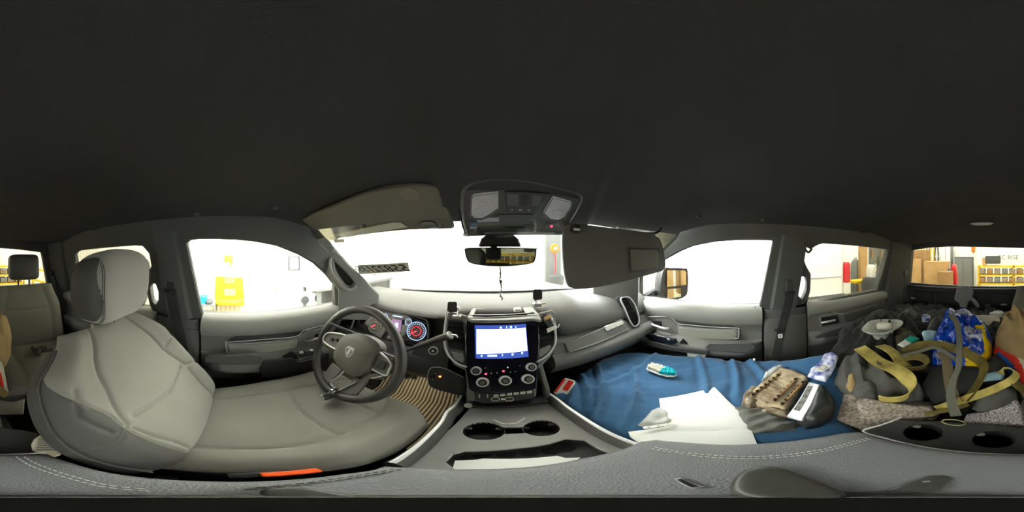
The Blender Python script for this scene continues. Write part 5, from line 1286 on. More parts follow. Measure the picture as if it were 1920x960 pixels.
# two rows of stitches along both sides
def stitch(px, nm='stitching', parent=lid, z=ZL + 0.0065, r=0.0009, step=0.0075, m='thread_light'):
    pts = catmull([onz(x, y, z) for x, y in px], 10); b = BM(); acc = 0; seg = []
    L = [0]
    for i in range(1, len(pts)): L.append(L[-1] + (pts[i] - pts[i - 1]).length)
    def at(s):
        for i in range(1, len(L)):
            if L[i] >= s: return pts[i - 1].lerp(pts[i], (s - L[i - 1]) / (L[i] - L[i - 1] + 1e-9))
        return pts[-1]
    s = 0
    while s + step * 0.62 < L[-1]:
        add_tube(b, [at(s), at(s + step * 0.3) + V((0, 0, 0.0006)), at(s + step * 0.62)], r, 5); s += step
    build(nm, b, m, parent)
stitch([(1228, 838), (1270, 847), (1330, 853), (1400, 856), (1470, 853), (1540, 843), (1600, 828), (1632, 820)])
stitch([(1222, 841), (1270, 850), (1330, 857), (1400, 860), (1470, 857), (1540, 847), (1600, 832), (1636, 822)])
stitch([(1965, 856), (1985, 868), (2010, 878), (2060, 894), (2120, 909), (2170, 915), (2210, 918)])
stitch([(1950, 856), (1975, 872), (2000, 882), (2050, 897), (2110, 912), (2170, 919), (2215, 922)])
stitch([(2380, 917), (2460, 912), (2540, 902), (2620, 890), (2680, 878)], m='thread', r=0.0012)
stitch([(2400, 914), (2470, 908), (2545, 898), (2610, 888), (2670, 877)], m='thread', r=0.0012)
# latches of the lid
def lidtop(px, z0, th, m, nm, bv=0.0015, smn=0):
    mw = frame((0, 0, z0), (1, 0, 0), y=(0, 1, 0)); p = zp(px, z0)
    if smn: p = sm(p, smn)
    return build(nm, plate(mw, p, th), m, lid, bevel=bv)
zt_ = ZL + 0.006
la = lidtop([(1262, 898), (1278, 896), (1330, 914), (1300, 917)], zt_, 0.005, 'satin_silver', 'lid_latch', 0.002)
build('latch_slot', plate(frame((0, 0, zt_ + 0.004), (1, 0, 0), y=(0, 1, 0)), zp([(1270, 899), (1278, 898), (1310, 912), (1298, 914)], zt_ + 0.004), 0.002), 'void', la)
la = lidtop([(1650, 923), (1700, 905), (1740, 893), (1770, 892), (1788, 897), (1780, 910), (1760, 925), (1700, 926)], zt_, 0.004, 'dash_dark', 'release_button', 0.002)
build('button_mark', plate(frame((0, 0, zt_ + 0.003), (1, 0, 0), y=(0, 1, 0)), zp([(1730, 902), (1745, 901), (1743, 904), (1729, 905)], zt_ + 0.003), 0.0016), 'satin_silver', la)
# rear tray of the console with two cup holders and a silver edge
ZR = -0.545
MR_ = frame((0, 0, ZR), (1, 0, 0), y=(0, 1, 0))
rt = [(1618, 808), (1652, 797), (1690, 788), (1760, 789), (1850, 794), (1920, 802), (1962, 806), (1990, 812), (2010, 850), (1975, 850), (1920, 850), (1860, 849), (1780, 843), (1700, 830)]
rtp = zp(rt, ZR); c1 = fitc(zp([(1697, 805), (1715, 797), (1740, 796), (1765, 802), (1768, 815), (1745, 826), (1715, 824), (1700, 815)], ZR)); c2 = fitc(zp([(1824, 822), (1840, 811), (1865, 808), (1895, 812), (1905, 823), (1890, 835), (1855, 839), (1832, 834)], ZR))
c1 = (c1[0], c1[1], min(c1[2], 0.036)); c2 = (c2[0], c2[1], min(c2[2], 0.036))
build('rear_tray', plate(MR_, rtp, -0.006, [arc(c1, 0, 345, 23), arc(c2, 0, 345, 23)]), 'dash_dark', con, bevel=0.002)
for c_ in (c1, c2):
    build('rear_cup_well', lathe([(c_[2] * 0.9, -0.07), (c_[2], 0.0), (c_[2] * 1.03, 0.0), (c_[2] * 1.03, -0.072), (0, -0.072), (0, -0.07)], 32, MR_ @ Matrix.Translation((c_[0], c_[1], 0))), 'void', con)
    build('cup_finger', sup((0, 0, 0), (0.018, 0.014, 0.010), 0.7, 0.7, MR_ @ Matrix.Translation((c_[0] + c_[2] * 0.7, c_[1] - c_[2] * 0.6, -0.006))), 'dash_mid', con)
pts = catmull([onz(x, y, ZL - 0.008) for x, y in ((1690, 782), (1655, 796), (1618, 808), (1660, 822), (1720, 836), (1780, 845), (1850, 851), (1920, 852.5), (1970, 851), (2005, 848))], 6)
bm = BM(); add_sweep(bm, pts, rect(0.004, 0.005, 0.001)); build('rear_silver_edge', bm, 'rail_silver', con)
build('rear_body', (lambda b: (add_rings(b, [[V((p[0], p[1], z)) for p in rtp] for z in (-1.04, ZR - 0.075)]), b)[1])(BM()), 'trim_dark', con)
# papers on the console tray
pz = ZC - 0.012
tag(build('console_paper', plate(frame((0, 0, pz), (1, 0, 0), y=(0, 1, 0)), zp([(846, 885), (853, 864), (895, 862), (905, 860), (985, 860), (1045, 855), (1060, 859), (1088, 858), (1080, 864), (1000, 884)], pz), 0.003), 'paper'), 'white paper lying in the console tray ahead of the armrest', 'paper')
# camera stand on the lid
e = empty('camera_stand', 'black round camera stand base standing on the armrest lid', 'camera stand', (0, 0, ZL + 0.006))
mat('stand_black', (62, 62, 57), 0.4)
build('base_disc', lathe([(0, 0), (0.049, 0), (0.051, 0.003), (0.051, 0.009), (0.047, 0.013), (0.041, 0.014), (0.039, 0.018), (0.025, 0.020), (0, 0.020)], 48, Matrix.Translation((0.0, 0.0, ZL + 0.006))), 'stand_black', e)
bm = BM(); add_sweep(bm, [V((0.0435 * math.cos(a), 0.0435 * math.sin(a), ZL + 0.0205)) for a in [2 * math.pi * i / 40 for i in range(40)]], circ(0.0012, 5), closed=True); build('rim_highlight', bm, 'dash_mid', e)  # paler ring puts the highlight along the base rim into the colour
build('stem', tube([(0, 0, ZL + 0.02), (0, 0, -0.10)], 0.009, smooth=1), 'stand_black', e)
build('grip_cushion', sup((0.085, -0.016, ZL + 0.018), (0.105, 0.046, 0.020), 0.5, 0.9), 'stand_black', e)
build('grip_cushion', sup((-0.045, 0.022, ZL + 0.014), (0.05, 0.026, 0.012), 0.6, 0.7), 'stand_black', e)
# ================================================================== SEATS
def cushion(mw, L, hw, depth, grooves=(), n=64, m=72, gw=0.006, gd=0.006, eu=2.6, ev=3.5, back=0.5, bol=0.0, bt=1.0, shear=None, flat=1.0, undul=0.004, seed=1.0, pfn=None):
    """upholstered block: local x across (s -1..1), y along 0..L, z the front face. grooves: polylines in (s, t)"""
    bm = BM(); F = []; B = []
    for j in range(m + 1):
        t = j / m; w = hw(t); fr, br = [], []
        for i in range(n + 1):
            s = -1 + 2 * i / n; sx = math.sin(s * math.pi / 2) if True else s
            e1 = max(0, 1 - abs(sx) ** eu); tt = abs(2 * t - 1); e2 = max(0, 1 - tt ** (ev * 2))
            rnd = (e1 ** (1 / eu)) * (e2 ** (1 / ev))
            z = depth(t) * rnd * flat
            z += bol * bt * math.exp(-((abs(sx) - 0.80) / 0.16) ** 2) * e2
            g = 0
            for gl_ in grooves:
                d = 9
                for k in range(len(gl_) - 1):
                    (a0, a1), (b0, b1) = gl_[k], gl_[k + 1]
                    ax, ay, bx, by = a0 * w, a1 * L, b0 * w, b1 * L; px, py = sx * w, t * L
                    dx, dy = bx - ax, by - ay; q = ((px - ax) * dx + (py - ay) * dy) / (dx * dx + dy * dy + 1e-12); q = min(1, max(0, q))
                    d = min(d, math.hypot(px - ax - dx * q, py - ay - dy * q))
                g = max(g, math.exp(-(d / gw) ** 2) + 0.45 * math.exp(-(d / (gw * 3.2)) ** 2))
            z -= g * gd * rnd
            z += undul * rnd * noise.noise(V((sx * 2.2 + seed, t * 3, seed)))
            x = sx * w + (shear(t) if shear else 0)
            fr.append(bm.verts.new(mw @ V((x, t * L, z)))); br.append(bm.verts.new(mw @ V((x, t * L, -depth(t) * back * rnd - 0.001))))
        F.append(fr); B.append(br)
    for j in range(m):
        for i in range(n):
            bm.faces.new((F[j][i], F[j][i + 1], F[j + 1][i + 1], F[j + 1][i])).material_index = 1 if pfn and pfn(math.sin((-1 + (2 * i + 1) / n) * math.pi / 2), (j + 0.5) / m) else 0
            bm.faces.new((B[j][i + 1], B[j][i], B[j + 1][i], B[j + 1][i + 1])).material_index = 1
    for j in range(m):
        for i in (0, n):
            bm.faces.new((F[j][i], F[j + 1][i], B[j + 1][i], B[j][i])).material_index = 1
    for i in range(n):
        for j in (0, m):
            bm.faces.new((F[j][i], F[j][i + 1], B[j][i + 1], B[j][i])).material_index = 1
    return bm
seat = empty('driver_seat', 'light grey cloth driver seat with headrest and dark side panel', 'seat', (-0.355, 0.1, -1.05))
MB_ = frame((-0.355, -0.075, -0.600), (-1, 0, 0), n=(0.0, 0.79, 0.61))
shw = lambda t: 0.222 + 0.030 * math.sin(min(1, t * 1.15) * math.pi * 0.9) - 0.075 * sstep((t - 0.72) / 0.30)
sedge = lambda t: -0.66 - 0.36 * sstep((t - 0.45) / 0.40)
sgr = [[(sedge(t), t) for t in [0.02 * k for k in range(40)]], [(-0.98, 0.30), (-0.62, 0.40), (-0.52, 0.62), (-0.50, 0.9), (-0.48, 1.0)], [(0.98, 0.30), (0.62, 0.40), (0.50, 0.62), (0.50, 0.9), (0.48, 1.0)], [(-0.62, 0.36), (-0.56, 0.15), (-0.6, 0)], [(0.62, 0.36), (0.56, 0.15), (0.6, 0)],
       [(-0.50, 0.42), (0, 0.38), (0.50, 0.42)], [(0.56, 0.62), (0.85, 0.66)], [(-0.80, 0.70), (-0.86, 0.55), (-0.78, 0.42)]]
build('backrest', cushion(MB_, 0.475, shw, lambda t: 0.055, sgr, bol=0.024, back=0.9, ev=3.0, gd=0.0075, gw=0.005, pfn=lambda s, t: s < sedge(t), n=200, m=180), ['seat_fabric', 'seat_vinyl'], seat, ang=70)
# dark side panel of the backrest toward the console, with welt seams
def sidept(t, k, off=0.0):
    p = MB_ @ V((-(shw(t) + off), t * 0.475, 0)); return p + MB_.col[2].to_3d() * k
bm = BM(); rings = []
for i in range(20):
    t = 0.02 + 0.90 * i / 19; w_ = sstep((0.97 - t) / 0.35)
    rings.append([sidept(t, -0.055, -0.02), sidept(t, 0.012, -0.012), sidept(t, 0.014, 0.004), sidept(t, -0.01, 0.016 * w_), sidept(t, -0.050, 0.010 * w_)])
add_rings(bm, rings); sp = build('side_panel', bm, 'seat_vinyl', seat, ang=60); sp['label'] = 'dark grey side panel'
for k in (0.016, 0.006):
    bm = BM(); add_sweep(bm, [sidept(0.02 + 0.9 * i / 24, k, 0.004) for i in range(25)], circ(0.0022, 6)); build('welt', bm, 'thread', seat)
bm = BM(); add_sweep(bm, [MB_ @ V((shw(t) - 0.002, t * 0.475, 0.004)) for t in [0.05 + 0.85 * i / 24 for i in range(25)]], circ(0.002, 6)); build('welt', bm, 'thread', seat)
# seat cushion
MQ = frame((-0.355, -0.075, -0.605), (1, 0, 0), y=(0, 1, 0.045))
chw = lambda t: 0.205 + 0.030 * sstep(t / 0.5) - 0.085 * sstep((t - 0.80) / 0.28)
cgr = [[(-0.60, 0.0), (-0.58, 0.4), (-0.52, 0.75), (-0.45, 1.0)], [(0.60, 0.0), (0.58, 0.4), (0.52, 0.75), (0.45, 1.0)], [(-0.56, 0.52), (0, 0.50), (0.56, 0.52)], [(-0.5, 0.80), (0, 0.77), (0.5, 0.80)]]
build('seat_cushion', cushion(MQ, 0.475, chw, lambda t: 0.045, cgr, bol=0.016, back=2.2, ev=3.2, gd=0.006, gw=0.005, seed=4, n=80, m=90), ['seat_fabric', 'seat_vinyl'], seat, ang=70)
build('seat_base', box((-0.355, 0.12, -0.84), (0.40, 0.36, 0.38)), 'trim_dark', seat, bevel=0.02)
for sy in (-0.15, 0.16): 
    build('seat_rail', box((-0.355 + sy, 0.12, -1.03), (0.03, 0.44, 0.04)), 'steel_grey', seat, bevel=0.004)
c = onz(546, 885, -0.60)
bm = plate(frame((-0.118, 0.0, -0.575), (0, 1, 0), n=(1, 0, 0)), [(-0.04, -0.02), (0.05, -0.01), (0.045, 0.008), (-0.02, 0.005)], 0.008)
build('buckle_release', box(onz(548, 887, -0.575), (0.016, 0.055, 0.010)), 'orange_plastic', seat, bevel=0.003)
bm = BM(); add_sweep(bm, [onz(430, 893, -0.585), onz(500, 889, -0.58), onz(560, 886, -0.58)], rect(0.02, 0.012, 0.003)); build('buckle_stalk', bm, 'black_plastic', seat)
# headrest: fabric face, dark side gussets, two chrome posts with guides
hr = lambda p: V((p.x * (1.0 - 0.16 * sstep((-p.z) / 0.10)), p.y + 0.02 * (p.z / 0.1), p.z + 0.012 * (1 - (p.x / 0.12) ** 2)))
MH = Matrix.Translation((-0.352, -0.312, -0.097)) @ Matrix.Rotation(math.radians(8), 4, 'X')
bm = BM(); add_super(bm, (0, 0, 0), (0.252, 0.135, 0.20), 0.58, 0.5, MH, 180, 90, hr)
for f in bm.faces:
    q = MH.inverted() @ f.calc_center_median()
    f.material_index = 1 if (abs(q.x) > 0.098 and q.y < 0.058) else 0
hd = build('headrest', bm, ['seat_fabric_light', 'seat_vinyl'], seat, ang=60)
for s_ in (-1, 1):
    for xo in (0.099, 0.106):
        bm = BM(); prof = []
        for i in range(20):
            a = 2 * math.pi * i / 20
            y = 0.0615 * math.copysign(abs(math.cos(a)) ** 0.5, math.cos(a)); z = 0.083 * math.copysign(abs(math.sin(a)) ** 0.58, math.sin(a))
            prof.append(MH @ hr(V((s_ * xo, y, z))))
        add_sweep(bm, prof, circ(0.0011, 5), closed=True, up=(1, 0, 0)); build('seam', bm, 'seat_vinyl', hd)
for px, py in ((171, 628), (210, 608)):
    c = ond(px, py, 0.455 if px < 200 else 0.50)
    build('post_guide', lathe([(0.018, -0.004), (0.017, 0.004), (0.010, 0.007), (0, 0.007)], 20, Matrix.Translation(c) @ Matrix.Rotation(-0.5, 4, 'X')), 'dash_dark', seat)
    build('headrest_post', tube([c + V((0, 0, -0.03)), c + V((0.003, 0.012, 0.07))], 0.0065, smooth=1), 'chrome', seat)
# rear bench, driver side portion with its own headrest
rs = empty('rear_seat', 'dark grey rear seat with a black headrest behind the driver', 'seat', (-0.30, -1.0, -1.0))
mat('rear_fabric', (106, 106, 96), 0.92, bump=0.5, scale=1200, spec=0.15)
MRB = frame((-0.31, -0.93, -0.60), (-1, 0, 0), n=(0.0, 0.97, 0.26))
rgr = [[(-0.6, 0), (-0.62, 0.5), (-0.55, 1)], [(0.6, 0), (0.62, 0.5), (0.55, 1)], [(-0.6, 0.62), (0, 0.60), (0.6, 0.62)]]
build('backrest', cushion(MRB, 0.42, lambda t: 0.245 - 0.04 * sstep((t - 0.6) / 0.4), lambda t: 0.055, rgr, bol=0.012, back=0.9, gd=0.005), ['rear_fabric', 'seat_vinyl'], rs, ang=70)
MRC = frame((-0.31, -0.95, -0.62), (1, 0, 0), y=(0, 1, 0.08))
build('seat_cushion', cushion(MRC, 0.46, lambda t: 0.245, lambda t: 0.05, [[(-0.55, 0), (-0.5, 1)], [(0.55, 0), (0.5, 1)]], bol=0.008, back=2.0, gd=0.005), ['rear_fabric', 'seat_vinyl'], rs, ang=70)
c = ony(44, 501, -1.02); M_ = Matrix.Translation(c) @ Matrix.Rotation(0.1, 4, 'X')
build('headrest', sup((0, 0, 0), (0.195, 0.10, 0.165), 0.32, 0.35, M_, 36, 20), 'dash_dark', rs)
for sx in (-0.04, 0.035): build('headrest_post', tube([c + V((sx, 0.0, -0.12)), c + V((sx, 0, -0.06))], 0.006, smooth=1), 'black_plastic', rs)
build('seat_frame', box((-0.31, -0.72, -0.86), (0.46, 0.42, 0.34)), 'trim_dark', rs, bevel=0.02)
e = empty('rear_buckle', 'red seat belt buckle on the rear seat cushion', 'buckle', tuple(ond(23, 672, 0.86)))
c = ond(23, 672, 0.86); build('buckle_body', box(c + V((0.0, 0, -0.03)), (0.03, 0.02, 0.06)), 'black_plastic', e, bevel=0.004); build('red_button', box(c + V((0, 0.0, 0.002)), (0.026, 0.022, 0.012)), 'red_plastic', e, bevel=0.002)
tag(build('belt_bundle', tube([ond(60, 650, 0.85), ond(75, 668, 0.80), ond(68, 655, 0.78), ond(85, 652, 0.84), ond(78, 664, 0.82), ond(98, 655, 0.85)], 0.011), 'belt_web'), 'black belt end bundled on the rear seat cushion', 'seat belt')
# front passenger seat: cushion and backrest folded flat, under the blue sheet
ps = empty('passenger_seat', 'front passenger seat folded flat under the blue sheet', 'seat', (0.5, 0.1, -1.05))
build('seat_cushion', sup((0.52, 0.30, -0.665), (0.50, 0.56, 0.13), 0.3, 0.35), ['seat_fabric'], ps)
build('backrest', sup((0.52, -0.22, -0.665), (0.50, 0.56, 0.12), 0.3, 0.35), ['seat_fabric'], ps)
build('seat_base', box((0.52, 0.12, -0.87), (0.42, 0.40, 0.32)), 'trim_dark', ps, bevel=0.02)
# raised cargo platform over the folded rear bench
cp = empty('folded_rear_bench', 'dark folded rear bench carrying the heap of clothes', 'seat', (0.42, -0.9, -1.0))
build('platform', box((0.40, -0.88, -0.76), (0.92, 0.66, 0.50)), 'trim_dark', cp, bevel=0.03)
# ------------------------------------------------------------------ seat belts on the B pillars
def strap(pts, w_, th, m, name, parent=None, up=(1, 0, 0), smooth=6, rolls=None, wv=None):
    b = BM(); add_sweep(b, catmull(pts, smooth), [(-w_ / 2, -th / 2), (-w_ / 6, -th / 2), (w_ / 6, -th / 2), (w_ / 2, -th / 2), (w_ / 2, th / 2), (w_ / 6, th / 2), (-w_ / 6, th / 2), (-w_ / 2, th / 2)], up=up, rolls=rolls)
    return build(name, b, m, parent, ang=50)
for s_, lb, pts in ((-1, 'driver', [onx(318, 548, -0.66), onx(322, 560, -0.655), onx(330, 600, -0.665), onx(340, 640, -0.665), onx(352, 700, -0.665), onx(362, 745, -0.665)]),
                    (1, 'passenger', [onx(1481, 552, 0.80), onx(1478, 570, 0.795), onx(1470, 600, 0.80), onx(1464, 625, 0.80), onx(1455, 670, 0.805), onx(1450, 700, 0.81)])):
    e = empty('seat_belt', 'black seat belt hanging on the %s side pillar' % lb, 'seat belt', tuple(pts[-1]))
    strap(pts, 0.045, 0.003, 'belt_web', 'webbing', e, up=(1, 0, 0))
    c = pts[0]
    build('belt_guide', box(c + V((s_ * 0.006, 0, 0.004)), (0.012, 0.062, 0.018)), 'black_plastic', e, bevel=0.005)
    build('guide_mount', box(c + V((s_ * 0.014, 0, 0.04)), (0.012, 0.035, 0.07)), 'trim_dark', e, bevel=0.005)
    if s_ > 0:
        c = onx(1463, 618, 0.79); build('latch_stop', box(c + V((0, 0, -0.002)), (0.012, 0.06, 0.012)), 'black_plastic', e, bevel=0.003)
        c = onx(1463, 630, 0.788); tg = build('latch_tongue', plate(frame(c, (0, 1, 0), n=(-1, 0, 0)), rect(0.022, 0.026, 0.004), 0.003, [rect(0.010, 0.008, 0.002)]), 'label_white', e)
for nm, pts in (('driver', [onx(96, 512, -0.62), onx(100, 530, -0.62), onx(104, 560, -0.62), onx(112, 600, -0.62)]), ('passenger', [onx(1697, 512, 0.74), onx(1695, 540, 0.74), onx(1690, 575, 0.74), onx(1690, 610, 0.74)])):
    e = empty('rear_seat_belt', 'black belt hanging in the rear %s side corner' % nm, 'seat belt', tuple(pts[-1]))
    strap(pts, 0.045, 0.004, 'belt_web', 'webbing', e, up=(1, 0.6, 0)); build('belt_guide', sup(pts[0], (0.03, 0.05, 0.05), 0.6, 0.6), 'black_plastic', e)
cl_ = build('added_lamp_body', box((-0.40, 0.66, -0.672), (0.12, 0.06, 0.014)), 'glass_lens', dash, bevel=0.004)  # made-up housing to go with the added footwell light
# driver foot well: ribbed mat, second edge mat
stripes('mat_ribs', (60, 56, 44), (190, 176, 140), 15, 'X', 0.6, bump=0.8)
fm = empty('floor_mat', 'tan ribbed rubber mat in the driver footwell', 'floor mat', (-0.42, 0.7, -1.04))
build('mat_floor', (lambda b: (add_rings(b, [[V((x, y, z)) for x, z in ((-0.62, -1.04), (-0.18, -1.04), (-0.18, -1.03), (-0.62, -1.03))] for y in (0.36, 0.78)]), b)[1])(BM()), 'mat_ribs', fm)
build('mat_slope', (lambda b: (add_rings(b, [[V((-0.62, y, z)), V((-0.16, y, z)), V((-0.16, y + 0.01, z - 0.012)), V((-0.62, y + 0.01, z - 0.012))] for y, z in ((0.78, -1.03), (0.96, -0.84))]), b)[1])(BM()), 'mat_ribs', fm)
for i, (x, w_) in enumerate(((-0.46, 0.10), (-0.26, 0.06))):
    e = empty('pedal', ('wide black brake pedal under the dash', 'narrow black accelerator pedal under the dash')[i], 'pedal', (x, 0.86, -0.85))
    build('pad', box((x, 0.84, -0.84), (w_, 0.02, 0.07 if i == 0 else 0.14)), 'black_plastic', e, bevel=0.006); build('arm', tube([(x, 0.85, -0.82), (x, 0.93, -0.72), (x, 0.95, -0.66)], 0.008), 'black_plastic', e)
# outside mirror on the passenger door
e = empty('door_mirror', 'black towing mirror outside the passenger window', 'mirror', (1.15, 0.5, -0.28))
pm = onx(1270, 535, 1.13); nn = V((-0.42, -0.9, 0.02)).normalized(); MD = frame(pm, (1, 0, 0), n=nn)
hp = sm(onplane(MD, [(1246, 503), (1256, 502), (1284, 503), (1290, 508), (1290, 545), (1285, 556), (1270, 562), (1240, 566), (1238, 550), (1240, 520)]), 2)
bm = BM(); cx = sum(p[0] for p in hp) / len(hp); cy = sum(p[1] for p in hp) / len(hp)
add_rings(bm, [[MD @ V((cx + (p[0] - cx) * k, cy + (p[1] - cy) * k, o_)) for p in hp] for o_, k in ((-0.14, 0.6), (-0.09, 0.92), (-0.01, 1.0), (0.0, 0.99), (-0.002, 0.93))]); build('housing', bm, 'black_plastic', e, ang=50)
for nm, px in (('mirror_glass', [(1250, 507), (1283, 507), (1286, 510), (1286, 534), (1250, 538)]), ('spotter_glass', [(1251, 542), (1276, 540), (1276, 556), (1250, 560)])):
    build(nm, plate(MD, onplane(MD, px), 0.004), 'mirror', e)
build('mirror_arm', tube([pm + V((-0.04, 0.05, -0.08)), V((1.02, 0.62, -0.27)), V((0.95, 0.66, -0.30))], 0.03), 'black_plastic', e)
# ================================================================== LOOSE THINGS
def zbase(x, y):
    d = math.hypot(x, y); flat = -0.597
    cone = min(-0.395, -0.725 + 0.333 * d)
    k = sstep((-y - 0.10) / 0.30) if x > 0.2 else sstep((-y - 0.22) / 0.15)
    return flat + max(0.0, cone - flat) * k
def pz(px, py, lift=0.0):
    d = dirp(px, py); t = 0.15
    while t < 1.9:
        p = d * t
        if p.z <= zbase(p.x, p.y) + lift: break
        t += 0.002
    return V((p.x, p.y, zbase(p.x, p.y) + lift))
def pxy(px, lift=0.0): return [(q.x, q.y) for q in [pz(x, y, lift) for x, y in px]]
def zoff(k): return lambda x, y: zbase(x, y) + k
def paint(bm, poly, idx, noisy=0.0):
    for f in bm.faces:
        c = f.calc_center_median(); x, y = c.x, c.y
        if noisy: x += noisy * noise.noise(c * 30); y += noisy * noise.noise(c * 30 + V((5, 5, 5)))
        if inpoly(x, y, poly): f.material_index = idx
mat('sheet_blue', (34, 84, 122), 0.85, bump=0.4, scale=900, sheen=0.2, vary=0.12, vscale=6)
mat('cloth_black', (50, 50, 46), 0.9, bump=0.4, scale=700, vary=0.3, vscale=12)
mat('cloth_charcoal', (84, 84, 79), 0.85, bump=0.4, scale=700, vary=0.25, vscale=14)
mat('cloth_grey', (100, 100, 94), 0.9, bump=0.4, scale=700)
mat('cloth_camo', (96, 88, 66), 0.9, bump=0.4, scale=500, rgb2=(50, 47, 38), vscale=22)
mat('knit_grey', (176, 164, 150), 0.95, bump=0.8, scale=600, rgb2=(112, 100, 92), vscale=120)
mat('khaki', (168, 142, 98), 0.9, bump=0.4, scale=600, vary=0.25, vscale=10)
mat('webbing_yellow', (224, 204, 116), 0.8, bump=0.5, scale=260, kind='wave', rgb2=(150, 134, 60), vscale=14)
mat('webbing_olive', (128, 112, 44), 0.8, bump=0.5, scale=260, kind='wave', rgb2=(90, 78, 34), vscale=18)
mat('webbing_brown', (112, 98, 72), 0.8, bump=0.5, scale=260, kind='wave')
mat('webbing_grey', (98, 98, 84), 0.7, bump=0.5, scale=260, kind='wave')
mat('bag_blue', (14, 72, 196), 0.22, bump=0.6, scale=40, vary=0.35, vscale=20)
mat('bag_yellow', (232, 196, 20), 0.3, bump=0.6, scale=40)
mat('bag_white', (214, 218, 232), 0.25, bump=0.8, scale=60, rgb2=(60, 70, 150), vscale=38)
mat('mask_blue', (160, 196, 208), 0.85)
mat('teal', (0, 168, 150), 0.6, bump=0.5, scale=300)
mat('brush_teal', (0, 186, 196), 0.8, bump=1.0, scale=500)
mat('brush_white', (226, 222, 204), 0.8, bump=1.0, scale=500)
mat('cloudy_plastic', (200, 202, 194), 0.3, alpha=0.8)
mat('flag_red', (214, 44, 24), 0.8)
mat('flag_blue', (30, 84, 150), 0.8)
mat('flag_white', (208, 200, 180), 0.8)
mat('dirty_plastic', (160, 146, 120), 0.35, bump=1.0, scale=60, rgb2=(72, 58, 40), vscale=40)
mat('grille_tan', (186, 170, 140), 0.5, rgb2=(120, 100, 72), vscale=24)
mat('shell_black', (52, 54, 54), 0.35, bump=0.3, scale=90, vary=0.3, vscale=20)
mat('speckle', (226, 214, 214), 0.6, bump=1.0, scale=220, rgb2=(46, 44, 44), vscale=260)
def soft(name, px, lift, h, r, m, label, cat, wr=0.0, fold=0.0, seed=0.0, step=0.014, group=None, parent=None, mlift=None, **k):
    bm = heap(pxy(px, lift + h * 0.35 if mlift is None else mlift), zoff(lift), h, r, step=step, wr=wr, fold=fold, seed=seed, **k)
    o = build(name, bm, m, parent, ang=75)
    if label: tag(o, label, cat, group)
    return o
# blue sheet over the folded passenger seat
shp = [(1034, 738), (1060, 715), (1100, 690), (1130, 668), (1160, 659), (1200, 656), (1290, 663), (1340, 667), (1450, 671), (1500, 668), (1548, 659), (1580, 690), (1590, 740), (1580, 780), (1610, 808), (1560, 822), (1500, 828), (1420, 838), (1300, 842), (1215, 842), (1150, 815), (1100, 788), (1060, 758)]
def sheetfn(x, y, e):
    q = 0.0
    # long drag folds running from the console edge outwards
    for (ax, ay, bx, by, wd_, am) in ((0.24, 0.30, 0.42, 0.52, 0.011, 0.012), (0.26, 0.36, 0.36, 0.60, 0.010, 0.010), (0.24, 0.22, 0.50, 0.40, 0.012, 0.011), (0.28, 0.14, 0.44, 0.30, 0.010, 0.008), (0.42, 0.10, 0.76, 0.22, 0.014, 0.009), (0.46, 0.02, 0.78, 0.06, 0.013, 0.009), (0.50, -0.10, 0.78, -0.02, 0.014, 0.010), (0.40, 0.42, 0.74, 0.44, 0.014, 0.007), (0.22, 0.40, 0.30, 0.56, 0.010, 0.010)):
        dx, dy = bx - ax, by - ay; t = ((x - ax) * dx + (y - ay) * dy) / (dx * dx + dy * dy); tc_ = min(1, max(0, t))
        L = math.hypot(dx, dy); nd = ((x - ax) * -dy + (y - ay) * dx) / L + 0.015 * math.sin(t * 3)
        end = math.exp(-(max(0, -t, t - 1) * 5) ** 2)
        q += am * end * (math.exp(-(nd / wd_) ** 2) - 0.55 * math.exp(-((nd - wd_ * 1.7) / wd_) ** 2))
    dm = 1 - 0.95 * math.exp(-(((x - 0.34) / 0.15) ** 4 + ((y - 0.08) / 0.17) ** 4))
    return dm * (1.7 * q + 0.008 * noise.noise(V((x * 9, y * 9, 2))) + 0.004 * noise.noise(V((x * 30 + y * 22, x * 5 - y * 7, 4))))
bm = heap(pxy(shp, 0.03), zoff(0.006), 0.022, 0.05, step=0.0105, wr=0.004, wf=9, fn=sheetfn, under=0.012)
tag(build('blue_sheet', bm, 'sheet_blue', ang=75), 'dark blue cloth sheet covering the folded passenger seat', 'sheet')
SH = 0.030
# heap of dark clothes on the folded rear bench
coreout = [(0.215, -0.30), (0.34, -0.34), (0.52, -0.36), (0.66, -0.42), (0.76, -0.50), (0.80, -0.72), (0.80, -1.20), (0.30, -1.23), (-0.05, -1.22), (-0.055, -0.80), (0.02, -0.55), (0.06, -0.36), (0.12, -0.30)]
bm = heap(coreout, lambda x, y: -0.62 if y > -0.34 else zbase(x, y) - 0.03, 0.03, 0.06, step=0.014, wr=0.03, fold=0.016, ff=45, seed=3, under=0.02)
tag(build('dark_blanket', bm, 'cloth_black', ang=75), 'black blanket spread under the heap on the folded rear bench', 'blanket')
soft('black_coat', [(1545, 672), (1560, 650), (1590, 628), (1612, 604), (1650, 590), (1700, 592), (1722, 610), (1735, 640), (1700, 665), (1660, 676), (1610, 680), (1570, 690)], 0.0, 0.07, 0.10, 'cloth_black', 'black coat heaped against the rear passenger door', 'coat', wr=0.03, fold=0.026, seed=11, ff=60, step=0.010)
soft('camo_jacket', [(1668, 642), (1690, 612), (1708, 618), (1728, 640), (1745, 655), (1722, 668), (1690, 664)], 0.03, 0.05, 0.05, 'cloth_camo', 'brown camouflage jacket behind the translucent hat', 'jacket', wr=0.015, fold=0.008, seed=5)
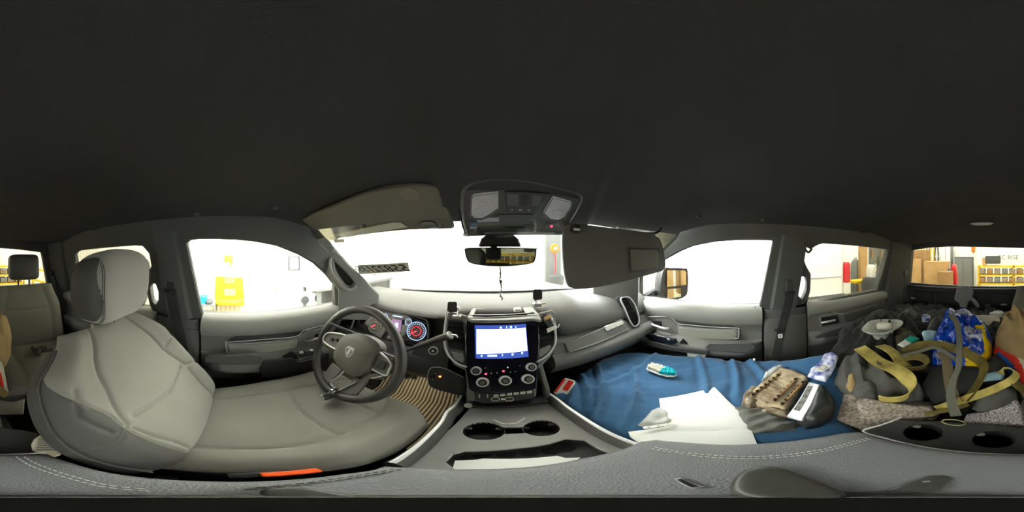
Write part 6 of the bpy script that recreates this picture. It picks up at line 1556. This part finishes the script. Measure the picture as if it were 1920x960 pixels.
soft('charcoal_jacket', [(1562, 716), (1566, 692), (1584, 668), (1610, 658), (1642, 662), (1672, 680), (1708, 702), (1735, 728), (1728, 750), (1690, 756), (1640, 752), (1602, 745), (1576, 734)], 0.01, 0.08, 0.09, 'cloth_charcoal', 'charcoal jacket crumpled below the yellow webbing', 'jacket', wr=0.03, fold=0.024, seed=17, ff=75, fdir=1.1, step=0.0085)
soft('knit_sweater', [(1556, 792), (1568, 768), (1576, 742), (1572, 724), (1600, 734), (1660, 744), (1752, 752), (1762, 772), (1752, 784), (1700, 792), (1650, 806), (1622, 808)], 0.0, 0.035, 0.05, 'knit_grey', 'speckled grey knit sweater laid along the console edge', 'sweater', wr=0.008, fold=0.006, seed=2, ff=20, step=0.010)
soft('knit_sleeve', [(1602, 752), (1622, 744), (1680, 756), (1752, 760), (1756, 776), (1700, 784), (1650, 788), (1614, 780)], 0.033, 0.028, 0.022, 'knit_grey', None, None, wr=0.006, seed=8, step=0.008, parent=bpy.data.objects['knit_sweater'])
soft('grey_tshirt', [(1376, 764), (1398, 760), (1430, 764), (1452, 776), (1500, 792), (1494, 806), (1440, 810), (1408, 812), (1396, 794)], SH, 0.018, 0.03, 'cloth_grey', 'grey cloth crumpled beside the white papers on the sheet', 'cloth', wr=0.016, fold=0.018, seed=23, ff=90, step=0.007)
soft('crumpled_beanie', [(1598, 718), (1606, 702), (1630, 696), (1648, 704), (1650, 728), (1640, 742), (1616, 744), (1600, 738)], 0.055, 0.035, 0.025, 'cloth_charcoal', 'small dark crumpled beanie on the grey sweater', 'beanie', wr=0.02, fold=0.008, seed=31, step=0.008)
soft('tan_pouch', [(1588, 702), (1604, 700), (1608, 724), (1594, 734), (1586, 722)], 0.055, 0.02, 0.012, 'khaki', 'small tan pouch beside the dark cap', 'pouch', seed=6, step=0.008)
soft('dark_duffel', [(1728, 716), (1742, 690), (1770, 684), (1836, 690), (1870, 660), (1895, 690), (1890, 712), (1840, 730), (1800, 752), (1752, 752)], 0.02, 0.07, 0.06, 'cloth_black', 'black duffel bag lying under the bright blue bag', 'bag', wr=0.012, seed=41)
soft('black_pouch', [(1738, 655), (1730, 632), (1742, 604), (1762, 590), (1770, 610), (1760, 640)], 0.04, 0.05, 0.04, 'cloth_charcoal', 'dark pouch behind the pale blue face mask', 'pouch', wr=0.015, seed=44)
soft('seat_pad', [(1822, 762), (1832, 738), (1870, 722), (1906, 730), (1908, 746), (1870, 764), (1840, 770)], 0.03, 0.045, 0.03, 'cloth_charcoal', 'dark grey padded sling behind the yellow strap', 'pad', seed=13, step=0.010)
soft('dark_cloth', [(1840, 722), (1856, 712), (1895, 712), (1905, 722), (1870, 728)], 0.045, 0.03, 0.02, 'cloth_black', 'small dark cloth beneath the folded face mask', 'cloth', seed=14)
soft('speckled_mat', [(1800, 800), (1812, 776), (1846, 770), (1880, 762), (1906, 744), (1918, 768), (1926, 802), (1870, 804)], 0.02, 0.018, 0.015, 'speckle', 'black and white woven mat at the rear edge of the console', 'mat', wr=0.004, seed=15, step=0.008)
# khaki trousers draped on the rear seat edge
kt = [(1863, 640), (1866, 612), (1878, 596), (1900, 588), (1925, 590), (1942, 604), (1940, 640), (1930, 662), (1905, 668), (1880, 656)]
bm = heap([(q.x, q.y) for q in [pz(x, y, 0.10) for x, y in kt]], zoff(0.02), 0.19, 0.13, step=0.011, wr=0.035, fold=0.032, ff=75, fdir=0.2, seed=51)
tag(build('khaki_trousers', bm, 'khaki', ang=75), 'khaki trousers draped in folds against the rear seat', 'trousers')
# striped red, white and blue cloth
bm = heap(pxy([(1862, 640), (1866, 628), (1884, 634), (1912, 654), (1928, 676), (1936, 720), (1920, 728), (1898, 700), (1874, 676), (1862, 658)], 0.07), zoff(0.02), 0.07, 0.05, step=0.008, wr=0.01, seed=52)
paint(bm, pxy([(1866, 620), (1885, 632), (1914, 650), (1936, 676), (1944, 720), (1928, 715), (1920, 690), (1904, 664), (1880, 646)], 0.09), 1)
paint(bm, pxy([(1858, 660), (1874, 664), (1896, 684), (1910, 704), (1915, 740), (1895, 720), (1860, 690)], 0.06), 2)
tag(build('striped_cloth', bm, ['flag_red', 'flag_white', 'flag_blue'], ang=75), 'red cloth with white and blue bands beside the trousers', 'cloth')
# blue plastic sack
bb = [(1744, 643), (1752, 624), (1761, 612), (1765, 597), (1788, 586), (1808, 586), (1826, 596), (1852, 612), (1862, 632), (1858, 657), (1840, 680), (1818, 694), (1796, 694), (1770, 684), (1748, 672)]
bl = 0.075
bm = heap(pxy(bb, bl), zoff(0.03), 0.12, 0.09, step=0.0075, wr=0.035, wf=20, fold=0.007, ff=70, seed=61, fdir=0.8)
paint(bm, pxy([(1842, 632), (1862, 632), (1860, 660), (1838, 684), (1824, 678), (1846, 655)], bl + 0.03), 1)
paint(bm, pxy([(1808, 676), (1832, 682), (1820, 698), (1812, 700)], bl), 1)
paint(bm, pxy([(1828, 612), (1846, 608), (1850, 622), (1862, 628), (1850, 634), (1838, 624), (1828, 620)], bl + 0.06), 1)
paint(bm, pxy([(1776, 592), (1790, 580), (1815, 584), (1830, 596), (1858, 614), (1850, 616), (1826, 602), (1806, 596), (1784, 598)], bl + 0.05), 2, 0.01)
paint(bm, pxy([(1806, 628), (1812, 616), (1836, 624), (1846, 634), (1838, 642), (1812, 640)], bl + 0.05), 2, 0.01)
paint(bm, pxy([(1750, 664), (1762, 656), (1782, 660), (1776, 682), (1758, 676)], bl), 2, 0.01)
tag(build('blue_sack', bm, ['bag_blue', 'bag_yellow', 'bag_white'], ang=75), 'shiny blue plastic sack with yellow and white printing', 'bag')
# translucent hat shaped tray with a pale roll inside
e = empty('plastic_hat', 'cloudy plastic cowboy hat with curled brim on the heap', 'hat', tuple(pz(1655, 615, 0.09)))
hx = pxy([(1617, 628), (1622, 614), (1632, 602), (1648, 597), (1680, 597), (1692, 603), (1690, 614), (1678, 622), (1666, 634), (1648, 639), (1630, 637)], 0.10)
cx = sum(p[0] for p in hx) / len(hx); cy = sum(p[1] for p in hx) / len(hx); hx = sm(hx, 4)
def hr_(k, z): return [V((cx + (p[0] - cx) * k, cy + (p[1] - cy) * k, zbase(cx, cy) + z + 0.10 * ((zbase(p[0], p[1]) - zbase(cx, cy))))) for p in hx]
bm = BM(); add_rings(bm, [hr_(1.0, 0.112), hr_(0.985, 0.118), hr_(0.85, 0.104), hr_(0.62, 0.094), hr_(0.55, 0.09), hr_(0.55, 0.086), hr_(0.62, 0.090), hr_(0.86, 0.100), hr_(0.99, 0.110)], cap=False, loop=True); build('brim', bm, 'cloudy_plastic', e, ang=60)
bm = BM(); add_rings(bm, [hr_(0.56, 0.088), hr_(0.50, 0.065), hr_(0.44, 0.055), hr_(0.1, 0.053)]); build('crown', bm, 'cloudy_plastic', e, ang=60)
bm = BM(); add_sweep(bm, hr_(1.0, 0.115), circ(0.0028, 6), closed=True); build('brim_edge', bm, 'cloudy_plastic', e)
c = V((cx, cy, zbase(cx, cy) + 0.105)); yax = V((-cy, cx, 0)).normalized()
o = build('tissue_roll', sup((0, 0, 0), (0.075, 0.035, 0.040), 0.5, 0.8, frame(c + V((0.01, -0.02, 0)), yax, n=(0, 0, 1))), 'brush_white'); tag(o, 'pale rolled tissue lying inside the plastic hat', 'roll')
o = build('dark_wad', sup((0, 0, 0), (0.06, 0.05, 0.022), 0.7, 0.8, frame(c + V((-0.01, 0.025, -0.018)), yax, n=(0, 0, 1))), 'steel_grey'); tag(o, 'grey wad lying inside the plastic hat before the roll', 'wad')
# masks, cards, small things
soft('face_mask', [(1728, 622), (1742, 618), (1758, 622), (1756, 636), (1750, 646), (1734, 645), (1732, 634)], 0.095, 0.016, 0.02, 'mask_blue', 'pale blue face mask beside the blue sack', 'face mask', wr=0.01, fold=0.003, seed=71, step=0.006)
soft('face_mask', [(1834, 710), (1846, 700), (1872, 694), (1884, 700), (1880, 710), (1856, 712), (1840, 714)], 0.075, 0.010, 0.012, 'mask_blue', 'folded face mask lying behind the curled yellow strap', 'face mask', wr=0.006, seed=72, step=0.006)
bm = heap(pxy([(1683, 644), (1706, 628), (1724, 633), (1700, 652)], 0.105), zoff(0.10), 0.006, 0.004, step=0.006)
paint(bm, pxy([(1690, 620), (1704, 628), (1730, 632), (1712, 645), (1698, 638)], 0.105), 1)
tag(build('teal_card', bm, ['label_white', 'teal'], ang=60), 'teal and white pocket card on the dark clothes', 'card')
e = empty('metal_bracket', 'grey metal slotted bracket behind the plastic hat', 'bracket', tuple(ond(1700, 592, 1.02)))
a, b = ond(1684, 595, 1.02), ond(1704, 580, 1.02)
mw = frame((a + b) / 2, (b - a), n=V((-0.5, 0.7, 0.5))); L_ = (b - a).length
build('slotted_plate', plate(mw, rect(L_, 0.022, 0.008), 0.004, [rect(L_ * 0.6, 0.009, 0.004)]), 'satin_silver', e)
a, b = ond(1704, 578, 1.02), ond(1718, 593, 1.02); mw = frame((a + b) / 2, (b - a), n=V((-0.5, 0.7, 0.5)))
build('plate', plate(mw, rect((b - a).length, 0.03, 0.003), 0.006), 'webbing_grey', e)
tag(build('foil_ball', sup(ond(1736, 597, 0.95), (0.05, 0.05, 0.05), 0.9, 0.9, fn=lambda p: p * (1 + 0.25 * noise.noise(p * 60))), 'bag_white'), 'crumpled silver and violet wrapper beside the bracket', 'wrapper')
tag(build('white_board', plate(frame(ond(1850, 606, 0.95), (1, 0.1, 0), n=(0, 0.75, 0.65)), sm([(-0.07, -0.04), (0.07, -0.05), (0.075, 0.02), (0.0, 0.045), (-0.06, 0.03)], 3), 0.01), 'flag_white', bevel=0.003), 'white board showing behind the blue sack', 'board')
tag(build('plastic_wrap', sup(ond(1870, 590, 1.02), (0.09, 0.06, 0.05), 0.8, 0.8, fn=lambda p: p * (1 + 0.3 * noise.noise(p * 50))), 'cloudy_plastic'), 'clear plastic wrap beside the khaki trousers', 'wrap')
# ---- webbing straps
def ws(name, label, pts, w_, m, up=None, lift=0.0, rolls=None, th=0.004, cat='strap', parent=None):
    P = [pz(p[0], p[1], p[2]) if len(p) == 3 else pz(p[0], p[1], lift) for p in pts]
    o = strap(P, w_, th, m, name, parent, up=up or (0, 0, 1), rolls=rolls)
    if label: tag(o, label, cat)
    return o
ws('webbing_strap', 'broad pale yellow webbing strap curling round the charcoal jacket', [(1612, 652, 0.10), (1628, 664, 0.115), (1650, 680, 0.12), (1678, 692, 0.12), (1698, 706, 0.115), (1708, 722, 0.105), (1704, 738, 0.095), (1690, 748, 0.085), (1665, 750, 0.08), (1648, 746, 0.08)], 0.052, 'webbing_yellow', rolls=lambda t: 0.1 + 1.15 * sstep((t - 0.30) / 0.35))
ws('webbing_strap', 'short yellow webbing strap folded beside the broad one', [(1650, 648, 0.10), (1664, 654, 0.115), (1680, 666, 0.11), (1690, 680, 0.105), (1700, 690, 0.10)], 0.05, 'webbing_yellow', rolls=lambda t: -0.2)
ws('webbing_strap', 'olive webbing strap looped flat left of the black duffel', [(1692, 672, 0.10), (1712, 668, 0.11), (1732, 672, 0.115), (1738, 682, 0.11), (1728, 690, 0.10), (1708, 692, 0.10), (1692, 696, 0.10)], 0.034, 'webbing_olive', rolls=lambda t: 1.15)
ws('webbing_strap', 'long yellow strap crossing in front of the blue sack', [(1694, 660, 0.10), (1712, 652, 0.12), (1740, 646, 0.135), (1775, 650, 0.15), (1806, 660, 0.165), (1826, 670, 0.155), (1842, 682, 0.13), (1843, 700, 0.10), (1830, 725, 0.08), (1808, 752, 0.06)], 0.036, 'webbing_olive', rolls=lambda t: 0.9 - 0.3 * t)
ws('webbing_strap', 'brown strap hanging down below the blue sack', [(1764, 660, 0.15), (1774, 676, 0.14), (1778, 700, 0.11), (1782, 724, 0.085), (1790, 752, 0.06)], 0.034, 'webbing_brown')
ws('webbing_strap', 'thin dark strap running over the yellow webbing', [(1690, 668, 0.125), (1722, 660, 0.13), (1752, 652, 0.16), (1778, 664, 0.15), (1800, 682, 0.13)], 0.014, 'webbing_grey', rolls=lambda t: 0.8)
g = ws('waist_belt', 'long grey belt standing up over the blue sack with a ring at its end', [(1782, 590, 0.17), (1793, 604, 0.20), (1798, 630, 0.21), (1799, 660, 0.20), (1797, 690, 0.17), (1788, 712, 0.145), (1783, 736, 0.12), (1786, 760, 0.09), (1793, 780, 0.06)], 0.026, 'webbing_grey', rolls=lambda t: 0.5 + 0.3 * math.sin(t * 5), cat='belt')
c = onz(1788, 792, -0.528); bm = BM(); add_sweep(bm, [c + V((0.024 * math.cos(a), 0.012 * math.sin(a), 0.0)) for a in [2 * math.pi * i / 20 for i in range(20)]], circ(0.0022, 6), closed=True); build('buckle_ring', bm, mat('brass_ring', (190, 186, 140), 0.3, metal=0.7), g)
ws('webbing_strap', 'stained yellow strap with a curled end at the rear of the console', [(1756, 768, 0.045), (1790, 756, 0.06), (1812, 748, 0.07), (1842, 738, 0.08), (1872, 726, 0.09), (1898, 712, 0.10), (1905, 700, 0.105), (1895, 692, 0.11), (1880, 692, 0.11), (1876, 702, 0.10)], 0.030, 'webbing_yellow', rolls=lambda t: 0.55 + 0.4 * t)
ws('webbing_strap', 'olive strap end leading off toward the driver side', [(1900, 716, 0.09), (1915, 728, 0.08), (1932, 742, 0.06)], 0.03, 'webbing_olive')
ws('webbing_strap', 'narrow yellow strap bundle between the sweater and the belt', [(1732, 776, 0.05), (1760, 772, 0.055), (1790, 766, 0.06), (1815, 758, 0.065)], 0.016, 'webbing_olive', rolls=lambda t: 0.6)
bm = BM()
for px, py in ((1793, 748), (1802, 747), (1806, 752)): add_super(bm, pz(px, py, 0.085), (0.007, 0.007, 0.012), 0.7, 0.7, nu=10, nv=6)
build('strap_rivets', bm, 'brass', bpy.data.objects['webbing_strap.005'] if 'webbing_strap.005' in bpy.data.objects else None)
# ---- on the blue sheet
bm = heap([(q.x, q.y) for q in [pz(x, y, SH + 0.012) for x, y in [(1236, 745), (1300, 734), (1340, 724), (1352, 736), (1386, 768), (1396, 800), (1262, 806), (1246, 800), (1240, 775)]]], zoff(SH + 0.004), 0.004, 0.003, step=0.02, wr=0.002)
tag(build('paper_sheet', bm, 'paper', ang=60), 'large white paper lying on top of the other sheet', 'paper')
bm = heap([(q.x, q.y) for q in [pz(x, y, SH + 0.008) for x, y in [(1178, 808), (1240, 799), (1250, 780), (1398, 780), (1404, 790), (1412, 812), (1424, 840), (1300, 842), (1215, 838), (1182, 818)]]], zoff(SH), 0.004, 0.003, step=0.02, wr=0.002)
tag(build('paper_sheet', bm, 'paper', ang=60), 'wide white paper partly beneath the armrest edge', 'paper')
soft('clear_bag', [(1196, 796), (1210, 782), (1222, 768), (1236, 762), (1252, 770), (1262, 790), (1250, 800), (1215, 802)], SH, 0.012, 0.012, 'cloudy_plastic', 'clear crumpled plastic bag at the corner of the papers', 'plastic bag', wr=0.016, fold=0.006, ff=60, seed=81, step=0.006)
e = empty('perforated_bar', 'thin white bar with three holes beside the papers', 'bar', tuple(pz(1232, 799, SH)))
a, b = pz(1206, 803, SH + 0.016), pz(1262, 794, SH + 0.016); mw = frame((a + b) / 2, b - a, n=(0, 0, 1)); L_ = (b - a).length
build('bar_body', plate(mw, rect(L_, 0.010, 0.003), 0.003, [[(x + 0.0025 * math.cos(t), 0.0025 * math.sin(t)) for t in [2 * math.pi * i / 10 for i in range(10)]] for x in (-0.02, 0.0, 0.02)]), 'label_white', e)
# scrub brush
e = empty('scrub_brush', 'scrub brush with white and teal bristles on the blue sheet', 'brush', tuple(pz(1242, 700, SH)))
a, b = pz(1216, 690, SH + 0.012), pz(1269, 706, SH + 0.012); mw = frame((a + b) / 2 + V((0, 0, 0.002)), b - a, n=(0, 0, 1)); L_ = (b - a).length
o_ = [(-L_ / 2, -0.016), (-L_ / 2 + 0.01, -0.022), (0, -0.026), (L_ / 2 - 0.03, -0.024), (L_ / 2 - 0.006, -0.012), (L_ / 2, 0), (L_ / 2 - 0.006, 0.012), (L_ / 2 - 0.03, 0.024), (0, 0.026), (-L_ / 2 + 0.01, 0.022), (-L_ / 2, 0.016)]
build('brush_back', plate(mw, o_, 0.008), 'label_white', e, bevel=0.002)
random.seed(5)
for nm, m_, lo, hi in (('white_bristles', 'brush_white', -L_ / 2 + 0.006, 0.004), ('teal_bristles', 'brush_teal', 0.004, L_ / 2 - 0.004)):
    bm = BM(); x = lo
    while x < hi:
        y = -0.022
        while y <= 0.022:
            if inpoly(x, y, inset(o_, 0.003)):
                tx, ty = random.uniform(-0.003, 0.003), random.uniform(-0.003, 0.003)
                rings = [[mw @ V((x + tx * k + r * math.cos(q), y + ty * k + r * math.sin(q), z)) for q in (0, 1.57, 3.14, 4.71)] for z, r, k in ((0.006, 0.0016, 0), (0.027 + random.uniform(-0.002, 0.002), 0.0024, 1))]
                add_rings(bm, rings)
            y += 0.0042
        x += 0.0042
    b_ = build(nm, bm, m_, e); b_['kind'] = 'stuff'
# dirty plastic grille part inside a clear bag
e = empty('bagged_grille', 'dirty tan slotted plastic part in a torn clear bag', 'car part', tuple(pz(1445, 735, SH)))
gp_ = pxy([(1398, 752), (1402, 738), (1416, 724), (1440, 704), (1462, 690), (1490, 692), (1512, 702), (1516, 708), (1496, 738), (1476, 772), (1450, 768), (1420, 762)], SH + 0.02)
bm = heap(gp_, zoff(SH), 0.032, 0.02, step=0.009, wr=0.008, seed=91); build('part_body', bm, 'grille_tan', e, ang=60)
def gz(px, py, l=0.036): return pz(px, py, SH + l)
for k, (q0, q1) in enumerate((((1450, 752), (1494, 708)), ((1464, 760), (1508, 714)), ((1408, 742), (1462, 700)))):
    build('slot_rail', tube([gz(*q0), gz(*q1)], 0.0045, smooth=1), 'cardboard_dark', e)
    for j in range(7):
        t = (j + 0.5) / 7; x = q0[0] + (q1[0] - q0[0]) * t; y = q0[1] + (q1[1] - q0[1]) * t
        build('slot', sup(gz(x, y, 0.040), (0.011, 0.009, 0.006), 0.4, 0.4), 'void', e)
for j in range(9):
    q0 = (1424 + 5.4 * j, 752 - 5.6 * j); build('rib', tube([gz(q0[0] - 7, q0[1] - 5), gz(q0[0] + 12, q0[1] + 3)], 0.0018, smooth=1), 'grille_tan', e)
soft('torn_bag', [(1390, 758), (1394, 738), (1408, 724), (1424, 724), (1434, 738), (1426, 756), (1408, 764)], SH + 0.01, 0.022, 0.02, 'dirty_plastic', None, None, wr=0.02, seed=92, step=0.007, parent=e)
soft('torn_bag', [(1424, 722), (1434, 700), (1452, 686), (1470, 684), (1462, 694), (1440, 712)], SH + 0.02, 0.018, 0.014, 'cloudy_plastic', None, None, wr=0.02, seed=93, step=0.007, parent=e)
soft('torn_bag', [(1424, 768), (1450, 764), (1480, 772), (1478, 782), (1450, 778), (1430, 776)], SH + 0.01, 0.012, 0.01, 'dirty_plastic', None, None, wr=0.014, seed=94, step=0.007, parent=e)
# silver and black lamp shell with round holes
e = empty('lamp_shell', 'silver faced black shell with four round reflectors on the sheet', 'car part', tuple(pz(1520, 755, SH)))
bm = heap(pxy([(1492, 790), (1512, 745), (1530, 722), (1548, 726), (1564, 742), (1568, 764), (1558, 782), (1540, 796), (1512, 800)], SH + 0.02), zoff(SH), 0.062, 0.045, step=0.008, wr=0.004, seed=95); build('shell', bm, 'shell_black', e, ang=60)
fc = [gz(1474, 784, 0.02), gz(1518, 716, 0.03), gz(1540, 722, 0.052), gz(1506, 792, 0.045)]
nn = (fc[1] - fc[0]).cross(fc[3] - fc[0]).normalized(); nn = nn if nn.z > 0 else -nn; mw = frame(fc[0], fc[1] - fc[0], n=nn); p2_ = loc2(mw, fc)
build('silver_face', plate(mw, inset(sm(p2_, 1), 0.002), 0.010, z0=-0.004), 'silver', e, bevel=0.004)
for j in range(4):
    t = 0.24 + 0.165 * j; c = fc[0].lerp(fc[1], t).lerp(fc[3].lerp(fc[2], t), 0.34)
    c2 = mw.inverted() @ c; m_ = mw @ Matrix.Translation((c2.x, c2.y, 0.006))
    build('reflector', lathe([(0.007, 0), (0.0075, 0.003), (0.0055, 0.004), (0.003, 0.001), (0, 0.001)], 16, m_), 'steel_grey', e)
build('face_recess', plate(mw, [((1 - v) * p2_[0][0] + v * p2_[3][0] + u * (p2_[1][0] - p2_[0][0]), (1 - v) * p2_[0][1] + v * p2_[3][1] + u * (p2_[1][1] - p2_[0][1])) for u, v in ((0.2, 0.15), (0.86, 0.15), (0.86, 0.55), (0.2, 0.55))], 0.001, z0=0.006), 'dash_mid', e)
# clear parts bag with printed label
e = empty('parts_bag', 'clear parts bag with a printed square label', 'plastic bag', tuple(pz(1540, 690, SH)))
soft('bag_film', [(1514, 704), (1520, 690), (1534, 682), (1544, 664), (1560, 660), (1572, 668), (1566, 686), (1556, 704), (1548, 714), (1530, 710)], SH + 0.03, 0.014, 0.012, 'bag_white', None, None, wr=0.010, seed=97, step=0.007, parent=e)
a, b, d_ = pz(1533, 700, SH + 0.052), pz(1552, 680, SH + 0.052), pz(1548, 704, SH + 0.052); mw = frame((a + b) / 2, b - a, n=(0, 0, 1))
lb = build('label', plate(mw, rect(0.055, 0.034, 0.002), 0.0012), 'label_white', e)
build('printed_square', (lambda b_: (add_sweep(b_, [mw @ V((x, y, 0.0018)) for x, y in ((-0.012, -0.011), (0.012, -0.011), (0.012, 0.011), (-0.012, 0.011))], rect(0.0022, 0.0006), closed=True), b_)[1])(BM()), 'ink', lb)
# under-dash things
a = onz(1060, 724, -0.60); e = empty('snack_packet', 'red and white packet wedged between console and sheet', 'packet', tuple(a))
mw = frame(ond(1060, 727, 0.545), (0.8, 0.6, 0.15), n=(-0.35, -0.5, 0.8)); build('packet_body', plate(mw, sm(rect(0.085, 0.045, 0.01), 1), 0.018), 'label_white', e, bevel=0.005); build('red_band', plate(mw @ Matrix.Translation((0.012, -0.006, 0.018)), rect(0.05, 0.02, 0.003), 0.001), 'red_plastic', e); build('red_band', plate(mw @ Matrix.Translation((0.0, 0.018, 0.018)), rect(0.07, 0.008, 0.002), 0.001), 'red_plastic', e)
tag(build('tan_envelope', box((0, 0, 0), (0.10, 0.05, 0.004), frame(ond(1138, 688, 0.72), (0.9, 0.3, 0.1), n=(0, -0.4, 0.9))), 'cardboard', bevel=0.001), 'tan envelope edge in the passenger footwell shadow', 'envelope')
tag(build('lint_scrap', sup(pz(1414, 674, SH + 0.01), (0.022, 0.012, 0.006), 0.9, 0.9), 'label_white'), 'tiny white scrap at the door edge of the sheet', 'scrap')
# ---- behind the driver seat, low
tag(build('envelope_stack', plate(frame(ond(22, 752, 0.52), (0.35, 0.9, -0.2), n=(0.4, 0.1, 0.9)), rect(0.15, 0.09, 0.004), 0.008), 'flag_white', bevel=0.002), 'pale envelope standing behind the console on the driver side', 'envelope')
tag(build('grey_folder', plate(frame(ond(8, 742, 0.55) + V((0.0, -0.02, -0.01)), (0.35, 0.9, -0.2), n=(0.4, 0.1, 0.9)), rect(0.17, 0.12, 0.004), 0.008), 'dark_grey', bevel=0.002), 'dark folder behind the pale envelope', 'folder')
e = empty('ribbed_vent', 'beige ribbed vent piece beside the rear corner of the armrest', 'vent', tuple(onz(90, 838, -0.53)))
mw = frame(onz(88, 835, -0.525), V((-0.3, -0.6, 0)), n=(0.1, 0.0, 1)); build('vent_body', plate(mw, sm([(-0.045, -0.010), (-0.02, -0.022), (0.02, -0.02), (0.045, 0.0), (0.02, 0.02), (-0.02, 0.018)], 2), 0.008), 'flag_white', e, bevel=0.002)
for k in range(6): build('fin', box((-0.02 + 0.008 * k, 0, 0.009), (0.002, 0.026, 0.003), mw), 'dash_mid', e)
tag(build('dark_bag', sup((-0.04, -0.62, -0.74), (0.20, 0.22, 0.24), 0.6, 0.6), 'cloth_black'), 'black bag on the floor behind the console', 'bag')
# ---- rear wall fittings
mw = frame((0, -1.262, 0), (-1, 0, 0), n=(0, 1, 0))
rw = bpy.data.objects['wall_rear']
for px in ([(1712, 543), (1748, 546), (1750, 590), (1745, 612), (1712, 605)], [(1756, 546), (1800, 548), (1800, 590), (1757, 612)], [(1830, 548), (1895, 550), (1896, 585), (1832, 590)]):
    build('rear_panel', plate(mw, onplane(mw, px), 0.012), 'black_plastic', rw, bevel=0.005)
build('rear_ledge', (lambda b_: (add_sweep(b_, [mw @ V((p[0], p[1], 0.012)) for p in onplane(mw, [(1700, 535), (1800, 541), (1900, 543), (2008, 537)])], rect(0.022, 0.03, 0.006), up=(0, 1, 0)), b_)[1])(BM()), 'black_plastic', rw)
for px, py in ((1712, 559), (1882, 571)): build('pull_tab', sup(ony(px, py, -1.24), (0.05, 0.012, 0.014), 0.6, 0.6), 'satin_silver', rw)
for i, (px, top, bot, wd_, lb) in enumerate(((1807, 534, 622, 0.14, 'grey child seat harness hanging on the rear wall'), (1853, 545, 574, 0.05, 'small black strap loop hanging on the rear wall'), (1752, 545, 606, 0.03, 'thin black tether strap on the rear wall'))):
    e = empty('tether_strap', lb, 'strap', tuple(ony(px, bot, -1.2)))
    a, b = ony(px, top, -1.225), ony(px, bot, -1.20)
    m_ = 'cloth_charcoal' if i == 0 else 'belt_web'
    if i == 0:
        mw2 = frame((0, -1.235, 0), (-1, 0, 0), n=(0, 1, 0))
        build('harness_body', plate(mw2, onplane(mw2, [(1796, 536), (1816, 535), (1826, 545), (1824, 560), (1816, 566), (1814, 575), (1810, 590), (1802, 585), (1800, 568), (1790, 560)]), 0.025), mat('harness_grey', (112, 113, 112), 0.7, bump=0.5, scale=300), e, bevel=0.008)
        strap([ony(1822, 560, -1.2), ony(1830, 568, -1.19), ony(1833, 576, -1.19)], 0.03, 0.005, 'harness_grey', 'side_strap', e, up=(0, 1, 0))
        strap([ony(1807, 585, -1.2), ony(1807, 600, -1.19), ony(1808, 618, -1.17)], 0.05, 0.005, 'harness_grey', 'hanging_strap', e, up=(0, 1, 0))
    else:
        strap([a, (a + b) / 2 + V((0, 0.01, 0)), b], wd_ * 0.6, 0.004, m_, 'webbing', e, up=(0, 1, 0)); build('buckle', sup(b, (wd_, 0.02, wd_ * 0.9), 0.5, 0.5), 'dash_dark', e)
# ------------------------------------------------------------------ raise everything to the workshop floor level
for o in list(S.objects):
    if o.parent is None: o.location.z += LIFT
